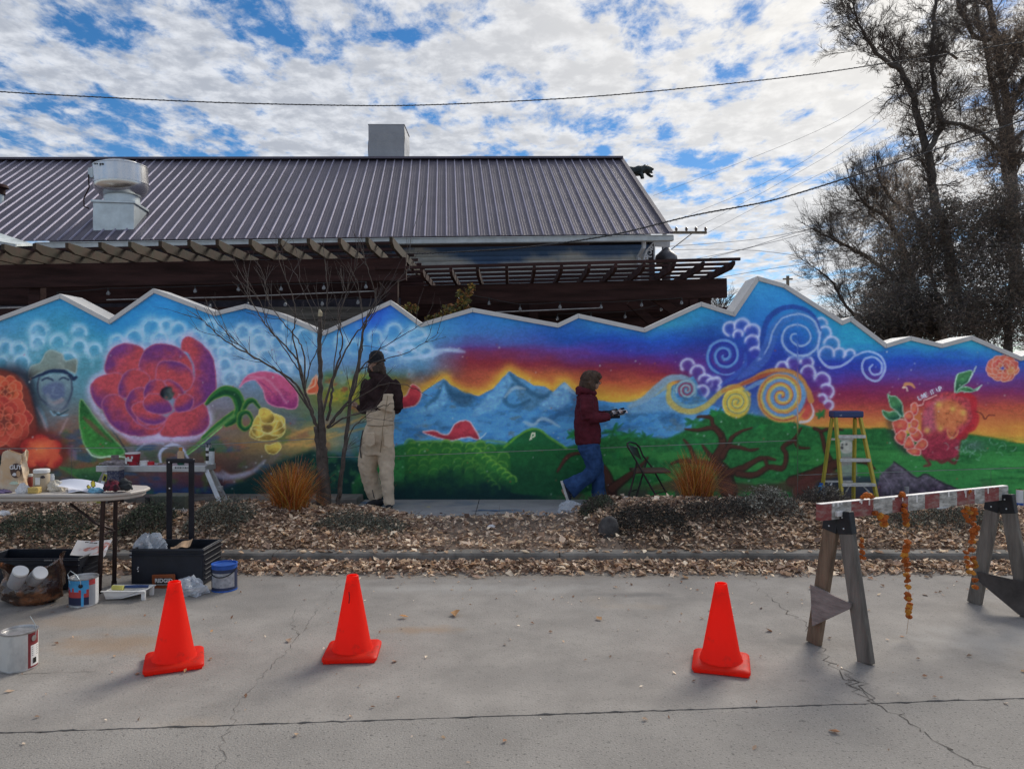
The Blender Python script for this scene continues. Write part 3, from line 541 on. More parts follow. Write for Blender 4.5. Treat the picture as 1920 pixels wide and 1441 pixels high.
for q in (Z7((560,1290),(620,1380),(560,1400)), Z7((700,1330),(760,1360),(820,1330),(900,1370),(940,1290))): stroke(q, [4,5,3], (120,35,45), 2.5, .8)
stroke(Z7((1150,790),(1200,810),(1240,870),(1290,830),(1350,830)), [2.4,2.2,2.6,2,1.4], (120,50,40), 1)
PK = (235,185,175)
for pts in (Z7((205,900),(260,870),(340,880),(380,920),(360,1000),(290,1010),(240,1050),(210,960)), Z7((235,1050),(300,1000),(360,1030),(340,1110),(320,1160),(260,1140),(225,1090)), Z7((330,1160),(380,1060),(430,1110),(450,1190),(380,1210),(330,1190)), Z7((450,1190),(520,1100),(580,1110),(600,1160),(560,1210),(500,1220)), Z7((360,1210),(450,1200),(520,1220),(510,1280),(440,1280),(380,1250)), Z7((420,1000),(480,980),(540,1060),(470,1130),(400,1060)), Z7((405,760),(420,700),(470,690),(490,760),(470,820),(410,820)), Z7((330,850),(360,790),(420,790),(440,860),(390,920)), Z7((405,920),(430,870),(490,900),(480,970),(420,980)), Z7((380,980),(430,960),(480,990),(440,1040),(390,1020))):
    fill(pts, (205,85,65), 1.2, 1, shade=(180,50,55), dirv=(.3,1), rim=PK, rimw=.85, streak=.4); c_ = np.array(pts).mean(0)
    put(*(lambda sl: (sl, .6*np.exp(-((GX[sl]-c_[0])**2+(GY[sl]-c_[1])**2)/22)))(bbox(np.array([c_-12, c_+12]), 2)), (220,140,80))
stroke(Z7((490,720),(540,710),(560,660),(610,640),(700,600)), 1.3, PK, .9)
for pts in (Z7((905,570),(905,450),(930,370),(1000,340),(1100,330),(1060,450),(980,510)), Z7((920,575),(960,520),(1040,510),(1120,540),(1180,500),(1150,550),(1060,572),(980,560)), Z7((145,590),(180,610),(250,620),(310,700),(320,780),(315,855),(240,780),(170,720)), Z7((90,770),(160,790),(230,780),(290,850),(220,890),(150,880),(100,830))):
    fill(pts, (70,130,80), 1.2, 1, shade=(35,85,65), dirv=(.5,1), rim=(165,210,180), rimw=.9, streak=.5)
stroke(Z7((1060,450),(1140,285)), 1.6, (190,215,205), .9); stroke(Z7((1150,550),(1200,490)), 1.6, (190,215,205), .9); stroke(Z7((905,570),(900,470),(940,360)), 1.4, (180,215,190), .9)
stroke(Z7((330,520),(350,480),(410,480),(450,520)), [3,6,5,2], (205,140,90), 1.6); stroke(Z7((315,515),(360,520),(370,560)), 1.6, (235,205,190), 1)
def letters(txt, x, y, h, ang, col, w=1.1):
    G = {'L':[[(0,0),(0,1),(.55,1)]], 'I':[[(.25,0),(.25,1)]], 'V':[[(0,0),(.3,1),(.6,0)]], 'E':[[(.55,0),(0,0),(0,1),(.55,1)],[(0,.5),(.45,.5)]], 'T':[[(0,0),(.6,0)],[(.3,0),(.3,1)]], 'U':[[(0,0),(0,.8),(.3,1),(.6,.8),(.6,0)]], 'P':[[(0,1),(0,0),(.5,.05),(.5,.5),(0,.55)]], ' ':[]}
    ca, sa = math.cos(ang), math.sin(ang)
    for ch in txt:
        for s_ in G[ch]: stroke([(x+(u*h*.95)*ca+v*h*sa, y-(u*h*.95)*sa+v*h*ca) for u, v in s_], w, col, .7, smooth=False, warp=False)
        x += h*(.8 if ch != 'I' else .5)*ca*.86; y -= h*(.8 if ch != 'I' else .5)*sa*.86
glow(Z7((500,630),(600,590),(760,530)), (150,110,140), 4, .5, closed=False)
letters('LIVE IT UP', 1720.5, 743, 7.6, .42, (215,225,235))
flower(1880, 690, 30, 11, 3, (215,120,80), (185,55,65), (235,185,165), .75, 21, .7)
flower(1958, 700, 34, 9, 3, (205,120,80), (185,55,65), (235,185,165), .9, 22, .7)
put(*(lambda sl: (sl, .7*np.exp(-((GX[sl]-1896)**2+(GY[sl]-694)**2)/60)))(bbox(np.array([(1870, 670), (1920, 715)]), 2)), (225,180,90))
for k in range(34):
    cx, cy = 1800+rg.normal(0, 1)*20+rg.uniform(0, 55), 838+rg.normal(0, 8)+rg.uniform(-5, 12); a = rg.uniform(0, 360); ring(cx, cy, rg.uniform(3, 9), .7, (150,190,170), .55, a, a+rg.uniform(60, 180))
put(*(lambda sl: (sl, .5*np.exp(-((GX[sl]-1828)**2/500+(GY[sl]-834)**2/120))))(bbox(np.array([(1790, 815), (1880, 860)]), 2)), (95,100,110))
# brush texture, drips and specks over everything
br = fbm(GX, GY, 7, 501, 3, 3.2)-.5; br2 = fbm(GX, GY, 46, 503, 3)-.5
IMG *= (1+br*.17+br2*.12)[..., None]
for k in range(260):
    x, y = rg.uniform(0, 1920), rg.uniform(640, 930); ring(x, y, .3, rg.uniform(.8, 1.4), (200,205,200) if k % 3 else (160,70,60), rg.uniform(.3, .8))
for k in range(16):
    x, y = rg.uniform(385, 425), rg.uniform(884, 893); stroke([(x, y), (x+.3, y+rg.uniform(4, 14))], .8, (150,150,170), .8, .45, smooth=False)
np.clip(IMG, 3, 250, out=IMG)
# ---------------------------------------------------------------- ground
M_street = mat('street_concrete', (.280,.256,.231), .9, var=.2, scale=2.6, bump=.35, bscale=90, t0=.3, t1=.7)
def speckle(m, scale=140, amt=.5, dark=(.07,.065,.06), light=(.55,.53,.5), stain=((.42,.32,.22), 1.1, .62, .8)):
    n = m.node_tree.nodes; l = m.node_tree.links; b = n['Principled BSDF']; src = b.inputs['Base Color'].links[0].from_socket
    t = n.new('ShaderNodeTexCoord'); out = src
    for sc, c, lo, hi, a in ((scale, dark, .60, .70, amt), (scale*1.6, light, .62, .72, amt*.7), (scale*.35, dark, .66, .72, amt*.6)):
        no = n.new('ShaderNodeTexNoise'); no.inputs['Scale'].default_value = sc; no.inputs['Detail'].default_value = 2; l.new(t.outputs['Object'], no.inputs['Vector'])
        r = n.new('ShaderNodeMapRange'); r.inputs['From Min'].default_value = lo; r.inputs['From Max'].default_value = hi; r.inputs['To Max'].default_value = a; l.new(no.outputs['Fac'], r.inputs['Value'])
        mi = n.new('ShaderNodeMix'); mi.data_type = 'RGBA'; l.new(r.outputs[0], mi.inputs['Factor']); l.new(out, mi.inputs['A']); mi.inputs['B'].default_value = (*c, 1); out = mi.outputs['Result']
    if stain:
        no = n.new('ShaderNodeTexNoise'); no.inputs['Scale'].default_value = stain[1]; no.inputs['Detail'].default_value = 5; l.new(t.outputs['Object'], no.inputs['Vector'])
        r = n.new('ShaderNodeMapRange'); r.inputs['From Min'].default_value = stain[2]; r.inputs['From Max'].default_value = stain[3]; r.inputs['To Max'].default_value = .55; l.new(no.outputs['Fac'], r.inputs['Value'])
        mi = n.new('ShaderNodeMix'); mi.data_type = 'RGBA'; l.new(r.outputs[0], mi.inputs['Factor']); l.new(out, mi.inputs['A']); mi.inputs['B'].default_value = (*stain[0], 1); out = mi.outputs['Result']
    l.new(out, b.inputs['Base Color'])
speckle(M_street, 75, .5)
def stains(m, lst):
    n = m.node_tree.nodes; l = m.node_tree.links; b = n['Principled BSDF']; t = n.new('ShaderNodeTexCoord'); out = b.inputs['Base Color'].links[0].from_socket
    no = n.new('ShaderNodeTexNoise'); no.inputs['Scale'].default_value = 6; no.inputs['Detail'].default_value = 6; l.new(t.outputs['Object'], no.inputs['Vector'])
    for (c, rx, ry, col, amt) in lst:
        mp = n.new('ShaderNodeMapping'); mp.inputs['Location'].default_value = (-c[0]/rx, -c[1]/ry, 0); mp.inputs['Scale'].default_value = (1/rx, 1/ry, 0); l.new(t.outputs['Object'], mp.inputs[0])
        ln = n.new('ShaderNodeVectorMath'); ln.operation = 'LENGTH'; l.new(mp.outputs[0], ln.inputs[0]); ad = n.new('ShaderNodeMath'); ad.operation = 'ADD'; l.new(ln.outputs['Value'], ad.inputs[0])
        nm = n.new('ShaderNodeMath'); nm.operation = 'MULTIPLY_ADD'; l.new(no.outputs['Fac'], nm.inputs[0]); nm.inputs[1].default_value = 1.8; nm.inputs[2].default_value = -.9; l.new(nm.outputs[0], ad.inputs[1])
        r = n.new('ShaderNodeMapRange'); r.interpolation_type = 'SMOOTHSTEP'; r.inputs['From Min'].default_value = 1.15; r.inputs['From Max'].default_value = .1; r.inputs['To Min'].default_value = 0; r.inputs['To Max'].default_value = amt; l.new(ad.outputs[0], r.inputs['Value'])
        mi = n.new('ShaderNodeMix'); mi.data_type = 'RGBA'; l.new(r.outputs[0], mi.inputs['Factor']); l.new(out, mi.inputs['A']); mi.inputs['B'].default_value = (*col, 1); out = mi.outputs['Result']
    l.new(out, b.inputs['Base Color'])
BRN, DRK, LGT = (.30,.20,.12), (.16,.15,.14), (.46,.44,.41)
stains(M_street, [((-2.35,4.35),.55,.22,BRN,.6), ((-2.7,4.75),.6,.2,BRN,.35), ((-.55,4.6),.3,.09,BRN,.6), ((.9,5.35),.35,.08,DRK,.8), ((1.15,5.25),.25,.1,DRK,.5), ((1.72,4.4),.2,.12,DRK,.6), ((-1.9,5.2),1.2,.35,DRK,.3), ((.2,3.9),.9,.2,DRK,.25), ((-.4,5.5),1.4,.15,LGT,.35), ((-1.2,4.0),.7,.3,DRK,.22), ((3.0,4.4),.9,.35,LGT,.35), ((0,5.85),4.6,.12,(.22,.18,.14),.55)])
M_near = mat('street_concrete_worn', (.268,.248,.225), .92, var=.12, scale=2.6, bump=.55, bscale=110, t0=.3, t1=.7); speckle(M_near, 85, .75, stain=None)
M_joint = mat('joint_dirt', (.075,.065,.055), .95, bump=.3)
M_dirt = mat('bed_soil', (.24,.18,.135), .95, var=.4, scale=5, bump=.6, bscale=60)
tag(MB().grid(lambda u, v: (-900+1800*u, -300+1800*v, -.06), 4, 4).build('ground', M_dirt), kind='structure')
street = root('street', (0, 0, 0), 'grey concrete street with a straight joint and wandering cracks', 'street', kind='structure')
jl = lambda x: 3.43+.0745*x                                   # the long joint, as a line Y(x)
def slab(name, fn_a, fn_b, x0, x1, m, nx=420):
    b = MB(); b.grid(lambda u, v: ((x0+(x1-x0)*u), fn_a(x0+(x1-x0)*u)*(1-v)+fn_b(x0+(x1-x0)*u)*v, 0), nx, 1)
    b.grid(lambda u, v: ((x0+(x1-x0)*u), fn_b(x0+(x1-x0)*u), -.05+.05*v) , nx, 1); b.grid(lambda u, v: ((x0+(x1-x0)*u), fn_a(x0+(x1-x0)*u), -.05+.05*v), nx, 1)
    for x in (x0, x1): b.grid(lambda u, v: (x, fn_a(x)*(1-u)+fn_b(x)*u, -.05+.05*v), 1, 1)
    return b.build(name, m, street)
edge = 6.17
wob = lambda x, s_: float(vnoise(np.array([x*14.]), np.array([s_]), 5)[0]*.006+vnoise(np.array([x*45.]), np.array([s_]), 6)[0]**4*.012)
ja, jb = (lambda x: jl(x)+.002+wob(x, 0.)), (lambda x: jl(x)-.002-wob(x, 9.))
for a_, b_ in ((-30, -9.005), (-8.995, -4.2), (-4.192, 6.6), (6.608, 12), (12.01, 30)): slab('slab', ja, lambda x: edge, a_, b_, M_street)
for a_, b_ in ((-30, -9.005), (-8.995, -4.2), (-4.192, 6.6), (6.608, 12), (12.01, 30)): slab('slab', lambda x: -8, jb, a_, b_, M_near)
MB().grid(lambda u, v: (-30+60*u, -8+14.17*v, -.012), 20, 6).build('joint_filler', M_joint, street)
def crack(pts, w0, name='crack', m=M_joint, jag=.02, z=.0022):
    P_ = [Vector((*p, 0)) for p in pts]; out_ = []
    for a, b in zip(P_[:-1], P_[1:]):
        k = max(int((b-a).length/.035), 1)
        for i in range(k): out_.append(a.lerp(b, i/k)+Vector((random.gauss(0, jag), random.gauss(0, jag), 0)))
    out_.append(P_[-1]); mb = MB(); k = 0
    for i, p in enumerate(out_):
        t = (out_[min(i+1, len(out_)-1)]-out_[max(i-1, 0)]).normalized(); s_ = Vector((-t.y, t.x, 0)); ww = w0*random.uniform(.25, 1.25)*(.3 if i in (0, len(out_)-1) else 1)
        mb.v += [p+s_*ww/2+Vector((0, 0, z)), p-s_*ww/2+Vector((0, 0, z))]
        if i: mb.face(2*i-2, 2*i-1, 2*i+1, 2*i)
    mb.build(name, m, street)
gp = lambda *a: [tuple(GP(x, y)[:2]) for x, y in a]
crack(gp((1405,1085),(1425,1105),(1470,1140),(1500,1160),(1530,1205),(1570,1255),(1600,1290),(1635,1320)), .005)
crack(gp((1585,1262),(1605,1270),(1625,1305),(1650,1322),(1700,1340)), .006); crack(gp((1560,1250),(1588,1262),(1600,1278),(1640,1318)), .004)
crack(gp((1685,1328),(1730,1370),(1790,1405),(1850,1441),(1960,1500)), .005)
crack(gp((635,1085),(625,1110),(590,1150),(560,1195),(520,1235),(470,1290),(440,1330),(425,1380),(412,1441),(405,1500)), .0022, jag=.012)
crack(gp((560,1195),(545,1165),(556,1140)), .003, jag=.01); crack(gp((0,1268),(60,1262),(180,1258)), .0025, jag=.008)
# tar patch, drips of paint
M_tar = mat('tar_stain', (.055,.052,.05), .8, var=.4, scale=30, bump=.3)
def blot(c, rx, ry, m, name='stain', z=.0032, n=22, par=None, rough=.3):
    mb = MB(); mb.v = [Vector((c[0], c[1], z))]
    for i in range(n): a = 6.2832*i/n; k = random.uniform(1-rough, 1+rough*.5); mb.v.append(Vector((c[0]+math.cos(a)*rx*k, c[1]+math.sin(a)*ry*k, z)))
    for i in range(n): mb.face(0, 1+i, 1+(i+1) % n)
    return mb.build(name, m, par or street)
# kerb
M_kerb = mat('kerb_concrete', (.185,.17,.15), .9, var=.4, scale=3.5, bump=.5, bscale=50)
kerb = root('kerb', (0, 6.2, 0), 'low grey concrete kerb between street and planting bed', 'kerb', kind='structure')
x = -14.
while x < 14:
    ln = 2.4; mb = MB(); prof = [(6.17, -.05), (6.185, .085), (6.20, .1), (6.34, .1), (6.34, -.05)]
    mb.poly([(x+.004, a, b) for a, b in prof], (ln-.008, 0, 0)); mb.build('kerb_block', M_kerb, kerb); x += ln
# planting bed
def hsh(x, y, s=0): return float(vnoise(np.array([x]), np.array([y]), 40+s)[0])
def bump_y(y): return max(0., min(1., (y-6.4)/.75))*max(0., min(1., (8.05-y)/.5))
def ss(a, b, v): t = max(0., min(1., (v-a)/(b-a))); return t*t*(3-2*t)
def bedz(x, y):
    L_ = (1-ss(-1.75, -.75, x))*(1-.35*ss(-2.6, -1.9, x))*(.15+.05*ss(-3.6, -2.2, x)*(1-ss(-1.9, -1.2, x))); R_ = ss(.42, 1.0, x)*(.215-.09*ss(2.6, 4.2, x))
    h = .085+.02*ss(6.3, 7, y)+(L_+R_)*bump_y(y)**.8
    h += (hsh(x*2.2, y*2.2)-.5)*.05*ss(6.35, 6.7, y)*ss(8.3, 7.9, y)+(hsh(x*7, y*7, 3)-.5)*.025*ss(8.3, 7.9, y)
    if y > 7.85: h = h*(1-ss(7.85, 8.05, y))+.05*ss(7.85, 8.05, y) if x > -1.75 and x < 9 else h
    return h
bx = np.linspace(-9, 10, 320); by = np.linspace(6.34, 8.98, 60)
V = [(x, y, bedz(x, y)) for y in by for x in bx]; Fq = [(j*320+i, j*320+i+1, (j+1)*320+i+1, (j+1)*320+i) for j in range(59) for i in range(319)]
bed = add_obj('planting_bed', np_mesh('planting_bed', V, Fq, M_dirt, smooth=True)); tag(bed, kind='structure')
M_path = mat('path_paving', (.33,.32,.32), .85, var=.12, scale=4, bump=.3, bscale=50); speckle(M_path, 60, .3, stain=((.10,.17,.26), 1.6, .56, .66))
path = root('path', (0, 8.4, .1), 'grey paved path along the foot of the painted wall with paint smears', 'path', kind='structure')
for a_, b_ in ((-1.78, -.4), (-.392, 1.1), (1.108, 2.6), (2.608, 4.2), (4.208, 9.)):
    def py_(u, v, a_=a_, b_=b_): x = a_+(b_-a_)*u; f = 7.86+.07*math.sin(x*2.3)+(.12 if x > .4 else 0); return (x, f+(8.97-f)*v, .1)
    mb = MB(); mb.grid(py_, 12, 4); k = len(mb.v); mb.grid(lambda u, v: (py_(u, 0)[0], py_(u, 0)[1], .02+.08*v), 12, 1); mb.build('slab', M_path, path)
MB().box((-5.4, 8.78, .11), (7.2, .36, .12)).build('ledge', M_kerb, path, bevel=.012)
M_blue_p = mat('spilt_blue_paint', (.05,.13,.28), .5); M_yel_p = mat('spilt_yellow_paint', (.55,.45,.08), .5)
for (x, y), a, b_, m in (((925,957),.28,.04,M_blue_p), ((690,942),.22,.05,M_blue_p), ((803,950),.03,.02,M_yel_p), ((865,932),.02,.02,M_yel_p)): g = GP(x, y, .1); blot(g, a, b_, m, z=.1035, par=path, rough=.7)
# ---------------------------------------------------------------- mural wall
WD = 8.96; K = WD/F
wall = root('mural_wall', (0, WD, .05), 'long mural wall with zigzag white capped top, painted flowers, sunset, mountains and swirls', 'wall')
prof = [(-160,650),(-70,622),(0,598),(115,555),(207,603),(290,545),(404,588),(461,574),(520,588),(607,625),(733,567),(790,609),(886,581),(1046,610),(1084,592),(1208,619),(1314,570),(1375,589),(1420,522),(1470,536),(1578,605),(1594,598),(1660,648),(1706,634),(1764,648),(1820,633),(1912,672),(1950,660),(2080,640)]
pX = [p[0] for p in prof]; pY = [p[1] for p in prof]
seam = [(-160,842),(300,838),(592,822),(594,856),(700,856),(1489,825),(1495,825),(1496,890),(1860,878),(2080,872)]
sX = [p[0] for p in seam]; sY = [p[1] for p in seam]
GAIN = 1.0
SRGB = IMG/255.; LIN = np.where(SRGB <= .04045, SRGB/12.92, ((SRGB+.055)/1.055)**2.4).astype(np.float32)
def samp(x, y):
    c = np.clip((x-CX0)/CS, 0, CW-1.01); r = np.clip((y-CY0)/CS, 0, CH-1.01); ci = c.astype(int); ri = r.astype(int); fc = (c-ci)[..., None]; fr = (r-ri)[..., None]
    return (LIN[ri, ci]*(1-fc)+LIN[ri, ci+1]*fc)*(1-fr)+(LIN[ri+1, ci]*(1-fc)+LIN[ri+1, ci+1]*fc)*fr
M_mural = attr_mat('mural_paint', rough=.7, gain=GAIN*1.95, var=.09, bump=.35, bscale=38, spec=.25, sat=.96)
M_back = mat('seam_filler', (.42,.44,.42), .9); M_wallb = mat('block_wall', (.35,.33,.30), .9, var=.2, scale=3)
cuts = [-160, 134, 593, 1050, 1495.5, 1858, 2080]
for a, b in zip(cuts[:-1], cuts[1:]):
    gA = .35 if a in (134, 1495.5, 1858) else 0.; gB = .35 if b in (134, 1495.5, 1858) else 0.
    xs = np.unique(np.concatenate([np.arange(a, b, 1.62), [p for p in pX if a < p < b], [b]])); top = np.interp(xs, pX, pY)+4.; sm = np.interp(xs, sX, sY)
    for lo, hi, n_ in ((np.full(len(xs), 944.), sm+.8, 1), (sm-.5, top, 0)):
        xs2 = xs.copy(); xs2[0] += gA*n_; xs2[-1] -= gB*n_
        rows = int(np.max(lo-hi)/1.62)+1; v = np.linspace(0, 1, rows)[:, None]; YY = lo[None]*(1-v)+hi[None]*v; XX = np.broadcast_to(xs2[None], YY.shape)
        col = samp(XX, YY).reshape(-1, 3); V = np.stack([(XX-960)*K, np.zeros_like(XX), EYE-(YY-HY)*K-.05], -1).reshape(-1, 3)
        nx_ = len(xs); j, i = np.meshgrid(np.arange(rows-1), np.arange(nx_-1), indexing='ij'); q = (j*nx_+i).ravel(); Fq = np.stack([q, q+1, q+nx_+1, q+nx_], 1)
        add_obj('painted_panel', np_mesh('painted_panel', V, Fq, M_mural, col), wall)
def wp(x, y, d=0.): return Vector(((x-960)*K, WD+d, EYE-(y-HY)*K))
mb = MB(); n = len(prof)
for i in range(n-1):
    (x0, y0), (x1, y1) = prof[i], prof[i+1]
    mb.v += [wp(x0, y0+3, .006), wp(x1, y1+3, .006), wp(x1, 950, .006), wp(x0, 950, .006), wp(x0, y0+3, .38), wp(x1, y1+3, .38), wp(x1, 950, .38), wp(x0, 950, .38)]; k = 8*i
    for q in ((0,3,2,1), (4,5,6,7)): mb.face(*[k+t for t in q])
k = 0; mb.v += [wp(-160, 653, .006), wp(-160, 950, .006), wp(-160, 950, .38), wp(-160, 653, .38), wp(2080, 643, .006), wp(2080, 950, .006), wp(2080, 950, .38), wp(2080, 643, .38)]
k = len(mb.v)-8; mb.face(k, k+1, k+2, k+3); mb.face(k+4, k+7, k+6, k+5)
mb.build('wall_core', M_back, wall)
M_cap = mat('coping_paint', (.70,.68,.655), .6, var=.07, scale=5, bump=.12, bscale=30)
TH = .052
for i in range(n-1):                                   # mitred coping pieces
    def off(j):
        a = wp(*prof[j]); ds = []
        for u, v_ in ((j-1, j), (j, j+1)):
            if 0 <= u and v_ < n: d_ = (wp(*prof[v_])-wp(*prof[u])).normalized(); ds.append(Vector((-d_.z, 0, d_.x)))
        m_ = sum(ds, Vector()).normalized(); return a, m_/max(m_.dot(ds[0]), .55)
    (A, na), (B, nb) = off(i), off(i+1); e = (B-A).normalized()*.0012
    q = [A+e-na*.028, B-e-nb*.028, B-e+nb*(TH-.028), A+e+na*(TH-.028)]; q = [p+Vector((0, -.03, 0)) for p in q]
    MB().poly(q, (0, .45, 0)).build('coping', M_cap, wall, bevel=.003)
# ---------------------------------------------------------------- building behind the wall
def fuse(mb, voxel=.012, it=6, wr=0., wsize=.08, wr2=0., name='fused'):
    me = mb.mesh('tmp', [], smooth=False); o = bpy.data.objects.new('tmp', me); C.objects.link(o)
    r = o.modifiers.new('r', 'REMESH'); r.mode = 'VOXEL'; r.voxel_size = voxel; r.use_smooth_shade = True
    if it: s_ = o.modifiers.new('s', 'SMOOTH'); s_.iterations = it; s_.factor = .5
    for q, sz in ((wr, wsize), (wr2, wsize*.35)):
        if q:
            tx = bpy.data.textures.new('t', 'CLOUDS'); tx.noise_scale = sz; tx.noise_depth = 2; d_ = o.modifiers.new('d', 'DISPLACE'); d_.texture = tx; d_.strength = q; d_.mid_level = .5
    dg = bpy.context.evaluated_depsgraph_get(); m2 = bpy.data.meshes.new_from_object(o.evaluated_get(dg)); bpy.data.objects.remove(o); m2.name = name; return m2
def fused(mb, name, m, parent, voxel=.012, it=6, wr=0., wsize=.08, wr2=0.):
    me = fuse(mb, voxel, it, wr, wsize, wr2, name); me.materials.clear(); me.materials.append(m); o_ = wloc(parent); me.transform(Matrix.Translation(-o_)); return add_obj(name, me, parent)
M_roof = mat('roof_metal', (.108,.095,.125), .56, metal=.35, var=.2, scale=1.4, bump=.05, bscale=8, t0=.3, t1=.7, spec=.6)
M_ribm = mat('roof_rib_metal', (.36,.34,.43), .6, metal=.35, var=.1, scale=3, bump=0)
M_gut = mat('gutter_metal', (.55,.59,.60), .5, var=.12, scale=6, bump=.05)
M_dwood = mat('dark_stained_wood', (.042,.02,.019), .8, var=.45, scale=3, bump=.4, bscale=14, stretch=(.35,1,3), spec=.2)
M_rwood = mat('weathered_rafter_wood', (.062,.036,.025), .9, col2=(.045,.04,.026), scale=7, bump=.4, bscale=20, rand=.25)
M_galv = mat('galvanised_steel', (.56,.62,.64), .42, metal=.55, var=.14, scale=3.5, bump=.1, bscale=5)
M_alu = mat('spun_aluminium', (.62,.61,.60), .24, metal=.92, var=.08, scale=2, bump=.03, bscale=4)
U = Vector((-1, -.092, -.0295)); Vd = Vector((-.092, 1, .656)); ER = Vector((3.223, 15, 4.50)); RT = 4.20
bld = root('metal_roofed_building', (-4, 15.5, 0), 'long building with brown ribbed metal roof and cloud painted siding behind the pergolas', 'building')
rp = lambda k, t, lift=0.: ER+U*k+Vd*t+Vector((0, -.55*lift, .83*lift))
nrm = U.cross(Vd).normalized(); nrm = nrm if nrm.z > 0 else -nrm
mb = MB(); KL = 15.2
def rf(u, v): return rp(KL*u, RT*v)
mb.grid(rf, 40, 4)
k0 = len(mb.v); mb.v += [rp(0, RT), rp(KL, RT), rp(KL, RT)+Vector((-.4, 4.4, -2.9)), rp(0, RT)+Vector((-.4, 4.4, -2.9))]; mb.face(k0, k0+1, k0+2, k0+3)
roof = mb.build('roof', M_roof, bld, fix=False)
rb0 = None; nb = 71
def ribmesh():
    m = MB(); a, b = Vector((0, 0, 0)), Vd*RT; s_ = U.normalized()
    for p in (a, b): m.v += [p-s_*.016, p-s_*.009+nrm*.026, p+s_*.009+nrm*.026, p+s_*.016]
    m.face(0, 1, 5, 4); m.face(1, 2, 6, 5); m.face(2, 3, 7, 6); m.face(3, 2, 1, 0); m.face(4, 5, 6, 7); return m.mesh('rib', M_ribm)
rme = ribmesh()
minor = MB()
for i in range(nb):
    o = add_obj('rib', rme, roof, rp(.03+i*.2135, 0)+nrm*.001-wloc(roof))
    for j in (1, 2, 3):
        p = rp(.03+(i+j*.25)*.2135, .01); q = rp(.03+(i+j*.25)*.2135, RT-.02); minor.v += [p-U*.008, p+nrm*.0035, p+U*.008, q-U*.008, q+nrm*.0035, q+U*.008]; k = len(minor.v)-6; minor.face(k, k+1, k+4, k+3); minor.face(k+1, k+2, k+5, k+4)
mo = minor.build('minor_ribs', M_roof, roof); mo['kind'] = 'stuff'
mb = MB().beam(rp(-.02, RT)+nrm*.03, rp(KL, RT)+nrm*.03, .22, .05); mb.build('ridge_cap', M_roof, roof)
mb = MB().beam(rp(.0, 0)+nrm*.02, rp(0, RT)+nrm*.02, .09, .05, up=nrm); mb.build('rake_trim', M_roof, roof)
g0, g1 = rp(-.02, -.06)+Vector((0, -.02, -.07)), rp(12.1, -.06)+Vector((0, -.02, -.07))
mb = MB().beam(g0, g1, .12, .11); mb.beam(g0+Vector((0, -.07, .05)), g1+Vector((0, -.07, .05)), .02, .02); mb.build('gutter', M_gut, bld, bevel=.01)
# siding boards with a painted cloudy sky
bx0, bx1 = 735., 1228.
sw = ER+Vd*.0+Vector((0, .42, 0))
def sp(px_, z): # point on the wall plane under the eave
    # plane through ER offset back by .42 along the eave direction
    a = (px_-960)/F; o_ = ER+Vector((-.04, .42, 0)); # o_+k*U : X/Y = a
    k = (o_.x-a*o_.y)/(a*U.y-U.x); q = o_+U*k; return Vector((q.x, q.y, z+q.z-ER.z+0.))
M_side = attr_mat('painted_siding', rough=.75, var=.06, bump=.1, bscale=14)
zt, zb = 4.36, 3.50; nbd = 9
for i in range(nbd):
    a0 = zt-(zt-zb)*i/nbd; a1 = zt-(zt-zb)*(i+1)/nbd; n_ = 90; V = []; Cc = []
    for j in range(n_+1):
        X_ = bx0+(bx1-bx0)*j/n_
        for zz, off_ in ((a0, .0), (a1, -.018), (a1, .01)):
            p = sp(X_, zz); V.append((p.x, p.y+off_, p.z))
            py_ = 438+(4.36-zz)/.86*56
            t_ = (py_-444-6*math.sin(X_*.021+1)-9*abs(math.sin(X_*.016))-9*(fbm(np.array([X_]), np.array([py_*2.]), 60., 4)[0]-.5)*4); t_ = max(0, min(1, t_/7.)); t2 = max(0, min(1, (py_-470)/18.))
            cs = np.array((84,112,150))*(1-t_)+np.array((196,196,192))*t_; cs = cs*(1-t2*t_*.75)+np.array((160,172,188))*t2*t_*.75; cs = cs*(1+.16*(fbm(np.array([X_]), np.array([py_*2.5]), 30., 9)[0]-.5)); Cc.append(lin(cs))
    Fq = []
    for j in range(n_):
        a = 3*j; Fq += [(a, a+3, a+4, a+1), (a+1, a+4, a+5, a+2)]
    me = np_mesh('siding_board', np.array(V)-np.array(bld.location), Fq, M_side, np.array(Cc)); add_obj('siding_board', me, bld)
M_wdark = mat('shade_dark_wall', (.035,.03,.04), .8, var=.3)  # shade of the interior behind the pergolas is put into this dark colour
M_trim = mat('white_trim', (.62,.64,.68), .6, var=.1)
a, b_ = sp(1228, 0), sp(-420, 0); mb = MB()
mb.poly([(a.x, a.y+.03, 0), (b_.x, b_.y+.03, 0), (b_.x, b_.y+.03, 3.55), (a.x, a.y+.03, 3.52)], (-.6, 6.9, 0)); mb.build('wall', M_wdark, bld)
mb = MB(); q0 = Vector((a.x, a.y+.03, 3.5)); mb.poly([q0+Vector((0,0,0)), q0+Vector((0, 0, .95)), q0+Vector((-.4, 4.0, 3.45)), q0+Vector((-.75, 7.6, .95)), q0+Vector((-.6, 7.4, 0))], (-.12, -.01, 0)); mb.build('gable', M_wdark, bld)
a = sp(735, 0); b_ = sp(-420, 0); mb = MB().poly([(a.x, a.y, 3.4), (b_.x, b_.y, 3.4), (b_.x, b_.y, 4.05), (a.x, a.y, 4.3)], (0, .05, 0)); mb.build('upper_wall', mat('upper_wall_paint', (.07,.075,.10), .8), bld)
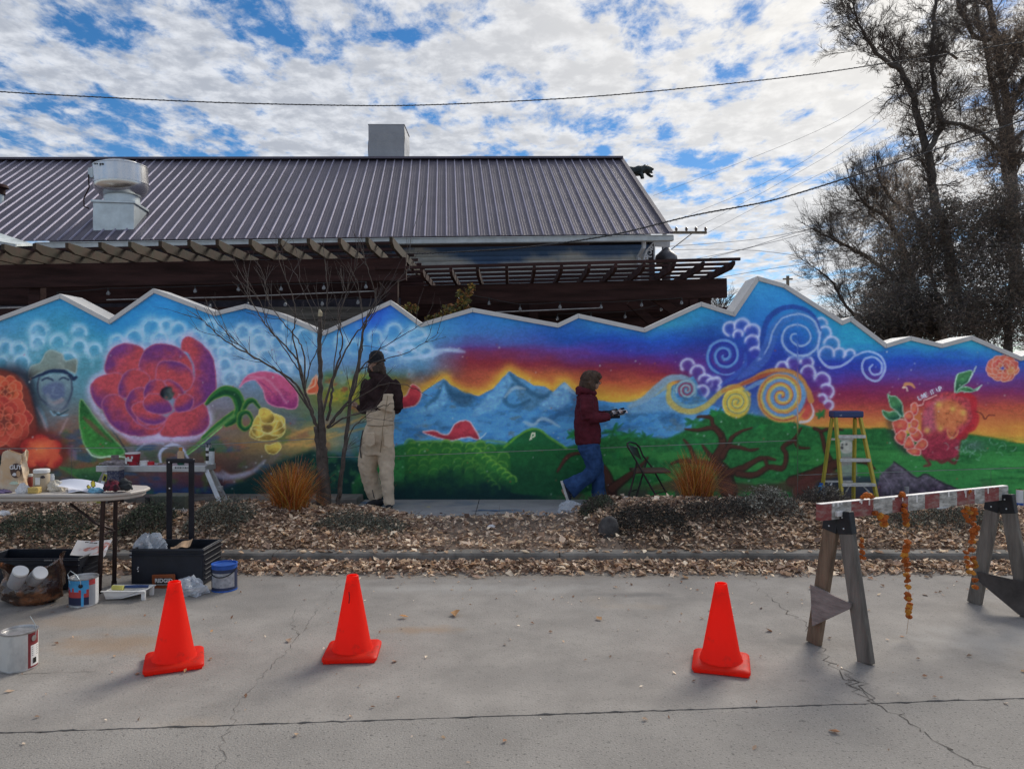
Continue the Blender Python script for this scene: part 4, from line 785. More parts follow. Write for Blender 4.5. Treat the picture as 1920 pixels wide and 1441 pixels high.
d0 = sp(1199, 0); mb = MB(); mb.tube([(d0.x+.02, d0.y-.40, 4.34), (d0.x+.02, d0.y-.40, 4.22), (d0.x-.03, d0.y-.08, 4.08), (d0.x-.03, d0.y-.08, 3.3)], .045, 6); mb.build('downspout', M_trim, bld, smooth=True)
cnr = sp(1226, 0); MB().box((cnr.x-.05, cnr.y-.03, 3.95), (.10, .05, .9)).build('corner_trim', M_wdark, bld)
MB().poly([P(1229,446,15.3), P(1257,444,15.3), P(1256,463,15.3), P(1229,462,15.3)], (0, .03, 0)).build('rake_return', M_trim, bld)
mb = MB()                                             # scroll bracket
for cx, cy, r in ((1218,474,8), (1212,484,5), (1222,464,4)):
    pts = [P(cx+r*(1-t*.8)*math.cos(7*t+1), cy+r*(1-t*.8)*math.sin(7*t+1), 15.15) for t in np.linspace(0, 1, 14)]; mb.tube(pts, .014, 5)
mb.tube([P(1206,490,15.15), P(1212,470,15.15), P(1226,454,15.15)], .016, 5); mb.tube([P(1227,452,15.15), P(1227,492,15.15)], .016, 5); mb.build('scroll_bracket', M_trim, bld, smooth=True)
# rooftop kitchen exhaust fan
def onroof(px_, py_):
    r = Vector(((px_-960)/F, 1, -(py_-HY)/F)); o_ = Vector((0, 0, EYE)); t = (ER-o_).dot(nrm)/r.dot(nrm); return o_+r*t
q = onroof(203, 433); s_ = q.y/F
fan = root('exhaust_fan', q, 'round spun metal exhaust fan on a square galvanised curb near the left roof eave', 'exhaust fan')
Rz = Matrix.Rotation(math.radians(8), 3, 'Z'); c = q+Vector((.02, .42, 0)); bw = .75; bh = .58
MB().box(c+Vector((0, 0, bh/2-.02)), (bw, bw, bh), Rz).build('curb_box', M_galv, fan, bevel=.01)
MB().box(c+Vector((0, 0, bh)), (bw+.06, bw+.06, .05), Rz).build('curb_flange', M_galv, fan, bevel=.008)
MB().box(c+Vector((-.05, -.05, -.12)), (bw+.3, bw+.35, .03), Matrix.Rotation(math.atan(.656), 3, 'X')).build('flashing', mat('flashing_metal', (.30,.29,.27), .6, var=.3, scale=4), fan)
tl = Matrix.Rotation(math.radians(-2.5), 3, 'Y')
MB().lathe([(.33,0),(.325,.15),(.33,.19)], c+Vector((.03, 0, bh+.02)), 40, tl).build('neck', M_galv, fan, smooth=True)
MB().lathe([(.33,.16),(.385,.18),(.455,.25),(.495,.34),(.498,.40)], c+Vector((.03, 0, bh+.02)), 48, tl).build('bowl', M_alu, fan, smooth=True)
MB().lathe([(.506,.40),(.506,.415),(.496,.42),(.495,.74),(.502,.745),(.502,.76),(.48,.77)], c+Vector((.03, 0, bh+.02)), 48, tl).build('drum', M_alu, fan, smooth=True)
MB().lathe([(.48,.765),(.37,.80),(.355,.825),(.31,.84),(.05,.85),(.0,.85)], c+Vector((.03, 0, bh+.02)), 40, tl).build('cap', M_alu, fan, smooth=True)
MB().box(c+Vector((-.46, -.2, bh+.60)), (.12, .1, .2)).build('switch_box', M_galv, fan, bevel=.01)
MB().tube([c+Vector(v) for v in ((-.5,-.25,bh+.56),(-.49,-.27,bh+.5),(-.46,-.3,bh+.3),(-.52,-.38,bh+.05),(-.5,-.4,bh-.1),(-.4,-.41,bh-.14))], .013, 6).build('cable', M_dwood, fan, smooth=True)
for i, dx in enumerate((-.17, -.13, -.07, -.03)): MB().box(c+Vector((dx-.06, -.502, bh+.70)), (.03, .006, .03)).build('print_mark', mat('black_print', (.02,.02,.02), .6), fan)
# tarp-wrapped chimney box behind the ridge
q = P(730, 312, 19.7); ch = root('vent_box', q, 'pale grey sheet wrapped square vent standing on the roof ridge', 'vent')
def vb(u, v): return None
M_tarp = mat('grey_sheet', (.33,.345,.37), .6, var=.06, scale=3, bump=.4, bscale=5, bdist=.05)
mb = MB(); ww = .93; hh = .95
nseg = 10
for side in range(4):
    def fs(u, v, side=side):
        t = (u-.5)*ww; wob = .012*math.sin(9*v+side)+.02*math.exp(-((v-.15)/.06)**2)*math.sin(5*u+side); x_, y_ = [(t, -ww/2-wob), (ww/2+wob, t), (-t, ww/2+wob), (-ww/2-wob, -t)][side]; fl = 1+.05*(1-v)**3; return q+Vector((x_*fl, y_*fl, -.35+(hh+.35)*v))
    mb.grid(fs, nseg, 14)
mb.build('sheet', M_tarp, ch, smooth=True); MB().box(q+Vector((0, 0, hh)), (ww+.03, ww+.03, .03)).build('lid', M_tarp, ch, bevel=.01)
# crouching bronze cat at the gable
cat = root('cat_statue', P(1180, 330, 19.3), 'dark bronze prowling big cat figure projecting from the roof gable', 'statue')
mb = MB(); D = 19.4
def T(pts, rs, dy=0., ry=None, n=10): mb.tube([P(x, y, D+dy) for x, y in pts], [r*D/F for r in rs], n, ry=[r*D/F for r in ry] if ry else None)
T([(1150,326),(1165,322),(1178,321),(1190,322),(1198,320),(1206,319)], [5,9,9.5,9,10,8]); T([(1204,318),(1212,317),(1219,317)], [7.5,7.5,5]); T([(1216,315),(1222,316.5),(1226,318)], [4.5,3.2,2.2]); T([(1216,321),(1221,323),(1224,324)], [3,2.4,1.6])
T([(1200,324),(1204,330),(1203,334),(1208,333)], [5,4,3,2.2], -.12); T([(1212,322),(1216,327),(1221,331),(1225,330)], [4,3.4,2.8,2], .12); T([(1208,311),(1210,308)], [2.4,1]); T([(1214,311),(1215,309)], [2.2,1], .15)
fused(mb, 'body', mat('dark_bronze', (.03,.04,.042), .45, metal=.5, var=.5, scale=9, bump=.3), cat, .018, 2)
# pale awning corner at far left
aw = root('awning', P(-40, 455, 12), 'pale metal awning corner at the left edge under the roof', 'awning')
mb = MB().poly([P(-120,404,12.2), P(0,437,12.2), P(60,457,12.2), P(28,458,11.6), P(-120,428,11.6)], (0, .02, -.03)); mb.build('panel', mat('awning_metal', (.62,.66,.64), .5, metal=.1), aw)
MB().beam(P(-120,437,11.62), P(30,461,11.62), .03, .05).build('front_edge', M_gut, aw)
MB().beam(P(-60,450,11.7), Vector((P(-60,450,11.7).x, 11.7, 0)), .06, .06).build('post', M_gut, aw)
vst = root('roof_cowl', P(2, 352, 15.6), 'small dark metal cowl at the left edge of the roof', 'vent'); MB().lathe([(.10,0),(.10,.12),(.16,.14),(.14,.2),(0,.24)], P(0,365,15.5), 16).build('hood', M_dwood, vst, smooth=True); MB().lathe([(.07,-.3),(.07,.0)], P(0,365,15.5), 12).build('stem', M_galv, vst)
# ---------------------------------------------------------------- pergolas
def beamp(mb, a, b, w_, h_, **k): mb.beam(a, b, w_, h_, **k)
def Zb(px_, py_, d): return P(px_, py_, d)
def pergola(label, x0, x1, dn, db, tl_, tr_, bh_, rxs, rtop, rh, rmat, back, pxs, posts, braces, zo=-.003):
    ra = root('pergola', (Zb((x0+x1)/2, 500, db).x, db, 0), label, 'pergola', 'dark timber pergolas behind the wall')
    A = Zb(x0, tl_, db); B = Zb(x1, tr_, db); dn_v = Vector((0, 0, -bh_/2))
    MB().beam(A+dn_v, B+dn_v, .09, bh_).build('beam', M_dwood, ra, bevel=.006)
    zt_ = lambda x_: A.z+(B.z-A.z)*(x_-A.x)/(B.x-A.x)
    for dpt in back[1]:
        MB().beam(Vector((A.x, dpt, A.z)) + dn_v, Vector((B.x, dpt, B.z))+dn_v, .09, bh_).build('beam', M_dwood, ra, bevel=.006)
    for xx in rxs:
        p = Zb(xx, 480, dn); z_ = zt_(p.x)-zo
        pr = [(dn, z_+rh), (back[0], z_+rh), (back[0], z_), (dn+.16, z_), (dn, z_+.05)]
        MB().poly([(p.x-.022, y_, zz) for y_, zz in pr], (.044, 0, 0)).build('rafter', rmat, ra, bevel=.003)
    for dpt in pxs:
        xa, xb = A.x-.2, (B.x+.02 if dpt > 11 else B.x-.12); MB().beam((xa, dpt, zt_(xa)+rh-zo+.022), (xb, dpt, zt_(xb)+rh+.03), .045, .04).build('purlin', M_dwood, ra)
    for (xx, dpt) in posts:
        p = Zb(xx, 600, dpt); MB().box((p.x, dpt+.12 if abs(dpt-db) < .2 else dpt, (zt_(p.x)-bh_*.2)/2), (.17, .15, zt_(p.x)-bh_*.2)).build('post', M_dwood, ra, bevel=.008)
    for (a_, b2, dpt) in braces: MB().beam(Zb(*a_, dpt), Zb(*b2, dpt), .09, .14, up=(1, 0, 1)).build('brace', M_dwood, ra)
    return ra
pergola('left dark timber pergola with pale weathered rafter tails above the flower end of the wall', -200, 762, 9.6, 10.5, 501, 483, .33, [-170,-112,-54,5,64,125,187,243,300,354,407,469,524,578,636,688,733], 0, .125, M_rwood, (13.2, (12.6,)), [10.2, 10.7, 11.2, 11.65, 12.1, 12.55, 13.0], [(733,10.5),(60,10.5),(733,12.6)], [((800,640),(700,530),10.72)])
pergola('right dark timber pergola with black rafter tails reaching past the gable', 752, 1362, 10.4, 11.5, 537, 522, .30, [790,845,895,950,1002,1053,1105,1155,1208,1264,1319,1376], 0, .10, M_dwood, (14.1, (13.4,)), [10.42, 10.85, 11.3, 11.75, 12.2, 12.65, 13.1, 13.6], [(1325,11.5),(1000,13.4),(1300,13.4)], [((1275,592),(1212,545),11.75), ((1228,610),(1180,565),12.6)])
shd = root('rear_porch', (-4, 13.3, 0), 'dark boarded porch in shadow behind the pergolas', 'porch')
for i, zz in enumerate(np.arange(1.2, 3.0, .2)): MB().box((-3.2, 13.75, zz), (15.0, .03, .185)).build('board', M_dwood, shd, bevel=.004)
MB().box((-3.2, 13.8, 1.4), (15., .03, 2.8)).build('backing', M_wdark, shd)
M_fence = mat('grey_fence_board', (.15,.135,.12), .9, var=.45, scale=5, bump=.5, bscale=18, stretch=(.3,1,4), rand=.2)
fe = root('plank_fence', (P(600, 600, 11).x, 11, 0), 'weathered grey horizontal plank fence seen in the dip of the wall', 'fence')
x0_, x1_ = P(470, 0, 11).x, P(756, 0, 11).x
for i in range(13):
    zz = .1+i*.195; MB().box(((x0_+x1_)/2, 11+random.uniform(-.006, .006), zz+.095), (x1_-x0_, .025, .186)).build('plank', M_fence, fe, bevel=.003)
for xx in (x0_+.05, (x0_+x1_)/2, x1_-.05): MB().box((xx, 11.06, 1.3), (.09, .09, 2.6)).build('post', M_fence, fe)
# lamps on strings
sg = 'strings of bulbs under the pergolas'
M_wire = mat('black_cable', (.02,.02,.022), .6, bump=0); M_bulb = mat('bulb_glass', (.42,.43,.46), .12, trans=.6, bump=0, spec=.8); M_sock = M_wire; M_cond = mat('pale_conduit', (.40,.39,.40), .5, bump=0)
bulb_me = None
def string(label, pts, d, sagpx=5):
    r = root('string_lights', P(*pts[0], d), label, 'string lights', sg); w_ = []
    for i, (x_, y_) in enumerate(pts[:-1]):
        x2, y2 = pts[i+1]
        for t in np.linspace(0, 1, 6)[:-1]: w_.append(P(x_+(x2-x_)*t, y_-9+(y2-y_)*t+sagpx*4*t*(1-t)*.25, d))
    w_.append(P(pts[-1][0], pts[-1][1]-9, d)); MB().tube(w_, .005, 4).build('wire', M_wire, r)
    for x_, y_ in pts:
        p = P(x_, y_, d); MB().tube([p+Vector((0, 0, .07)), p+Vector((0, 0, .028))], .012, 6).build('socket', M_sock, r)
        MB().lathe([(.009,.03),(.016,.018),(.026,-.004),(.022,-.024),(.0,-.034)], p, 10).build('bulb', M_bulb, r, smooth=True)
string('string of clear bulbs in front of the left pergola beam shadow', [(108,557),(203,549),(285,547),(366,545),(447,542),(527,541),(607,539),(686,537)], 10.2)
string('lower string of clear bulbs close above the wall dip by the bare tree', [(394,573),(465,570),(535,570),(604,569),(671,566)], 10.3)
string('string of clear bulbs under the right pergola beam', [(862,556),(917,568),(975,579),(1050,575),(1127,575),(1203,571),(1278,567)], 11.2)
string('short rear string of bulbs among the right pergola braces', [(1045,597),(1108,594),(1172,593),(1240,579)], 12.3)
cd_ = root('conduit', P(300, 574, 10.7), 'thin pale conduit running level beneath the left pergola', 'conduit')
MB().tube([P(-100,580,10.7), P(48,576,10.7)], .012, 6).build('tube', M_cond, cd_); MB().tube([P(200,562,10.7), P(420,557,10.7), P(718,545,10.7)], .008, 6).build('tube', M_cond, cd_)
cd2 = root('conduit', P(1000, 582, 11.3), 'thin pale conduit running level beneath the right pergola', 'conduit'); MB().tube([P(930,585,11.3), P(1127,577,11.3)], .008, 6).build('tube', M_cond, cd2)
# ---------------------------------------------------------------- poles and wires
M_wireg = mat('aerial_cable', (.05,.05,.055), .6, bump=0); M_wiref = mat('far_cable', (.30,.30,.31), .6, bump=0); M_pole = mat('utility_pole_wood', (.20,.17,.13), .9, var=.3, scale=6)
pl = root('utility_pole', P(1247, 700, 42), 'wooden utility pole with crossarm and insulators beyond the right gable', 'utility pole')
p = P(1246, 438, 42); MB().tube([(p.x, 42, 0), (p.x, 42, p.z+.5)], [.16, .12], 10).build('pole', M_pole, pl)
MB().beam(P(1190,436,42), P(1325,436,42), .12, .14).build('crossarm', M_pole, pl)
for xx in (1268, 1287, 1305, 1323): MB().lathe([(.05,0),(.09,.05),(.06,.1),(.1,.15),(.0,.26)], P(xx, 433, 42), 8).build('insulator', mat('insulator_glaze', (.12,.09,.08), .2, bump=0), pl, smooth=True)
MB().beam(P(1297,438,42), P(1253,472,42), .06, .05).build('brace', M_pole, pl)
p2 = root('utility_pole', P(1477, 700, 60), 'thin distant utility pole rising just above the tall wall peak', 'utility pole'); q = P(1477, 517, 60); MB().tube([(q.x, 60, 0), (q.x, 60, q.z)], [.17, .13], 8).build('pole', M_pole, p2)
MB().beam(P(1468,523,60), P(1486,523,60), .12, .12).build('crossarm', M_pole, p2)
p3 = root('roof_vent', P(1249, 490, 17), 'squat dark turbine vent showing over the right pergola', 'vent'); MB().lathe([(.10,-3.2),(.10,.0),(.22,.02),(.26,.12),(.24,.22),(.15,.30),(.09,.36),(.05,.44),(0,.46)], P(1249, 497, 17), 20).build('turbine', mat('vent_metal', (.10,.10,.11), .45, metal=.6), p3, smooth=True)
MB().tube([P(1247, 480, 17), P(1246, 452, 17)], .07, 8).build('stack', M_trim, p3)
def wire(label, pts, d0_, d1_, r, m=None, twist=0, n=10):
    sp_ = spl(pts, False, n); k = len(sp_); W = [P(x_, y_, d0_+(d1_-d0_)*i/(k-1)) for i, (x_, y_) in enumerate(sp_)]
    o = MB(); o.tube(W, r, 5)
    if twist:
        W2 = []
        for i in range(k-1):
            for t in np.linspace(0, 1, 9)[:-1]: p = W[i].lerp(W[i+1], t); th = (i*5+t*5)*1.7; W2.append(p+Vector((0, math.cos(th)*r*.9, math.sin(th)*r*.9)))
        o.tube(W2, r*.6, 4)
    ob = o.build('overhead_cable', m or M_wireg, None, smooth=True); tag(ob, label, 'cable', 'overhead cables'); return ob
wire('long sagging cable crossing the sky above the whole roof', [(-120,160),(0,172),(200,183),(400,192),(600,197),(750,198),(900,193),(1100,182),(1300,164),(1500,142),(1640,122),(1760,104),(1920,78)], 14, 17, .011, twist=1)
wire('thick cable passing in front of the gutter and rising right into the trees', [(640,478),(770,476),(900,470),(1000,462),(1150,440),(1300,404),(1450,375),(1600,330),(1740,285),(1920,225)], 14.2, 12.5, .013, twist=1)
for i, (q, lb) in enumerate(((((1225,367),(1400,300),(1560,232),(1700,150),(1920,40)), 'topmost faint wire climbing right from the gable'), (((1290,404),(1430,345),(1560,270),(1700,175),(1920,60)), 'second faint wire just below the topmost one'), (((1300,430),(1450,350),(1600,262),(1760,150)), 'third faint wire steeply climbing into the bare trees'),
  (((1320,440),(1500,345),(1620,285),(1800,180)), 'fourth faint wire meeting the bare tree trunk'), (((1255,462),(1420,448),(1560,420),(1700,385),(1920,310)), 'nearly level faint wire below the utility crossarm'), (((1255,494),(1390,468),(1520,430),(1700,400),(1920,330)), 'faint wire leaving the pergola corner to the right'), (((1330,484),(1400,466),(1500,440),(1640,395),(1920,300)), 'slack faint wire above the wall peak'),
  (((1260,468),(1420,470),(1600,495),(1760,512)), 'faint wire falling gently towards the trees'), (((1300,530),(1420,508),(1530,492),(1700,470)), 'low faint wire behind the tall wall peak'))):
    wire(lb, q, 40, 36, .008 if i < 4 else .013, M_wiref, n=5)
wire('loose wire hanging from the eave over the roof ribs', [(768,476),(770,450),(778,420),(790,385),(800,358)], 13.6, 14.8, .006)
# ---------------------------------------------------------------- trees
M_bark = mat('grey_bark', (.085,.075,.066), .9, var=.4, scale=10, bump=.6, bscale=20); M_twig = mat('twig_bark', (.11,.092,.08), .9, bump=0, var=.2)
class TW:                                              # many thin tapered twigs in one mesh, numpy-friendly
    def __init__(s): s.V = []; s.F = []
    def seg(s, pts, r0, r1, n=3):
        k = len(s.V); m_ = len(pts); t = (pts[-1]-pts[0]); t = t.normalized() if t.length > 0 else Vector((0, 0, 1)); a = t.cross(Vector((0, 1, .1))).normalized(); b = t.cross(a)
        for i, p in enumerate(pts):
            r = r0+(r1-r0)*i/(m_-1)
            for j in range(n): th = 6.2832*j/n; s.V.append(tuple(p+a*(math.cos(th)*r)+b*(math.sin(th)*r)))
        for i in range(m_-1):
            for j in range(n): s.F.append((k+i*n+j, k+i*n+(j+1) % n, k+(i+1)*n+(j+1) % n, k+(i+1)*n+j))
    def build(s, name, m, parent): 
        V = np.array(s.V)-np.array(wloc(parent)); return add_obj(name, np_mesh(name, V, s.F, m), parent)
def rv(a=1.): return Vector((random.gauss(0, a), random.gauss(0, a), random.gauss(0, a)))
def grow(tw, p, d, ln, r, depth, up=.12, kids=(3, 5), spread=.75, shrink=.62, jit=.12, rmin=.006, segs=4):
    pts = [p]; q = p.copy(); dd = d.copy()
    for i in range(segs): dd = (dd+rv(jit)+Vector((0, 0, up*.25))).normalized(); q = q+dd*(ln/segs); pts.append(q.copy())
    tw.seg(pts, r, max(r*.5, rmin*.7), 3 if depth < 3 else 5)
    if depth <= 0: return
    for k in range(random.randint(*kids)):
        t = random.uniform(.25, 1.); i = min(int(t*segs), segs-1); b = pts[i].lerp(pts[i+1], t*segs-i); nd_ = (dd+rv(spread)*.8+Vector((0, 0, up))).normalized()
        grow(tw, b, nd_, ln*shrink*random.uniform(.7, 1.2), max(r*.55, rmin), depth-1, up, kids, spread, shrink, jit, rmin, segs)
def limb(mb, pts, rs, n=9): sp_ = spl(pts, False, 5); ws = np.interp(np.linspace(0, 1, len(sp_)), np.linspace(0, 1, len(rs)), rs); return sp_, ws
def big_tree(label, d, trunks, dens, base, group='bare trees on the right', tw_up=.1, tl=1.05):
    tr = root('bare_tree', (P(*base, d).x, d, 0), label, 'tree', group); mb = MB(); tw = TW()
    for pts, rs, nt_, dj in trunks:
        sp_, ws = limb(mb, pts, rs); L_ = len(sp_); W = [P(x_, y_, d+dj*i/L_) for i, (x_, y_) in enumerate(sp_)]
        mb.tube([w_+rv(.02) for w_ in W], [float(v)*d/F for v in ws], 8)
        for k in range(int(nt_*dens*3.2)):
            i = random.randint(int(L_*.15), L_-2); dd = (W[i+1]-W[i]).normalized(); sdn = (dd*.6+rv(.85)+Vector((0, 0, .25))).normalized()
            grow(tw, W[i], sdn, tl*random.uniform(.5, 1.1), max(float(ws[i])*d/F*.22, .014), 3, tw_up, (4, 6), .6, .62, .10, .0045)
        grow(tw, W[-1], (W[-1]-W[-3]).normalized(), tl*.8, float(ws[-1])*d/F*.8, 3, tw_up, (4, 6), .5, .62, .10, .0045)
    mb.build('trunk', M_bark, tr, smooth=2); tw.build('crown', M_twig, tr); return tr
Z9 = Zf(1480, 0, 2.184)
big_tree('bare forked tree whose left limb leans over the sky', 30, [
  (Z9((680,1250),(650,1000),(600,830),(570,650),(540,530),(505,400),(475,330),(450,280)), [12,9,8,7.5,6.5,5.5,5,4.5], 16, 1.),
  (Z9((450,280),(380,240),(330,180),(300,130),(270,60),(262,-20)), [4.5,3.6,3,2.4,1.8,1.2], 16, -1.), (Z9((450,280),(435,220)), [3,1.6], 1, 0),
  (Z9((570,620),(620,520),(610,430),(590,330),(585,220),(590,100),(605,-30)), [5.5,5,4.6,4.2,4,3.5,3], 20, 1.5), (Z9((505,400),(540,350),(545,290)), [3,2,1.4], 4, 1),
  (Z9((620,500),(700,510),(790,550),(860,620)), [4,3.5,3.5,3], 8, 1)], 1., (1790, 700))
big_tree('tall bare tree with several upright stems at the right edge', 33, [
  (Z9((930,1250),(925,1000),(915,800),(905,600),(890,430),(870,300),(845,150),(810,-30)), [13,10,9,8,7,6.5,6,5], 22, 1.),
  (Z9((915,800),(880,700),(870,560),(850,430),(820,300),(800,180),(770,60),(760,-30)), [5.5,5,4.5,4.2,4,3.5,3,2.6], 18, -1.),
  (Z9((895,450),(940,380),(960,330),(1000,280)), [5,4.5,4,3.5], 6, -1), (Z9((880,330),(930,250),(900,180),(980,120)), [5,4.5,4,3.5], 6, 1),
  (Z9((860,200),(910,180),(960,220),(1040,250)), [6,6,6,5], 6, 1), (Z9((830,160),(760,150),(700,40),(690,-30)), [4.5,4,3,2.5], 10, 1), (Z9((690,240),(620,210),(540,230)), [2.5,2,1.5], 5, .5),
  (Z9((900,600),(960,540),(1040,500)), [5,4,4], 4, 1)], 1., (1900, 700))
big_tree('low spreading bare tree leaning left beyond the tall wall peak', 36, [
  (Z9((700,1300),(560,1305),(440,1300),(300,1300),(230,1250),(180,1160),(110,1100)), [6,5,4.5,3.5,2.8,2,1.2], 16, 1.),
  (Z9((520,1300),(440,1150),(330,1060),(240,1010),(180,980)), [6,5,4,3,2], 18, 1.), (Z9((520,1200),(470,1020),(400,900),(330,850),(290,810)), [6,5,3.6,2.6,1.8], 20, -1.), (Z9((600,1000),(520,900),(430,830),(380,760)), [5,4,3,2], 14, 0)], 1., (1750, 700), tl=1.5)
# dense brown evergreens: leaf sprays through the crown's volume
M_leafd = attr_mat('dark_foliage', rough=.8, gain=1.75, var=.15, bump=0, sub=.5)
def leafy(name, label, cat, d, blobs, n, size, cols, base, group=None, trunkr=.18, parts=('trunk', 'crown'), flat=.5, top=None, mm=None):
    tr = root(name, (P(*base, d).x, d, 0), label, cat, group); R_ = np.random.RandomState(abs(hash(label)) % 1000 if False else len(label)*7+int(d)); V = []; Cc = []
    tot = sum(b[2]*b[3] for b in blobs); cen = []
    for (x_, y_, rx, ry, dj) in blobs:
        c = P(x_, y_, d+dj); sx, sz = rx*d/F*.98, ry*d/F*.98; m_ = int(n*rx*ry/tot)
        q = R_.normal(size=(m_, 3)); q /= np.linalg.norm(q, axis=1)[:, None]; rr = R_.uniform(.1, 1., m_)**.55; q = q*rr[:, None]*np.array([sx, min(sx, sz)*.9, sz])
        lump = fbm(q[:, 0]*1.0+c.x+50, q[:, 2]+q[:, 1]*.6+30, .55, 77, 3); q = q*(.75+.55*lump)[:, None]; q = q[(lump > .33)]; q = q+np.array(c)
        cen.append(q)
    Q = np.concatenate(cen); m_ = len(Q); a = R_.normal(size=(m_, 3)); a /= np.linalg.norm(a, axis=1)[:, None]; b = np.cross(a, R_.normal(size=(m_, 3))); b /= np.linalg.norm(b, axis=1)[:, None]+1e-9
    s_ = size*R_.uniform(.5, 1.4, m_)[:, None]; V = np.stack([Q-a*s_, Q+b*s_*flat, Q+a*s_, Q-b*s_*flat], 1).reshape(-1, 3); Fq = np.arange(m_*4).reshape(-1, 4)
    ci = R_.randint(0, len(cols), m_); Cc = np.array([lin(c) for c in cols])[ci]*R_.uniform(.6, 1.35, m_)[:, None]; Cc = np.repeat(Cc, 4, 0)
    c0 = P(blobs[0][0], blobs[0][1], d); bz = 0.
    if trunkr: MB().tube([(tr.location.x, d, bz), (tr.location.x*.6+c0.x*.4, d, c0.z*.5), tuple(c0)], [trunkr, trunkr*.8, trunkr*.4], 8).build(parts[0], M_bark, tr, smooth=2)
    add_obj(parts[1], np_mesh(parts[1], V-np.array(tr.location), Fq, mm or M_leafd, Cc), tr); return tr
DK = [(94,86,80), (80,74,70), (112,100,90), (86,84,76), (72,70,70)]
leafy('evergreen_tree', 'dense brown evergreen mass between the two bare trees', 'tree', 27, [(1760,560,110,100,0),(1690,595,80,65,-1),(1790,450,85,90,0),(1720,480,75,70,1),(1660,540,65,55,1),(1740,410,60,60,0)], 62000, .075, DK, (1760,700), 'dense evergreens on the right', flat=.2)
leafy('evergreen_tree', 'dense brown evergreen filling the right edge above the low wall', 'tree', 24, [(1890,540,95,115,0),(1850,600,90,70,0),(1970,540,90,140,1),(1850,440,75,80,1),(1900,400,70,80,0)], 62000, .07, DK, (1890,700), 'dense evergreens on the right', flat=.2)
leafy('evergreen_tree', 'low dark evergreen tucked behind the wall steps', 'tree', 26, [(1650,615,55,38,0),(1720,600,80,50,0),(1800,600,90,60,0)], 22000, .085, DK, (1690,700), 'dense evergreens on the right', flat=.2)
leafy('evergreen_tree', 'loose airy crown of fine dry twigs around the bare limbs', 'tree', 31, [(1700,350,80,90,0),(1800,280,100,120,0),(1640,440,70,60,0),(1880,300,80,140,0),(1820,110,110,130,0),(1730,200,75,100,0),(1690,100,50,70,0),(1900,80,80,110,0)], 26000, .10, [(110,98,86),(88,78,70)], (1800,700), 'dense evergreens on the right', trunkr=.1, flat=.09)
# small distant bush left of the peak; autumn vine
tr = root('bare_tree', P(1345, 700, 34), 'small distant bare bush between the pergola end and the tall wall peak', 'tree', 'bare trees on the right'); tw = TW()
for k in range(26): grow(tw, P(1340+random.uniform(-6, 14), 600, 34), Vector((random.gauss(.0, .5), random.gauss(0, .4), 1)).normalized(), 1.1, .02, 2, .15, (2, 4), .5, .62, .1, .008)
tw.build('crown', M_twig, tr); MB().tube([(P(1345,0,34).x, 34, 0), P(1345, 596, 34)], .08, 6).build('trunk', M_bark, tr)
M_vine = attr_mat('vine_leaf', rough=.7, var=.2, bump=0)
leafy('climbing_vine', 'yellow and green autumn vine climbing the pergola above the wall', 'vine', 9.9, [(870,560,16,22,0),(850,585,28,16,0),(820,600,24,14,0),(880,590,20,20,0),(770,578,18,10,0),(884,540,10,12,0),(800,615,22,10,0)], 1300, .026, [(140,115,55),(110,105,55),(85,88,50),(140,95,55),(70,68,48)], (850,640), None, .02, ('stem', 'foliage'), .7, mm=M_vine)
# ---------------------------------------------------------------- leaf litter, grasses, low shrubs
M_leaf = attr_mat('fallen_leaf', rough=.8, var=.12, bump=0, gain=2.1, sub=.3)
def leaves(name, pts, sz, cols, kind='stuff', seed=3, tilt=.46, parent=None):
    R_ = np.random.RandomState(seed); n_ = len(pts); Pn = np.array(pts); yaw = R_.uniform(0, 6.28, n_); s_ = sz*R_.uniform(.4, 1.15, n_)*np.where(R_.rand(n_) < .14, 1.9, 1.)
    a = np.stack([np.cos(yaw), np.sin(yaw), R_.normal(0, tilt, n_)], 1); a /= np.linalg.norm(a, axis=1)[:, None]; up = np.stack([R_.normal(0, tilt*.8, n_), R_.normal(0, tilt*.8, n_), np.ones(n_)], 1); b = np.cross(up, a); b /= np.linalg.norm(b, axis=1)[:, None]; c = np.cross(a, b)
    sv = s_[:, None]; w_ = (R_.uniform(.4, .75, n_)*s_)[:, None]; cu = (R_.uniform(-.1, .5, n_)*s_)[:, None]
    V = np.stack([Pn-a*sv, Pn-a*sv*.1+b*w_+c*cu, Pn+a*sv+c*cu*.6, Pn-a*sv*.1-b*w_+c*cu, Pn+a*sv*.0-c*cu*.15], 1).reshape(-1, 3)
    k = np.arange(n_)[:, None]*5; Fq = np.concatenate([k+np.array([[0, 4, 1]]), k+np.array([[4, 2, 1]]), k+np.array([[0, 3, 4]]), k+np.array([[4, 3, 2]])])
    ci = R_.randint(0, len(cols), n_); Cc = np.array([lin(q) for q in cols])[ci]*R_.uniform(.65, 1.3, n_)[:, None]; Cc = np.repeat(Cc, 5, 0)
    o = add_obj(name, np_mesh(name, V, Fq, M_leaf, Cc), parent); 
    if kind: o['kind'] = kind
    return o
LC = [(172,154,136), (146,126,108), (198,182,160), (126,106,90), (104,84,70), (160,134,108), (138,116,100), (84,66,56), (184,164,140), (96,80,70)]
pts = []; n_ = 0
while n_ < 44000:
    x = random.uniform(-6.8, 6.8); y = random.uniform(6.36, 8.15); 
    if abs(x) > y*.74+.4: continue
    mid = 1-ss(-1.25, -.5, x)*(1-ss(.45, .95, x)); 
    if random.random() > .25+.75*mid+.35*ss(6.9, 6.4, y): continue
    if y > 7.8+.07*math.sin(x*2.3) and x > -1.7 and random.random() > .05: continue
    if fbm(np.array([x]), np.array([y]), .5, 7)[0] < .36 and random.random() < .45: continue
    pts.append((x, y, max(bedz(x, y), .02)+random.uniform(.004, .05))); n_ += 1
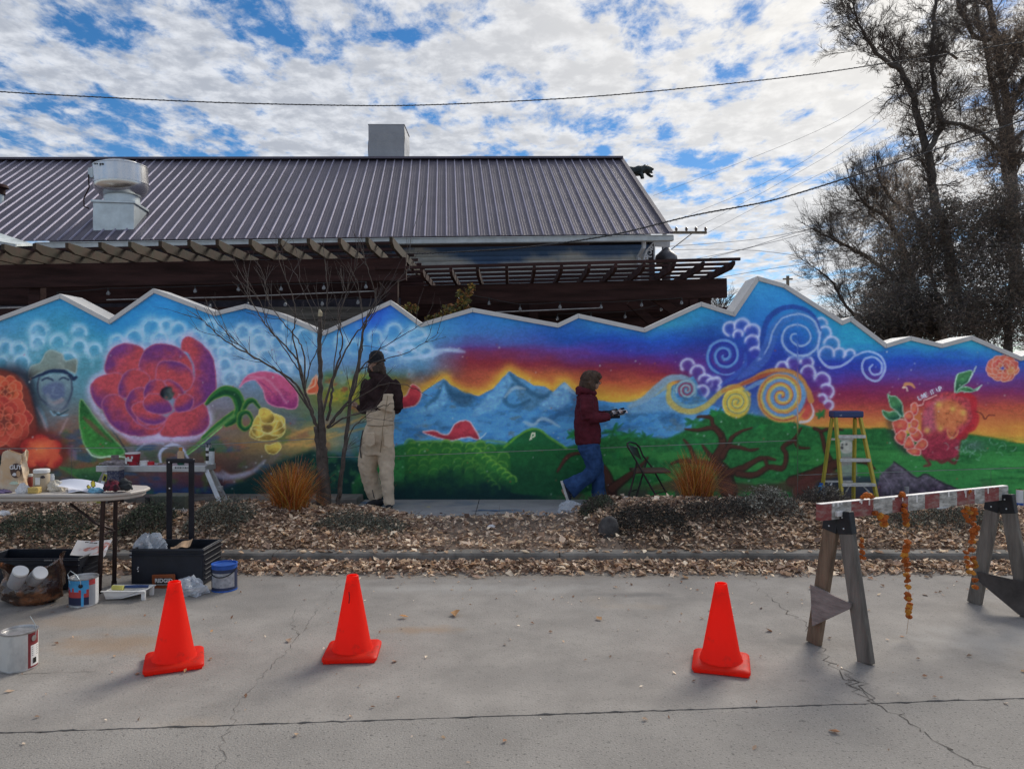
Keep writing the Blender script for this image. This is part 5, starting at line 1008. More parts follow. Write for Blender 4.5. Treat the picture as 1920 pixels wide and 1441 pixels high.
leaves('leaf_litter', pts, .0235, LC, seed=3)
pts = []
while len(pts) < 12500:
    x = random.uniform(-5.2, 5.2); y = 6.17-abs(random.gauss(0, .13)) if random.random() < .75 else random.uniform(5.88, 6.17)
    if y < 5.80+.05*math.sin(x*3): continue
    pts.append((x, y, .006+random.uniform(0, .055)*ss(5.8, 6.1, y)))
leaves('gutter_leaves', pts, .0225, LC, seed=5)
pts = [(x, 6.2+random.uniform(0, .13), .105) for x in np.random.RandomState(4).uniform(-5, 5, 420)]
leaves('kerb_leaves', pts, .026, LC, seed=8, tilt=.3)
pts = []
for k in range(330):
    y = 6.1-abs(random.gauss(0, .9)) if k < 220 else random.uniform(3, 5.8); x = random.uniform(-.72, .72)*y; 
    if y > 2.6: pts.append((x, y, .006))
leaves('strewn_leaves', pts, .014, LC[:6]+[(120,90,70)]*3, seed=9, tilt=.35)
for (x_, y_), s_, lb in (((757,1155),.035,'single curled brown leaf lying on the street between two cones'), ((855,1150),.05,'long dry leaf on the street right of the middle cone'), ((1123,1158),.03,'pale leaf on the street in front of the crack'), ((347,1257),.03,'tan leaf against the front edge of the left cone base'), ((397,1182),.025,'crumpled tan leaf between left and middle cones')):
    g = GP(x_, y_, .012); o = leaves('fallen_leaf', [tuple(g)], s_, [(150,115,80)], None, seed=int(x_), tilt=.3); tag(o, lb, 'leaf')
tws = TW(); st = random.getstate(); random.seed(99)
for k in range(900):
    x = random.uniform(-5.5, 5.5); y = random.uniform(5.95, 7.8); z_ = (bedz(x, y) if y > 6.34 else .01)+.03; a = random.uniform(0, 6.28); l_ = random.uniform(.04, .16); d_ = Vector((math.cos(a), math.sin(a), random.uniform(-.1, .5))); p = Vector((x, y, z_)); tws.seg([p, p+d_*l_*.5+rv(.006), p+d_*l_], .0022, .0012, 3)
random.setstate(st); o = tws.build('fallen_twigs', M_twig, None); o['kind'] = 'stuff'
M_grass = attr_mat('dry_grass', rough=.75, var=.12, bump=0, sat=1.08, gain=1.1, sub=.3)
def tuft(label, bx_, by_, d, x0, x1, ytop, n, seed, lean=0., fl=60):
    R_ = random.Random(seed); b0 = P(bx_, by_, d); b0.z = bedz(b0.x, b0.y)-.01; r = root('grass_clump', b0, label, 'ornamental grass', 'dry ornamental grasses'); V = []; Fq = []; Cc = []; pal = [lin(c) for c in ((196,140,86), (176,116,66), (156,98,58), (212,164,112), (128,84,54))]
    k_ = d/F; hmax = (by_-ytop)*k_
    for i in range(n):
        t = R_.uniform(-1, 1); a = R_.uniform(0, 6.28); rad = abs(t)**.8; base = b0+Vector((math.cos(a)*.09*R_.random()+t*.10, math.sin(a)*.1*R_.random(), 0))
        tipx = R_.gauss(0, .045)+b0.x+((x0-bx_) if t < 0 else (x1-bx_))*k_*abs(t)*R_.uniform(.6, 1.); h = hmax*(1-.28*abs(t)**1.6)*R_.choice((R_.uniform(.45, .8), R_.uniform(.7, 1.0), R_.uniform(.8, 1.06))); fall = i < fl
        if fall: h *= R_.uniform(.15, .5); tipx = b0.x+R_.choice((-1, 1, 1))*R_.uniform(.25, .5)
        tip = Vector((tipx, base.y+R_.gauss(0, .2), b0.z+h)); w_ = R_.uniform(.0016, .0032); c = pal[R_.randint(0, 4)]; c = [v*R_.uniform(.7, 1.25) for v in c]; k = len(V); m_ = 6
        for j in range(m_+1):
            u = j/m_; p = base.lerp(tip, u); p.x = base.x+(tip.x-base.x)*u**1.6+lean*u; p.z += math.sin(u*math.pi)*(h*.06 if not fall else .12); ww = w_*(1-.75*u)
            V += [(p.x-ww, p.y, p.z), (p.x+ww, p.y+ww*.6, p.z)]; Cc += [c, c]
            if j: Fq.append((k+2*j-2, k+2*j-1, k+2*j+1, k+2*j))
    o = add_obj('blades', np_mesh('blades', np.array(V)-np.array(b0), Fq, M_grass, np.array(Cc)), r); return r
tuft('wide orange dry grass clump at the foot of the small bare tree', 545, 965, 7.3, 478, 618, 866, 900, 5)
tuft('orange dry grass clump beside the brown folding chair', 1306, 955, 7.6, 1246, 1366, 858, 800, 6, .0, 70)
M_scrub = attr_mat('scrub_leaf', rough=.85, var=.2, bump=0, gain=1.8)
def scrub(label, x0, x1, yb, d, h, n, pal, seed, dark=1., name='low_shrub', twn=60):
    R_ = np.random.RandomState(seed); c = P((x0+x1)/2, yb, d); c.z = bedz(c.x, c.y); r = root(name, c, label, 'low shrub', 'low shrubs in the planting bed'); hw = (x1-x0)/2*d/F; tw = TW(); V = []
    st = random.getstate(); random.seed(seed)
    for k in range(twn):
        bx_ = c.x+random.uniform(-1, 1)*hw*.8; by_ = c.y+random.gauss(0, .14); p = Vector((bx_, by_, bedz(bx_, by_))); grow(tw, p, Vector((random.gauss(0, .8), random.gauss(0, .6), 1)).normalized(), h*.75, .0035, 1, .1, (3, 5), .8, .6, .22, .0018)
    random.setstate(st); so = tw.build('stems', M_twig, r); so['kind'] = 'stuff'
    t = R_.uniform(-1, 1, n); yy = R_.normal(0, .17, n); ph = R_.uniform(0, 1, n)**.7; env = h*(1-np.abs(t)**2.5*.7)*(.65+.55*fbm((c.x+t*hw)*1., yy+5, .16, seed)); X = c.x+t*hw; Y = c.y+yy*(1.1-ph*.5)
    Z = np.array([bedz(a, b) for a, b in zip(X, Y)])+ph*env; Q = np.stack([X, Y, Z], 1); a = R_.normal(size=(n, 3)); a /= np.linalg.norm(a, axis=1)[:, None]; b = np.cross(a, R_.normal(size=(n, 3))); b /= np.linalg.norm(b, axis=1)[:, None]
    s_ = .011*R_.uniform(.5, 1.5, n)[:, None]; V = np.stack([Q-a*s_, Q+b*s_*.45, Q+a*s_, Q-b*s_*.45], 1).reshape(-1, 3)-np.array(c); Cc = np.repeat(np.array([lin(q) for q in pal])[R_.randint(0, len(pal), n)]*dark*R_.uniform(.6, 1.4, n)[:, None], 4, 0)
    add_obj('foliage', np_mesh('foliage', V, np.arange(4*n).reshape(-1, 4), M_scrub, Cc), r); return r
GR = [(88,90,78), (70,74,64), (105,100,88), (60,62,54), (82,74,64)]; DG = [(58,66,52), (44,52,42), (72,76,60), (52,48,42)]
scrub('grey green low shrub below the grass clump and the bare tree', 590, 770, 990, 6.95, .10, 5200, GR, 11)
scrub('dark green low shrub just behind the wheeled toolbox handle', 225, 320, 1000, 6.75, .24, 4200, DG, 12)
scrub('grey green low shrub right of the toolbox handle', 355, 470, 1000, 6.8, .20, 3600, GR, 13)
scrub('sprawling dark shrub under the folding table edge', -10, 180, 1005, 6.7, .16, 4200, DG, 14)
scrub('nearly black matted shrub right of the boulder', 1145, 1290, 1000, 6.75, .15, 4200, [(46,46,42), (34,34,32), (60,56,50), (50,46,40)], 15)
scrub('dark matted shrub in front of the second grass clump', 1280, 1420, 985, 6.9, .15, 3200, [(52,50,46), (40,38,36), (72,66,58)], 16)
scrub('silvery grey twiggy shrub left of the barricade', 1385, 1500, 975, 7.05, .22, 2600, [(120,118,108), (96,94,86), (80,78,70)], 17, twn=110)
scrub('grey twiggy shrub at the foot of the yellow ladder', 1500, 1590, 950, 7.4, .22, 1900, [(105,100,90), (84,80,72), (70,66,58)], 18, twn=110)
scrub('small green shrub in front of the walking woman', 1088, 1150, 965, 7.3, .14, 2600, DG, 19)
scrub('thin grey shrub behind the orange garlands', 1620, 1880, 985, 6.9, .15, 4600, GR, 20)
def boulder(name, label, c, sx, sy, sz, m, seed):
    R_ = random.Random(seed); mb = MB(); mb.lathe([(0, 0), (.8, .02), (1, .3), (.95, .62), (.7, .9), (.3, 1), (0, 1.02)], (0, 0, 0), 18)
    mb.v = [Vector((v.x*sx*(1+.22*(hsh(v.x*2+seed, v.y*2+v.z*2)-.5)*2), v.y*sy*(1+.2*(hsh(v.x*2, v.z*3+seed)-.5)*2), v.z*sz))+Vector(c) for v in mb.v]; me = mb.mesh(name, m, c, smooth=True); o = add_obj(name, me, None, c); tag(o, label, 'boulder'); return o
g = P(1143, 1008, 6.62); boulder('boulder', 'rounded dark grey boulder at the left end of the right planting mound', (g.x, g.y, .09), .095, .08, .24, mat('dark_stone', (.075,.07,.068), .9, var=.5, scale=12, bump=.8, bscale=30), 4)
# ---------------------------------------------------------------- small bare tree in front of the wall
M_tbark = mat('young_bark', (.085,.068,.058), .85, var=.4, scale=14, bump=.5, bscale=40); M_ttwig = mat('young_twig', (.062,.048,.045), .8, bump=0)
TD = 7.55
g = P(610, 955, TD); g.z = bedz(g.x, g.y); yt = root('bare_tree', g, 'young multi-stemmed bare tree with a cut leader standing in the planting bed before the mural', 'tree'); mb = MB(); tw = TW()
def Z2d(*p): return Z2(*p)
def stem(pts, rs, dj, twn, tl=.32, n=7, yd=0.):
    sp_ = spl(pts, False, 6); L_ = len(sp_); ws = np.interp(np.linspace(0, 1, L_), np.linspace(0, 1, len(rs)), rs); W = [P(x_, y_, TD+yd+dj*(i/L_))+rv(.004) for i, (x_, y_) in enumerate(sp_)]
    mb.tube(W, [float(v)*TD/F for v in ws], n)
    for k in range(twn):
        i = random.randint(int(L_*.3), L_-2); dd = (W[i+1]-W[i]).normalized(); grow(tw, W[i], (dd+rv(.45)+Vector((0, 0, .15))).normalized(), tl*random.uniform(.5, 1.2), .0038, 1, .12, (1, 2), .4, .6, .07, .0016, 5)
stem([(611,958),(610,919),(606,870),(604,817),(601,750),(600,686),(600,640),(600,605),(600,588)], [11.5,9.5,8.6,7.8,5,4.2,4,3.9,3.4], 0, 6)
stem([(598,955),(600,900),(598,850),(592,800)], [6,6,5.5,4], -.02, 0)
stem([(634,948),(636,925),(645,850),(648,831),(657,744),(671,686),(683,613),(700,570),(705,540)], [4.5,4.5,4,4,3.4,2.8,2,1.3,.8], .15, 12)
for z2, rs, dj, tn in (
 (((740,900),(680,760),(600,620),(480,530),(360,460),(200,370),(100,300),(0,200),(-50,120)), [5,4,3.4,3,2.6,2,1.6,1,.6], -.5, 10),
 (((720,870),(700,780),(650,640),(620,480),(540,380),(440,280),(330,120),(250,-20),(215,-80)), [5,4.4,3.6,3,2.4,2,1.5,1,.6], .3, 9),
 (((650,640),(600,400),(580,300),(600,150),(560,0),(490,-180),(480,-280)), [3,2.4,2,1.6,1.3,1,.6], -.2, 8),
 (((655,650),(655,450),(610,330),(500,200),(420,80),(400,-60),(350,-170)), [3,2.4,2,1.6,1.2,.9,.6], .5, 9),
 (((760,850),(850,540),(900,360),(880,200),(930,0),(1000,-160)), [4,3,2.2,1.8,1.2,.6], -.4, 8),
 (((800,850),(830,700),(850,560),(960,330),(1040,230),(1150,60),(1250,-40),(1330,-130)), [4.4,3.8,3,2.2,1.9,1.4,1,.6], .3, 10),
 (((800,900),(870,800),(960,700),(1000,550),(1020,420),(1030,250),(1020,100),(990,-60)), [4,3.6,3,2.6,2.2,1.7,1.2,.7], -.3, 8),
 (((810,900),(900,840),(1020,800),(1120,770),(1240,735)), [3,2.5,2,1.5,.8], -.5, 3), (((820,880),(900,780),(1030,690),(1200,610),(1400,655)), [3,2.4,1.8,1.3,.7], -.6, 3),
 (((1000,545),(1060,470),(1150,390),(1350,270),(1430,212)), [2,1.7,1.4,1,.6], -.4, 6), (((1000,540),(1100,480),(1300,420),(1430,350),(1520,285)), [1.8,1.5,1.2,.9,.5], -.5, 4),
 (((765,300),(790,180),(800,20),(790,-150),(775,-250)), [2,1.7,1.4,1,.5], .1, 4), (((830,640),(870,300),(870,150),(905,0),(880,-130)), [2,1.6,1.3,1,.5], .25, 5), (((1040,240),(1120,100),(1070,-100),(1040,-200),(1035,-270)), [1.6,1.3,1,.8,.5], .1, 4),
 (((700,800),(520,560),(300,420),(120,250),(40,130),(20,60)), [2.6,2.2,1.8,1.3,.9,.5], .4, 6), (((640,560),(560,440),(430,250),(380,110),(300,0),(270,-80)), [2,1.8,1.4,1.1,.8,.5], -.2, 6), (((880,1350),(940,960),(1040,830),(1130,780)), [2,1.8,1.2,.6], -.3, 2),
 (((730,860),(660,700),(690,500),(740,380),(720,200),(640,0),(600,-90)), [2.4,2,1.7,1.4,1.1,.8,.5], .3, 6)):
    stem(Z2(*z2), [v*.64 for v in rs], dj, tn)
mb.build('trunk', M_tbark, yt, smooth=2); tw.build('crown', M_ttwig, yt)
MB().tube([P(600,592,TD-.01), P(600.5,586,TD-.02), P(599,580,TD-.01)], [4.3*TD/F, 4*TD/F, 1.5*TD/F], 9).build('cut_end', mat('cut_wood', (.42,.36,.24), .8, var=.2), yt)
for dx in (10, 14): blot((P(610+dx, 958, TD).x, TD, 0), .001, .001, M_tbark, name='speck', z=.1) if False else None
# ---------------------------------------------------------------- people
M_skin = mat('skin', (.42,.25,.18), .55, var=.1, scale=20, bump=.1)
def ell(mb, c, rx, ry, rz, n=14, R=None):
    prof = [(math.sin(t)*1., -math.cos(t)) for t in np.linspace(0, math.pi, 9)]; k = len(mb.v); t = MB(); t.lathe([(max(a, 0.0), b) for a, b in prof], (0, 0, 0), n)
    for v in t.v:
        q = Vector((v.x*rx, v.y*ry, v.z*rz)); q = R @ q if R else q; mb.v.append(q+Vector(c))
    for f in t.f: mb.face(*[k+i for i in f])
def person(label, base, d):
    r = root('person', base, label, 'person'); s_ = d/F
    def W(x_, y_, dy=0.): return P(x_, y_, d+dy)
    def TB(mb, pts, rs, ry=None, n=14):
        sp_ = [W(p[0], p[1], p[2] if len(p) > 2 else 0) for p in pts]; mb.tube(sp_, [v*s_ for v in rs], n, ry=[v*s_ for v in (ry or [q*.85 for q in rs])])
    def E(mb, x_, y_, dy, rx, ry, rz, R=None): ell(mb, W(x_, y_, dy), rx*s_, ry*s_, rz*s_, 14, R)
    def hand(mb, x_, y_, dy, dx, dz, k=1.):              # palm, four bent fingers and a thumb; (dx,dz) = pointing direction in pixels
        o = W(x_, y_, dy); dr = Vector((dx, 0, dz)).normalized(); sd = Vector((0, 1, 0)); nr = dr.cross(sd)
        mb.tube([o-dr*.03*k, o+dr*.02*k, o+dr*.075*k], [.022*k, .03*k, .036*k], 10, ry=[.018*k, .02*k, .018*k])
        for i in range(4):
            a = (i-1.5)*.019*k; L_ = (.07, .08, .075, .06)[i]*k; p = o+dr*.065*k+sd*a; mb.tube([p, p+dr*L_*.45+nr*.006, p+dr*L_*.8+nr*.022, p+dr*L_*.9+nr*.04], [.0115*k, .0105*k, .010*k, .008*k], 8)
        p = o+dr*.015*k-sd*.03*k; mb.tube([p, p+dr*.03*k-sd*.022*k+nr*.01, p+dr*.055*k-sd*.02*k+nr*.03], [.014*k, .012*k, .0095*k], 8)
    return r, W, TB, E, hand
# man in overalls, back to the camera
D1 = 8.42; bs = GP(715, 950, .1)
man, W, TB, E, hand = person('person in tan bib overalls, dark hoodie and black beanie, back turned to the camera', (bs.x, 8.45, .1), D1)
mb = MB()
E(mb, 705, 678, 0, 11, 12.5, 16); E(mb, 699, 688, .02, 7.5, 9, 10)                 # skull and jaw, turned to the left
TB(mb, [(693.5,680,.03),(690,684,.04),(692,687,.04)], [2.2,2.2,1.8]); E(mb, 712, 681, -.085, 1.8, 1.5, 3.2)   # nose, ear
TB(mb, [(706,690),(708,702),(710,712)], [8,8,11]); TB(mb, [(711,708),(712,720),(713,745),(714,775),(714,800),(711,830),(709,848)], [12,21,22,20,19,20,17], [9,12,14,13,13,13,11])
TB(mb, [(694,716),(686,735),(685,758,.03)], [8,7.5,6.5]); TB(mb, [(685,758,.03),(680,765,.12),(672,764,.24)], [6.5,5.5,4.2]); hand(mb, 671, 764, .26, -.35, .35)
TB(mb, [(735,716),(744,738),(746,762,.03)], [8,7.5,6.5]); TB(mb, [(746,762,.03),(738,766,.16),(728,766,.28)], [6.5,5.5,4.2]); hand(mb, 727, 766, .30, -.6, .3)
TB(mb, [(698,845,.02),(691,880,.07),(708,930,.12)], [13,9,6]); TB(mb, [(720,845,-.01),(725,890,-.05),(729,938,-.06)], [11,8,5.5]); TB(mb, [(708,930,.12),(708,942,.11)], [5.5,5.5]); TB(mb, [(729,936,-.06),(729,948,-.06)], [5,5])
fused(mb, 'body', M_skin, man, .0095, 3)
mb = MB(); TB(mb, [(709,697),(711,706),(712,716),(713,735),(714,765),(714,782)], [11,17,27,30,26,24], [11,14,17,19,18,17])
TB(mb, [(693,716),(688,722),(685,745),(686,768,.02)], [12,12.5,12,11]); TB(mb, [(688,766,.02),(680,767,.12),(673,764,.23)], [11,9.5,6.5])
TB(mb, [(734,716),(739,722),(744,745),(745,766,.02)], [12,12.5,12,11]); TB(mb, [(744,765,.02),(738,768,.14),(728,767,.27)], [11,9.5,6.5])
fused(mb, 'hoodie', mat('brown_hoodie_cloth', (.042,.026,.027), .95, var=.35, scale=12, bump=.4, bscale=90, spec=.1), man, .011, 5, .022, .09, .006)
mb = MB(); 
for i in range(12):
    a0 = i*math.tau/12; a1 = a0+math.tau/12; q = lambda a, k=1.: W(712+15*k*math.cos(a), 706-6.5*math.cos(a)*-1*.5+3*math.sin(a)*0, 15*k*D1/F*.8*math.sin(a)); mb.tube([q(a0), q(a1)], 6.5*D1/F, 8)
TB(mb, [(700,704,-.05),(712,712,-.09),(722,720,-.10),(722,731,-.09)], [5,9,10,6], [4,5,6,3]); TB(mb, [(716,700,-.03),(726,712,-.07),(727,724,-.09)], [5,7,4])
fused(mb, 'hood', MATS['brown_hoodie_cloth'], man, .010, 4, .016, .07)
M_over = mat('tan_duck_canvas', (.66,.53,.39), .9, var=.14, scale=7, bump=.35, bscale=120, spec=.15)
mb = MB(); TB(mb, [(713,768),(713,785),(713,797),(709,815),(708,838),(708,852)], [27,27,26,30,32,31], [19,19,19,22,22,20]); TB(mb, [(728,738,-.105),(727,752,-.11),(722,768,-.09)], [10.5,12,18], [3.5,4,9])
TB(mb, [(694,840,.02),(691,862,.04),(690,880,.07),(696,905,.10),(705,925,.12),(710,934,.12)], [21,20,17.5,16.5,16,15.5], [19,18,17,16,15,15])
TB(mb, [(723,840,-.02),(724,865,-.03),(725,890,-.05),(727,915,-.06),(729,935,-.06),(730,947,-.06)], [16.5,15,13.5,11.5,9.5,9], [18,17,16,14,12,11])
ov = fused(mb, 'overalls', M_over, man, .0105, 3, .034, .10, .012)
for pts in ([(716,738,-.125),(714,722,-.14),(708,712,-.11)], [(738,738,-.125),(739,724,-.13),(736,713,-.10)]): pass
mb = MB(); TB(mb, [(689,797,-.12),(712,799,-.168),(737,796,-.13)], [1.1]*3, [1.1]*3, 6); TB(mb, [(727,742,-.165),(723,770,-.178),(719,797,-.18)], [.7]*3, [.7]*3, 6); TB(mb, [(718,800,-.188),(716,826,-.2),(713,848,-.17)], [.9]*3, [.9]*3, 6); mb.build('seam', mat('canvas_seam', (.30,.23,.15), .9, bump=0), ov)
mb = MB(); TB(mb, [(681,806,-.06),(677,824,-.07),(675,842,-.06),(677,858,-.06)], [1.2]*4, [1.2]*4, 6); TB(mb, [(698,918,-.05),(702,934,-.05)], [.9]*2, [.9]*2, 6); mb.build('zip', mat('zip_tape', (.06,.06,.065), .6, bump=0), ov)

for x0_, y0_ in ((683,812),(718,814)): MB().poly([W(x0_+2, y0_, -.2), W(x0_+19, y0_-1, -.213), W(x0_+19, y0_+21, -.213), W(x0_+11, y0_+25, -.21), W(x0_+2, y0_+21, -.2)], (0, .05, 0)).build('pocket', M_over, ov, bevel=.003)
for a_, b_ in ((([(706,936,.10),(700,941,.06),(690,945,-.0)]), 'L'),): pass
mb = MB(); TB(mb, [(718,939,.08),(712,941,.07),(702,943,.04),(692,945,.0),(688,946,-.02)], [7,8,7.5,5.5,3.5], [7,7,6.5,6,4]); 
M_boot = mat('black_boot', (.025,.027,.032), .7, var=.3, bump=.2); fused(mb, 'boot', M_boot, man, .008, 2)
mb = MB(); TB(mb, [(731,944,-.02),(730,948,-.06),(728,950,-.16)], [6.5,7,5], [5,4.5,4]); fused(mb, 'boot', M_boot, man, .008, 2)
mb = MB(); TB(mb, [(707,680),(706,672),(706,665),(706,659),(706,656)], [14,14.5,13.5,10,4], [14.5,15,14,10,4], 20); fused(mb, 'beanie', mat('black_knit', (.018,.018,.022), .95, var=.4, scale=40, bump=.8, bscale=150), man, .007, 3, .008, .03)
MB().tube([W(706+14.9*math.cos(a), 677-1.2*math.cos(a), 15.4*D1/F*math.sin(a)) for a in np.linspace(0, math.tau, 25)], .015, 8).build('beanie_cuff', MATS['black_knit'], man, smooth=True)
mb = MB(); TB(mb, [(712,680,-.06),(716,692,-.06),(721,703,-.05)], [8,8,4], [7,7,4]); TB(mb, [(704,686,-.06),(708,698,-.07)], [7,6]); E(mb, 695, 693, .02, 6.5, 7, 9)
fused(mb, 'hair', mat('brown_hair', (.075,.055,.045), .9, var=.4, scale=30, bump=.9, bscale=90, stretch=(1, 1, .2)), man, .008, 2, .02, .02)
MB().tube([W(691, 680, -.02), W(699, 679, -.085), W(710, 679, -.105)], .004, 5).build('glasses', M_wire, man)
# woman walking to the right
D2 = 8.6
wom, W, TB, E, hand = person('person in maroon jacket, blue jeans and black gloves walking right with a card', (P(1112, 0, D2).x, D2, .1), D2)
mb = MB(); E(mb, 1107, 713, 0, 14, 13, 17.5); E(mb, 1115, 721, 0, 8, 9, 10)
TB(mb, [(1121,714),(1126,718.5),(1121,721)], [2,2.1,2]); TB(mb, [(1119,726),(1122,727)], [2.6,1.8]); E(mb, 1105, 718, -.09, 2, 1.5, 3)
TB(mb, [(1106,728),(1104,740)], [7,8]); TB(mb, [(1104,738),(1101,750),(1100,775),(1101,805),(1103,832),(1104,842)], [10,15,17,16,18,17], [16,22,22,20,20,17])
TB(mb, [(1101,750,-.15),(1101,770,-.17),(1106,785,-.16)], [8,7,6.5]); TB(mb, [(1106,785,-.16),(1124,783,-.13),(1144,780,-.08)], [6.5,5.5,4]); hand(mb, 1146, 779, -.07, 1, .15)
TB(mb, [(1102,750,.15),(1104,770,.16),(1110,780,.15)], [8,7,6.5]); TB(mb, [(1110,780,.15),(1126,777,.11),(1142,774,.05)], [6.5,5.5,4]); hand(mb, 1143, 774, .05, 1, .1)
TB(mb, [(1105,840,.07),(1116,868,.07),(1120,890,.07),(1124,938,.07)], [15,12,10,6.5]); TB(mb, [(1103,840,-.07),(1111,868,-.07),(1110,886,-.07),(1064,915,-.07)], [15,12,10,6.5]); TB(mb, [(1124,936,.07),(1128,944,.07),(1140,947,.07)], [6,6,4]); TB(mb, [(1066,914,-.07),(1058,918,-.07),(1066,936,-.07)], [6,6,4])
fused(mb, 'body', M_skin, wom, .0095, 3)
MJ = mat('maroon_jacket_cloth', (.105,.016,.026), .8, var=.3, scale=9, bump=.35, bscale=60, spec=.2)
mb = MB(); TB(mb, [(1103,738),(1101,746),(1100,765),(1100,790),(1102,815),(1103,829),(1103,833)], [13,20,22.5,24,25.5,24,21], [19,25,26,26,25,24,21])
TB(mb, [(1101,748,-.14),(1100,765,-.17),(1104,784,-.17)], [12.5,13,12.5]); TB(mb, [(1104,784,-.17),(1122,783,-.14),(1143,781,-.09)], [12.5,10,7.5]); TB(mb, [(1102,748,.14),(1104,765,.16),(1110,779,.15)], [12,12,11]); TB(mb, [(1110,779,.15),(1124,778,.11),(1139,775,.06)], [10,8.5,6.5])
fused(mb, 'jacket', MJ, wom, .0105, 3, .034, .09, .010)
mb = MB(); 
for i in range(12):
    a0 = i*math.tau/12; a1 = a0+math.tau/12; q = lambda a: W(1100+15*math.cos(a)-1, 733+4*math.cos(a), 15*D2/F*math.sin(a)); mb.tube([q(a0), q(a1)], 6.*D2/F, 8)
TB(mb, [(1092,726),(1086,732),(1085,740)], [6,8,6], [10,13,10]); fused(mb, 'hood', MJ, wom, .009, 3, .014, .06)
MJn = mat('blue_denim', (.032,.075,.19), .85, var=.35, scale=9, bump=.35, bscale=110, spec=.15)
mb = MB(); TB(mb, [(1103,826),(1104,842)], [21,21], [23,22]); TB(mb, [(1106,838,.06),(1112,856,.06),(1119,875,.06),(1121,895,.06),(1122,915,.06),(1125,940,.06)], [20,17,14,12,12.5,16], [16,15,13,12,12,14])
TB(mb, [(1104,838,-.07),(1111,860,-.07),(1113,880,-.07),(1102,893,-.07),(1084,904,-.07),(1065,917,-.07)], [20,17,14.5,14,15.5,20], [16,15,13,12,13,15]); fused(mb, 'jeans', MJn, wom, .0105, 3, .026, .08, .010)
MH = mat('auburn_hair', (.085,.052,.035), .8, var=.5, scale=25, bump=.9, bscale=70, stretch=(1, 1, .25))
mb = MB(); E(mb, 1106, 710, 0, 18, 17, 16.5); E(mb, 1098, 722, 0, 12.5, 15, 15); TB(mb, [(1107,715,-.075),(1111,725,-.08),(1110,733,-.07)], [7,6.5,5]); TB(mb, [(1107,715,.075),(1111,725,.08),(1110,733,.07)], [7,6.5,5]); TB(mb, [(1112,700),(1121,704),(1126,710)], [7,6.5,4], [13,12,9])
fused(mb, 'hair', MH, wom, .008, 2, .024, .025)
MB().tube([W(1125.5, 716, -.035), W(1124, 716.5, -.06), W(1110, 716, -.1)], .0022, 5).tube([W(1125.5+2.2*math.cos(a), 717.5-2.6*math.sin(a), -.035) for a in np.linspace(0, math.tau, 13)], .0018, 5).build('glasses', M_wire, wom)
MG = mat('black_glove', (.02,.022,.03), .8, var=.3, bump=.3)
for q in ((1147, 779, -.075), (1144, 774, .045)):
    mb = MB(); hand(mb, q[0], q[1], q[2], 1, .15, 1.22); TB(mb, [(q[0]-9, q[1]+1.5, q[2]-.01), (q[0]-1, q[1]+.5, q[2])], [6, 5.4]); fused(mb, 'glove', MG, wom, .0055, 2)
def shoe(pts_h, ax, dy):                              # canvas shoe: dark upper, white sole along the axis
    h_, t_ = pts_h; a = W(*h_, dy); b = W(*t_, dy); dr = (b-a).normalized(); nr = Vector((0, 1, 0)).cross(dr); nr = nr if nr.dot(ax) > 0 else -nr; L_ = (b-a).length; mb = MB()
    mb.tube([a+nr*.055+dr*.02, a+nr*.052+dr*.06, a+nr*.045+dr*.13, a+nr*.036+dr*.2, a+nr*.03+dr*(L_-.01)], [.045, .05, .042, .036, .018], 12, ry=[.036, .038, .042, .045, .03]); u = fused(mb, 'shoe', mat('navy_canvas', (.03,.034,.055), .85, bump=.2), wom, .006, 2)
    mb = MB(); ol = [(0, -.03), (.03, -.04), (.15, -.042), (.2, -.046), (.25, -.04), (.275, -.02), (.275, .02), (.25, .04), (.2, .046), (.12, .038), (.03, .034), (0, .025)]; mb.poly([a+dr*p*L_/.27+Vector((0, q, 0))-nr*.002 for p, q in ol], nr*.028); mb.build('sole', mat('white_rubber', (.62,.60,.57), .6, bump=0), u)
    mb = MB()
    for i in range(4): mb.beam(a+dr*(.09+.03*i)+nr*(.092-.008*i)+Vector((0, -.03, 0)), a+dr*(.09+.03*i)+nr*(.092-.008*i)+Vector((0, .03, 0)), .006, .006)
    mb.build('lace', MATS['white_rubber'], u)
shoe(((1051, 902), (1064, 943)), Vector((1, 0, .3)), -.07); shoe(((1116, 949), (1158, 949)), Vector((0, 0, 1)), .07)
mb = MB(); mb.box(P(1162, 771.5, D2-.05), (.17, .12, .004), Matrix.Rotation(math.radians(-4), 3, 'Y')@Matrix.Rotation(math.radians(14), 3, 'X')); o = mb.build('card', mat('white_card', (.78,.78,.76), .6, bump=0), None); tag(o, 'white card held out in the black gloved hands', 'card')
mb = MB().tube([P(1150, 779, D2-.11), P(1168, 777, D2-.12)], .006, 8).tube([P(1168, 777, D2-.12), P(1172, 776.5, D2-.12)], [.006, .003], 8); o = mb.build('paint_marker', mat('grey_marker', (.25,.25,.26), .4, bump=0), None); tag(o, 'slim grey marker pen held below the white card', 'marker')
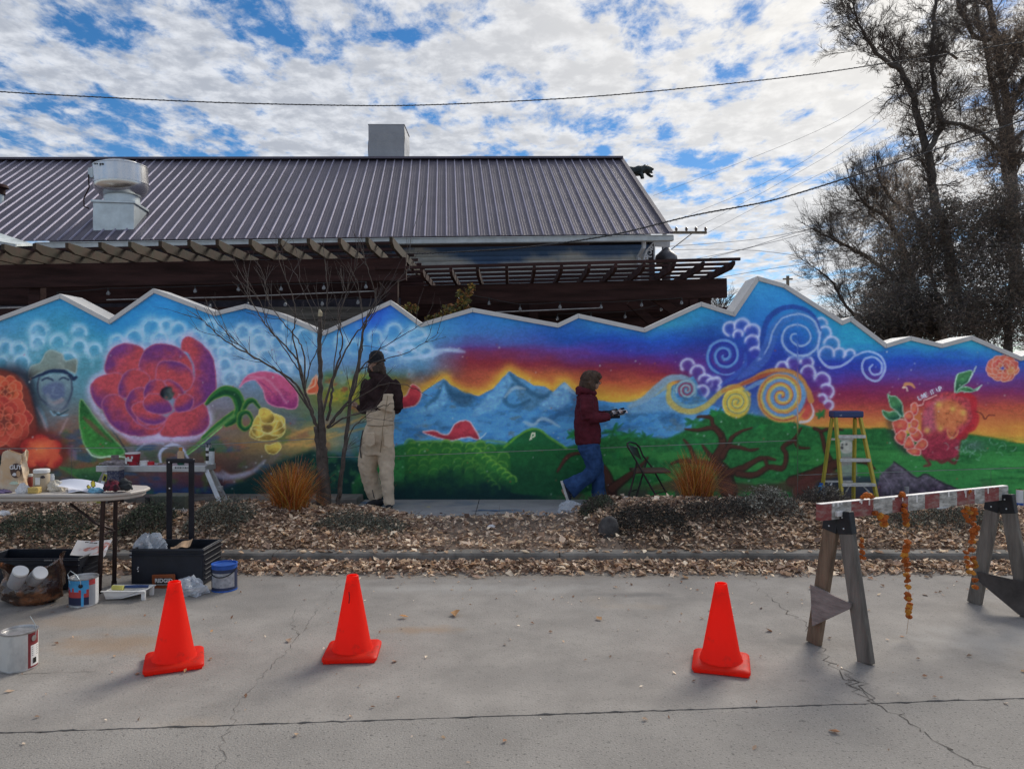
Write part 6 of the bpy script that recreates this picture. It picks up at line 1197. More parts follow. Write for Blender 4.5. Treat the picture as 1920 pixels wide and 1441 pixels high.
# ---------------------------------------------------------------- traffic cones
M_cone = mat('fluorescent_vinyl', (1.0,.045,.018), .5, col2=(.50,.07,.04), scale=12, t0=.58, t1=.8, bump=.05, bscale=25, spec=.35)
cl = ['left orange traffic cone, standing nearest the paint cans', 'middle orange traffic cone, alone with a small dark scuff near its top', 'right orange traffic cone, beside the striped barricade']
def sqr(h, r, z, n=5):
    o = []
    for cx, cy, a0 in ((h-r, h-r, 0), (-h+r, h-r, 90), (-h+r, -h+r, 180), (h-r, -h+r, 270)):
        for i in range(n): a = math.radians(a0+90*i/(n-1)); o.append(Vector((cx+r*math.cos(a), cy+r*math.sin(a), z)))
    return o
con = root('traffic_cone', (0, 0, 0), cl[0], 'traffic cone', 'orange traffic cones on the street')
mb = MB()
for i, (h, r, z) in enumerate(((.146,.03,.006), (.150,.03,.012), (.150,.03,.026), (.143,.03,.034), (.118,.06,.038))):
    ring_ = sqr(h, r, z); k = len(mb.v); mb.v += ring_
    if i:
        for j in range(20): mb.face(k-20+j, k-20+(j+1) % 20, k+(j+1) % 20, k+j)
mb.face(*range(20)); mb.face(*range(len(mb.v)-20, len(mb.v)))
mb.build('base', M_cone, con, smooth=True)
for sx in (-.12, .12):
    for sy in (-.12, .12): MB().box((sx, sy, .003), (.04, .04, .006)).build('foot', M_cone, con)
MB().lathe([(.116,.036),(.111,.044),(.108,.06),(.100,.075),(.034,.435),(.033,.447),(.029,.45),(.025,.449),(.024,.42),(.024,.35)], (0, 0, 0), 40).build('cone', M_cone, con, smooth=True)
for i, (px_, py_, rz) in enumerate(((327,1243,23),(661,1226,4),(1352,1247,-16))):
    o = con if i == 0 else copy_tree(con); o['label'] = cl[i]; g = GP(px_, py_); o.location = g; o.rotation_euler = (0, 0, math.radians(rz))
    if i == 1:
        s_ = MB().tube([(-.012, -.056, .37), (-.008, -.062, .34), (-.010, -.068, .31)], .0025, 5).build('scuff', mat('dark_scuff', (.05,.02,.02), .8), None); s_.parent = o
def translucify(m, k):                              # thin vinyl lets some light through
    n = m.node_tree.nodes; l = m.node_tree.links; b = n['Principled BSDF']; t = n.new('ShaderNodeBsdfTranslucent'); l.new(b.inputs['Base Color'].links[0].from_socket, t.inputs['Color']); s = n.new('ShaderNodeMixShader'); s.inputs[0].default_value = k; l.new(b.outputs[0], s.inputs[1]); l.new(t.outputs[0], s.inputs[2]); l.new(s.outputs[0], n['Material Output'].inputs[0])
translucify(M_cone, .6)
# ---------------------------------------------------------------- barricade
M_leg = mat('weathered_grey_lumber', (.165,.145,.125), .9, var=.35, scale=5, bump=.6, bscale=30, stretch=(4, 4, .5), rand=.12)
M_legb = mat('brown_lumber', (.19,.128,.085), .9, var=.4, scale=5, bump=.5, bscale=30, stretch=(4, 4, .5))
M_red = mat('worn_red_paint', (.26,.065,.06), .85, col2=(.32,.20,.175), scale=14, bump=.3, bscale=40, stretch=(1, 1, 3), t0=.45, t1=.65); M_wor = mat('worn_white_paint', (.27,.255,.23), .85, col2=(.56,.54,.50), scale=11, bump=.5, bscale=40, stretch=(1, 1, 3), t0=.42, t1=.62)
M_wp = mat('white_paint_spill', (.72,.69,.67), .6, bump=.3); M_blk = mat('black_bracket_metal', (.02,.022,.026), .45, metal=.3, var=.4, bump=.1)
A0 = Vector((1.864, 4.215, 0)); B0 = Vector((3.30, 4.995, 0)); dr = (B0-A0).normalized(); pp = Vector((-dr.y, dr.x, 0))
saw = root('barricade', A0, 'wooden sawhorse barricade with a faded red and white striped rail and two A-frame ends', 'barricade')
ra, rb_ = A0-dr*.171, B0+dr*.055; ra.z, rb_.z = .815, .79; Lr = (rb_-ra).length; cutx = [0,.045,.135,.24,.335,.415,.505,.585,.685,.79,.85,.94,1.0]
for i, (u, v) in enumerate(zip(cutx[:-1], cutx[1:])): MB().beam(ra.lerp(rb_, u), ra.lerp(rb_, v), .038, .09).build('rail_section', M_red if i % 2 == 0 else M_wor, saw)
mb = MB(); mb.beam(ra+Vector((0, 0, .0465)), rb_+Vector((0, 0, .0465)), .034, .004); mb.build('paint_edge', M_wp, saw)
mb = MB()
for k in range(26):
    u = random.uniform(.03, .97); h = random.uniform(.01, .05)*random.random(); p = ra.lerp(rb_, u)-pp*.0205+Vector((0, 0, .045-h/2)); mb.beam(p+dr*-.004, p+dr*random.uniform(.004, .012), .002, h)
o = mb.build('paint_drips', M_wp, saw); o['kind'] = 'stuff'
def leg(top, foot, m): 
    t = Vector(top); f = Vector(foot); return MB().beam(t, f, .089, .038, up=dr).build('leg', m, saw, bevel=.004)
for i, (c, zt_) in enumerate(((A0, .80), (B0, .775))):
    fa = c+pp*.172; fb = c-pp*.172; fa.z = fb.z = .0; ta = c+pp*.034+Vector((0, 0, zt_)); tb = c-pp*.034+Vector((0, 0, zt_)); 
    MB().beam(ta, fa, .038, .089, up=pp).build('leg', M_legb if i == 0 else M_leg, saw, bevel=.004); MB().beam(tb, fb, .038, .089, up=pp).build('leg', M_leg, saw, bevel=.004)
    for sgn, t_ in ((1, ta), (-1, tb)):
        f_ = c+pp*.172*sgn; dd = (Vector((f_.x, f_.y, 0))-t_).normalized(); a = t_-dd*.01; b = t_+dd*.115; o = MB().beam(a, b, .044, .096, up=pp).build('bracket', M_blk, saw, bevel=.003)
        for q in (.25, .75): MB().lathe([(.005,0),(.005,.004),(0,.005)], a.lerp(b, q)+(-dr)*.0225, 8, Vector((0, 0, 1)).rotation_difference(-dr)).build('bolt', M_galv, o)
ga = A0-dr*.028
mb = MB(); zz = lambda s_, z: ga+pp*s_+Vector((0, 0, z)); 
MB().poly([zz(.165,.355), zz(-.105,.315), zz(-.10,.285), zz(.15,.115)], -dr*.014).build('gusset', mat('weathered_plywood', (.25,.21,.195), .9, var=.3, scale=6, bump=.4, stretch=(1, 1, 4)), saw)
gb = B0-dr*.028; zb_ = lambda s_, z: gb+pp*s_+Vector((0, 0, z))
MB().poly([zb_(.135,.235), zb_(-.19,.235), zb_(-.20,.0), zb_(-.13,.015), zb_(.12,.17)], -dr*.014).build('gusset', mat('dark_plywood', (.075,.065,.06), .9, var=.4, scale=6, bump=.4), saw)
MB().box(A0-dr*.035-pp*.028+Vector((0, 0, .80)), (.05, .02, .03), Matrix.Rotation(math.atan2(dr.y, dr.x), 3, 'Z')).build('bracket_plate', M_wp, saw, bevel=.003)
# marigold garlands hung on the rail
M_mg = [mat('marigold_orange', (.50,.12,.015), .8, var=.5, scale=70, bump=.6, bscale=150, rand=.3), mat('marigold_amber', (.62,.25,.03), .8, var=.4, scale=70, bump=.6, bscale=150, rand=.3)]
def flower_mesh(seed, m):
    mb = MB(); R_ = random.Random(seed); n_ = 14; prof = [(0, -.9), (.55, -.75), (.95, -.3), (1, .1), (.8, .55), (.45, .85), (0, .95)]
    for r, z in prof:
        for j in range(n_): a = j*math.tau/n_; k = 1+R_.uniform(-.2, .2)+(.12 if j % 2 else -.1); mb.v.append(Vector((r*k*math.cos(a), r*k*math.sin(a), z*(1+R_.uniform(-.1, .1)))))
    for i in range(len(prof)-1):
        for j in range(n_): mb.face(i*n_+j, i*n_+(j+1) % n_, (i+1)*n_+(j+1) % n_, (i+1)*n_+j)
    return mb.mesh('flower', m)
FM = [flower_mesh(s, M_mg[s % 3 == 2]) for s in range(4)]
M_th = mat('garland_thread', (.35,.2,.1), .8, bump=0)
def raild(px_):
    a = (px_-960)/F; k = (A0.x-a*A0.y)/(a*dr.y-dr.x); return (A0+dr*k).y-.03
def garland(label, pts, dd=0., size=6.0, thread=True, tail=None):
    f0 = [(1480+a/3.602, 880+b/3.602) for a, b in pts]; r = root('marigold_garland', P(*f0[0], raild(f0[0][0])+dd), label, 'garland', 'marigold garlands on the barricade'); W = []
    for i, (x_, y_) in enumerate(f0):
        d_ = raild(x_)+dd-(.025 if 925 < y_ < 975 else 0); p = P(x_, y_, d_); W.append(p)
        for q in range(2):
            o = add_obj('flower', FM[random.randint(0, 3)], r, p+Vector((random.gauss(0, .004), random.gauss(0, .006), random.gauss(0, .007) if q else 0))-wloc(r)); s_ = size*d_/F*random.uniform(.75, 1.15)*(.8 if q else 1); o.scale = (s_, s_, s_*.8); o.rotation_euler = (random.uniform(-.8, .8), random.uniform(-.8, .8), random.uniform(0, 6))
    if thread:
        if tail: W.append(P(*tail, raild(tail[0])+dd))
        MB().tube(W, .0012, 4).build('thread', M_th, r)
garland('longest marigold string hanging nearly to the street below the middle of the rail', [(765,165),(778,245),(775,275),(778,305),(785,340),(792,370),(788,485),(785,515),(790,545),(785,575),(782,610),(800,640),(795,675),(800,720),(797,750),(798,790),(808,845),(798,875),(810,925),(795,955),(806,990)], tail=(1700,1188))
garland('short marigold loop bunched under the left part of the rail', [(515,172),(545,180),(585,295),(605,315),(625,330),(645,350),(655,325),(640,370)], .0, 6.4, True)
garland('tiny marigold cluster dangling left of the long string above the kerb', [(500,185),(490,480),(485,515),(490,560),(488,595)], .05, 5)
garland('thick marigold bunch hanging beside the right A-frame', [(1215,150),(1195,255),(1240,270),(1220,290),(1250,290),(1195,310),(1245,330),(1215,345),(1250,365),(1265,395),(1240,410),(1265,430),(1235,455),(1240,485),(1235,540),(1240,600),(1247,650),(1250,700),(1252,745),(1250,790)], .0, 5.6)
garland('slim marigold string left of the thick right bunch', [(1185,280),(1198,560),(1200,590),(1198,620),(1208,655),(1210,690)], .02, 5)
# ---------------------------------------------------------------- folding table and what lies on it
M_ttop = mat('beige_plastic_top', (.50,.45,.40), .5, var=.06, scale=5, bump=.05); M_tleg = mat('brown_tube_metal', (.045,.028,.026), .45, metal=.4, var=.3)
TZ = .765; tb = root('folding_table', (-3.6, 5.35, 0), 'beige plastic folding table with brown steel legs at the left edge', 'table')
ol = [(-5.1,5.08),(-2.93,5.08),(-2.78,5.12),(-2.68,5.2),(-2.64,5.32),(-2.66,5.44),(-2.72,5.52),(-2.9,5.56),(-5.1,5.56)]
mb = MB(); mb.poly([(x_, y_, TZ-.022) for x_, y_ in ol], (0, 0, .022)); mb.build('top', M_ttop, tb, bevel=.006)
cx_, cy_ = -3.9, 5.36; mb = MB(); mb.poly([(x_+(.02 if x_ < cx_ else -.022), y_+(.018 if y_ < cy_ else -.018), TZ-.052) for x_, y_ in ol], (0, 0, .0305)); mb.build('apron', M_ttop, tb, bevel=.008)
lg = lambda a, b, d0_, d1_: (P(*a, d0_), P(*b, d1_))
a, b = lg((193.6,941), (186,1111), 5.2, 5.38); MB().tube([a+Vector((0, 0, .01)), b], .0155, 10).build('leg', M_tleg, tb, smooth=True)
a2, b2 = lg((216.8,938), (214,1096), 5.5, 5.6); MB().tube([a2+Vector((0, 0, .01)), b2], .0155, 10).build('leg', M_tleg, tb, smooth=True)
MB().tube([P(132,944,5.32), P(182,982,5.3), P(211,992,5.42)], .010, 8).build('brace', M_tleg, tb, smooth=True); MB().tube([a.lerp(b, .35), a2.lerp(b2, .35)], .009, 8).build('crossbar', M_tleg, tb)
for dx in (0, .28): MB().tube([(-4.75, 5.2+dx*1.3, TZ-.05), (-4.8, 5.25+dx*1.2, 0)], .0155, 10).build('leg', M_tleg, tb)
MB().lathe([(.019,0),(.019,.03),(.016,.032)], b+Vector((0, 0, 0)), 10).build('leg_tip', mat('brown_rubber', (.06,.04,.035), .7), tb); MB().lathe([(.019,0),(.019,.03),(.016,.032)], b2, 10).build('leg_tip', MATS['brown_rubber'], tb)
def at(x_, d, z): return Vector(((x_-960)/F*d, d, z))
def crumple(name, label, cat, c, rx, ry, rz, m, seed, amp=.35, fr=2.4, n=22, flat=True, par=None, grp=None):
    R_ = np.random.RandomState(seed); mb = MB(); th = np.linspace(0, math.pi, n//2+1)
    for t in th:
        for j in range(n):
            a = j*math.tau/n; v = Vector((math.sin(t)*math.cos(a), math.sin(t)*math.sin(a), -math.cos(t))); k = 1+amp*2*(fbm(np.array([v.x*fr+seed]), np.array([v.y*fr+v.z*fr*1.3+seed*3]), 1., seed, 4)[0]-.5)+amp*.5*math.sin(a*5+seed+v.z*4)
            z = v.z*k*rz; z = max(z, -rz*.45) if flat else z; mb.v.append(Vector(c)+Vector((v.x*rx*k, v.y*ry*k, z+(rz*.45 if flat else 0))))
    for i in range(len(th)-1):
        for j in range(n): mb.face(i*n+j, i*n+(j+1) % n, (i+1)*n+(j+1) % n, (i+1)*n+j)
    me = mb.mesh(name, m, c if par is None else wloc(par)); me.validate(); o = add_obj(name, me, par, c if par is None else None)
    if par is None: tag(o, label, cat, grp)
    return o
M_cling = mat('clear_plastic', (.62,.66,.72), .15, var=.1, bump=.5, bscale=20, alpha=.55, spec=.7); M_white = mat('white_cloth', (.70,.69,.70), .85, var=.08, bump=.4, bscale=40)
M_kraft = mat('kraft_paper', (.50,.32,.19), .8, var=.15, scale=8, bump=.4, bscale=14)
# printed paper bag
q = at(24, 5.28, TZ); bag = root('paper_bag', q, 'orange and tan paper bag with a dark oval print standing on the table', 'bag'); k_ = 5.28/F
mb = MB()
def bagf(u, v):
    th = u*math.tau; w_ = (24+(-2 if v > .6 else 0)-6*max(0, v-.8)/.2*0)*k_; sq = lambda t: math.copysign(abs(t)**.45, t); x_ = sq(math.cos(th))*w_*(1-.16*v)+.012*math.sin(7*th+9*v)*v-.0*v; y_ = sq(math.sin(th))*.055*(1-.35*v)+.008*math.sin(5*th+12*v); h_ = .27*v+(.022*math.sin(3*th+1) if v > .99 else 0); return q+Vector((x_+.02*v*v, y_, h_))
mb.grid(bagf, 40, 14); mb.build('bag', mat('orange_printed_paper', (.62,.42,.25), .7, col2=(.66,.55,.42), scale=7, bump=.3, bscale=20, t0=.4, t1=.6), bag, smooth=True)
def dec(cx, cy, rx, ry, dd, m, name='print', n=18, par=None, rough=.0): MB().poly([P(cx+rx*math.cos(a)*(1+rough*math.sin(3*a)), cy+ry*math.sin(a), dd) for a in np.linspace(0, math.tau, n+1)[:-1]], (0, .002, 0)).build(name, m, par)
dec(30, 882, 11, 14, 5.214, mat('brown_print', (.10,.06,.05), .7), par=bag); text_obj('GUY', P(29, 876, 5.208), .042, M_white, bag, bold=.001); dec(27, 889, 4, 3, 5.210, M_white, par=bag, rough=.3); dec(26, 905, 8, 3, 5.214, mat('mint_print', (.50,.60,.48), .7), par=bag, rough=.2); dec(34, 888, 4, 6, 5.210, MATS['kraft_paper'], par=bag)
def jar(name, label, cat, x_, d, z, r, h, mbod, mlid, lidh=.02, tilt=None, lab=None, grp=None):
    c = at(x_, d, z) if not isinstance(x_, Vector) else x_; R = tilt; o = root(name, c, label, cat, grp)
    MB().lathe([(r*.92,0),(r,.006),(r,h*.86),(r*.9,h*.92),(r*.9,h)], c, 22, R).build('body', mbod, o, smooth=True)
    if mlid: up = (R @ Vector((0, 0, 1))) if R else Vector((0, 0, 1)); MB().lathe([(r*.98,0),(r*1.0,.002),(r*1.0,lidh),(r*.94,lidh+.003),(0,lidh+.003)], c+up*(h-.004), 22, R).build('lid', mlid, o, smooth=True)
    if lab: MB().lathe([(r*1.01,h*.2),(r*1.01,h*.65)], c, 22, R).build('label_band', lab, o, smooth=True)
    return o
M_redj = mat('red_brown_jar', (.22,.035,.02), .3, bump=0); M_tanj = mat('tan_filled_plastic', (.45,.36,.25), .35, var=.08, bump=0); M_wl = mat('white_plastic', (.75,.74,.72), .4, var=.04, bump=0); M_gl = mat('milky_lid', (.55,.55,.50), .3, bump=0)
jar('jar', 'small jar of dark red paint between the paper bag and the tan jar', 'jar', 55, 5.34, TZ, .024, .095, M_redj, M_gl, .014)
j = jar('jar', 'tall tan jar with a white screw lid and dark mark on its front', 'jar', 78, 5.24, TZ, .052, .135, M_tanj, M_wl, .022)
dec(80, 894, 4.5, 2.6, 5.184, mat('dark_print', (.03,.02,.03), .6), par=j, rough=.2); MB().box(P(70.5, 902, 5.187), (.032, .003, .05)).build('sticker', M_wl, j)
o = MB().box(at(65, 5.15, TZ+.021), (.072, .05, .042)).build('sponge', mat('yellow_sponge', (.62,.44,.14), .95, var=.15, scale=60, bump=.8, bscale=120), None, bevel=.005); tag(o, 'yellow block sponge on the front edge of the table', 'sponge')
crumple('tissue', 'crumpled white tissue left of the yellow sponge', 'tissue', at(43, 5.16, TZ), .038, .03, .04, M_white, 3, .45)
crumple('rag', 'flat cream cloth bunched right of the tan jar', 'cloth', at(104, 5.26, TZ), .065, .05, .045, mat('cream_cloth', (.60,.55,.46), .9, bump=.4), 5, .3)
jar('cup', 'clear plastic cup standing behind the cream cloth', 'cup', 94, 5.4, TZ, .028, .10, M_cling, None)
crumple('rag', 'thin purple rag at the far left end of the table', 'cloth', at(4, 5.16, TZ), .06, .04, .016, mat('purple_cloth', (.16,.12,.22), .9), 8, .3)
sh = root('paper_sheet', at(157, 5.25, TZ), 'white paper sheets bearing a yellow butterfly print, propped on the table', 'paper'); M_pap = mat('white_paper', (.74,.75,.82), .6, var=.03, bump=.1, bscale=6)
MB().grid(lambda u, v: P(117+80*u-22*v*(1-u)*1.4+(20*v*u)*0-0*v, 913+13*u*(1-v*.4)-19*v*math.sin(max(u, .02)**.8*2.5)-1, 5.17+.12*v), 10, 8).build('sheet', M_pap, sh, smooth=2)
MB().grid(lambda u, v: Vector((at(128+66*u, 5.14+.2*v, 0).x, 5.14+.2*v, TZ+.004+.012*math.sin(u*5+v*2)**2)), 8, 4).build('sheet', M_pap, sh, smooth=2)
M_yb = mat('yellow_ink', (.72,.55,.06), .6, bump=0); M_kb = mat('black_ink', (.03,.025,.02), .6, bump=0)
for pts_, m_, dd in (([(171,912),(170,904),(174,899),(178,903),(179,911),(175,914)], M_kb, 5.195), ([(172,911),(171,905),(174,901),(177,904),(177.5,910),(175,912.5)], M_yb, 5.190), ([(171,913),(165,908),(162,911),(164,916),(169,916)], M_kb, 5.195), ([(170,912.8),(165.5,909.5),(163.5,911.5),(165,915),(168.5,915)], M_yb, 5.190)):
    MB().poly([P(x_, y_, dd) for x_, y_ in pts_], (0, .002, 0)).build('butterfly_print', m_, sh)
crumple('rag', 'small light blue rag folded in front of the paper sheets', 'cloth', at(179, 5.17, TZ), .052, .03, .024, mat('light_blue_cloth', (.16,.38,.52), .85, bump=.4), 12, .25)
gl = root('work_gloves', at(221, 5.2, TZ), 'pair of maroon and black work gloves heaped at the right end of the table', 'gloves'); M_mar = mat('maroon_knit', (.17,.018,.035), .9, col2=(.03,.012,.018), scale=22, bump=.7, bscale=80, t0=.45, t1=.55); M_bkn = mat('black_rubber_coat', (.018,.02,.022), .7, bump=.5)
for i, (x_, y_, m_) in enumerate(((210, 5.19, M_mar), (233, 5.22, M_bkn))):
    mb = MB(); c = at(x_, y_, TZ+.035); mb.tube([c+Vector((-.045, .02, .0)), c+Vector((0, 0, .02)), c+Vector((.045, -.01, .0))], [.034, .044, .036], 12, ry=[.025, .034, .026])
    for k in range(4): p = c+Vector((.035-.02*k, -.025, .01)); mb.tube([p, p+Vector((.022, -.02, .008-.006*k)), p+Vector((.05, -.03, -.022))], [.013, .0125, .010], 8)
    mb.tube([c+Vector((-.02, -.02, .02)), c+Vector((-.03, -.04, -.0)), c+Vector((-.02, -.05, -.02))], [.015, .013, .010], 8); fused(mb, 'glove', m_, gl, .006, 3, .014, .03)
# ---------------------------------------------------------------- work bench at the wall
BD = 8.45; M_alb = mat('bench_aluminium', (.55,.56,.57), .4, metal=.5, var=.12, scale=8, bump=.1)
bn = root('work_bench', at(294, BD, .08), 'low aluminium work bench with splayed legs against the flower mural', 'bench'); bz = EYE-(870-HY)*BD/F
MB().box(at(294, BD, bz-.035), (1.23, .30, .07)).build('platform', M_alb, bn, bevel=.006)
for pts_, wd in ((((387,881,BD-.1),(414,945,BD-.22)), .05), (((395,881,BD+.1),(424,938,BD+.16)), .05), (((203,881,BD-.1),(178,945,BD-.22)), .05), (((199,881,BD+.1),(172,938,BD+.16)), .05)): MB().beam(P(*pts_[0]), P(*pts_[1]), .03, wd, up=(1, 0, 0)).build('leg', M_alb, bn, bevel=.004)
MB().box(P(413, 915, BD-.05), (.05, .06, .05)).build('hinge', M_alb, bn, bevel=.006); MB().tube([P(404,922,BD-.18), P(414,922,BD+.12)], .012, 6).build('spreader', M_alb, bn)
st_ = MB(); st_.box(P(196.5, 895, BD-.2), (.05, .004, .08), Matrix.Rotation(.3, 3, 'Y')); st_.build('warning_sticker', mat('yellow_sticker', (.62,.58,.12), .5), bn); MB().box(P(196, 896, BD-.205), (.024, .004, .05), Matrix.Rotation(.3, 3, 'Y')).build('warning_print', M_kb, bn)
MB().box(P(343, 876, BD-.152), (.24, .003, .04)).build('label_plate', M_wl, bn)
for k in range(9): MB().box(P(329+k*3.1, 876.5, BD-.155), (.009 if k % 3 else .014, .002, .018)).build('label_print', mat('grey_print', (.12,.12,.13), .6), bn)
def cylo(name, label, cat, x0, x1, y0, y1, d, m, extra=(), prof=None, grp=None):
    r = (x1-x0)/2*d/F; zb_ = EYE-(y1-HY)*d/F; h = (y1-y0)*d/F; c = at((x0+x1)/2, d, zb_); o = root(name, c, label, cat, grp)
    MB().lathe(prof and [(a*r, b*h) for a, b in prof] or [(r*.96,0),(r,h*.03),(r,h*.97),(r*.95,h)], c, 22).build('body', m, o, smooth=True)
    for nm, a, b, k, mm in extra: MB().lathe([(r*k*.98, h*a), (r*k, h*a+.002), (r*k, h*b-.002), (r*k*.96, h*b)], c, 22).build(nm, mm, o, smooth=True)
    return o, c, r, h
M_redc = mat('red_cup_print', (.40,.02,.035), .5, var=.2, scale=20, bump=0)
o, c, r, h = cylo('cup', 'dark red printed paper cup with a white rim on the work bench', 'cup', 236, 262, 848, 872, BD-.05, M_redc, prof=[(.78,0),(.8,.02),(1,.9),(1,.93)], extra=[('rim', .9, 1.0, 1.03, M_wl)])
for dx, dy, sx, sy in ((-6,2,.02,.07),(-2,-1,.02,.05),(2.5,1,.03,.03),(5,-4,.02,.03)): MB().box(c+Vector((dx*BD/F, -r*.98, h*.5-dy*BD/F)), (sx, .006, sy)).build('print', M_wl, o)
cylo('jar', 'squat white-lidded jar lying beside the red cup on the bench', 'jar', 263, 278, 863, 873, BD-.06, M_wl); cylo('jar', 'small bright red paint pot on the bench', 'jar', 277, 289, 865, 873.5, BD-.05, mat('bright_red', (.55,.02,.03), .5))
cylo('jar', 'rusty grey tin standing behind the rags at the left end of the bench', 'tin', 209, 222, 853, 870, BD+.06, mat('dull_tin', (.26,.20,.19), .6, var=.4, scale=14))
cylo('bottle', 'orange labelled craft paint bottle showing above the toolbox handle', 'bottle', 333, 345, 838, 870, BD-.04, mat('peach_bottle', (.62,.42,.26), .4, bump=0), prof=[(1,0),(1,.66),(.8,.76),(.45,.8),(.45,.98),(.3,1)], extra=[('cap', .78, 1., .55, mat('orange_cap', (.65,.28,.06), .5)), ('base_band', 0, .2, 1.03, mat('dark_green_plastic', (.01,.09,.05), .4))])
cylo('spray_can', 'white spray can with a dark green cap at the right end of the bench', 'spray can', 392, 402, 840, 870, BD-.05, mat('white_can_print', (.62,.65,.67), .35, var=.15, scale=30, bump=0), extra=[('cap', .82, 1.03, 1.02, MATS['dark_green_plastic'])])
cylo('spray_can', 'spray can with a navy cap just behind the green capped one', 'spray can', 386, 396, 831, 869, BD+.03, M_wl, extra=[('cap', .80, 1., 1.0, mat('navy_plastic', (.012,.04,.11), .4)), ('band', .15, .4, 1.01, M_kb), ('band', .52, .66, 1.01, M_kb)])
crumple('rag', 'paint-smeared grey rags and brushes spread along the left of the bench', 'rag', at(225, BD-.05, bz), .20, .09, .035, mat('dirty_rag', (.25,.22,.22), .9, var=.5, scale=20, bump=.5), 21, .4)
for i, (x0, x1) in enumerate(((186,206),(296,308),(240,252))): o = MB().tube([at(x0, BD-.12, bz+.012), at(x1, BD-.05, bz+.02)], .008, 6).tube([at(x1, BD-.05, bz+.02), at(x1+4, BD-.04, bz+.02)], [.012, .014], 6).build('paint_brush', mat('brush_wood', (.30,.22,.15), .6), None); tag(o, ('paint brush overhanging the left end of the work bench', 'paint brush on the bench between the red pot and the toolbox handle', 'paint brush lying in front of the red cup')[i], 'brush', 'paint brushes on the bench')
bx_ = root('box', at(217, 8.2, .1), 'dark blue patterned box standing under the left end of the bench', 'box'); MB().box(P(217, 888, 8.2), (.13, .12, .17)).build('body', mat('dark_blue_pattern', (.045,.05,.10), .6, col2=(.18,.18,.22), scale=60, bump=0, t0=.5, t1=.6), bx_, bevel=.004); MB().box(P(217, 877, 8.2), (.135, .125, .05)).build('lid', mat('pale_box_lid', (.40,.38,.38), .6), bx_, bevel=.004)
MB().box(P(217, 923, 8.2), (.12, .11, .28)).build('stand', M_tleg, bx_)
# ---------------------------------------------------------------- wheeled toolbox
M_blkp = mat('black_crate_plastic', (.012,.015,.024), .5, var=.3, scale=5, bump=.15, bscale=40); M_post = mat('black_handle_metal', (.012,.012,.02), .4, metal=.2, bump=0)
tx0, tx1, ty0, ty1, th = at(246, 5.55, 0).x, at(380, 5.55, 0).x, 5.55, 5.90, .285
bxr = root('wheeled_toolbox', ((tx0+tx1)/2, (ty0+ty1)/2, 0), 'open black wheeled toolbox with its tall pull handle raised, in front of the kerb', 'toolbox')
def openbox(x0, x1, y0, y1, z0, z1, t, m, par, name='bin'):
    mb = MB(); 
    for a, b, c_, d_ in ((x0, x1, y0, y0+t), (x0, x1, y1-t, y1), (x0, x0+t, y0+t, y1-t), (x1-t, x1, y0+t, y1-t)): mb.box(((a+b)/2, (c_+d_)/2, (z0+z1)/2), (b-a, d_-c_, z1-z0))
    mb.box(((x0+x1)/2, (y0+y1)/2, z0+t/2+.001), (x1-x0-2*t, y1-y0-2*t, t)); return mb.build(name, m, par, bevel=.004)
openbox(tx0, tx1, ty0, ty1, .012, th, .014, M_blkp, bxr)
for z_ in (th-.012, th-.045): 
    mb = MB(); mb.box(((tx0+tx1)/2, ty0-.006, z_), (tx1-tx0+.02, .014, .012)); mb.box((tx1+.006, (ty0+ty1)/2, z_), (.014, ty1-ty0+.02, .012)); mb.build('rim', M_blkp, bxr, bevel=.003)
for k in range(5): MB().box((tx1+.004, (ty0+ty1)/2, .05+k*.035), (.010, ty1-ty0-.06, .012)).build('side_rib', M_blkp, bxr, bevel=.003)
for sx in (tx0+.05, tx1+.02): MB().lathe([(.02,-.02),(.065,-.02),(.07,-.012),(.07,.012),(.065,.02),(.02,.02)], (sx, ty1-.03, .07), 20, Matrix.Rotation(math.pi/2, 3, 'Y')).build('wheel', mat('wheel_rubber', (.03,.03,.032), .8), bxr, smooth=True)
hy = ty1+.02; ztop = EYE-(860-HY)*hy/F
for x0, x1 in ((312,323),(353,365)): MB().box((at((x0+x1)/2, hy, 0).x, hy, ztop/2+.06), (.042, .022, ztop-.12)).build('handle_post', M_post, bxr, bevel=.004)
MB().box((at(338.5, hy, 0).x, hy, ztop-.015), (.225, .034, .036)).build('handle_grip', M_post, bxr, bevel=.008)
for x_, y_ in ((317,866),(318,915)): MB().lathe([(.006,0),(.006,.004),(0,.005)], P(x_, y_, hy-.013), 8, Matrix.Rotation(math.pi/2, 3, 'X')).build('rivet', M_wl, bxr)
pl_ = MB().box(P(307, 1091, ty0-.03), (.175, .012, .118), Matrix.Rotation(-.03, 3, 'Y')).build('name_plate', mat('orange_plastic_plate', (.27,.07,.02), .5, var=.1), bxr, bevel=.008)
MB().box(P(307, 1090, ty0-.038), (.125, .006, .055)).build('badge', M_kb, pl_, bevel=.003); text_obj('RIDGID', P(307, 1088.2, ty0-.0425), .040, M_wl, pl_, rot=(math.pi/2, 0, 0), bold=.0012, sx=1.0); MB().box(P(307, 1095.5, ty0-.042), (.10, .002, .003)).build('underline', M_wl, pl_)
for x_, y_ in ((259,1063),(259,1070),(258,1066)): MB().box(P(x_, y_, ty0-.008), (.008, .002, .009)).build('paint_speck', M_wl, bxr)
crumple('plastic_bag', 'crumpled clear plastic bag stuffed in the left of the open toolbox', 'plastic bag', at(281, 5.7, .19), .11, .09, .105, M_cling, 31, .5, 3.2, 30)
kp = MB(); kp.grid(lambda u, v: P(320+36*u+6*v*u, 1031-8*u-14*v*(.4+u*.7)+2*math.sin(u*9), 5.68+.1*v), 8, 4); o = kp.build('kraft_paper', M_kraft, None); tag(o, 'torn sheet of brown kraft paper sticking out of the toolbox', 'paper')
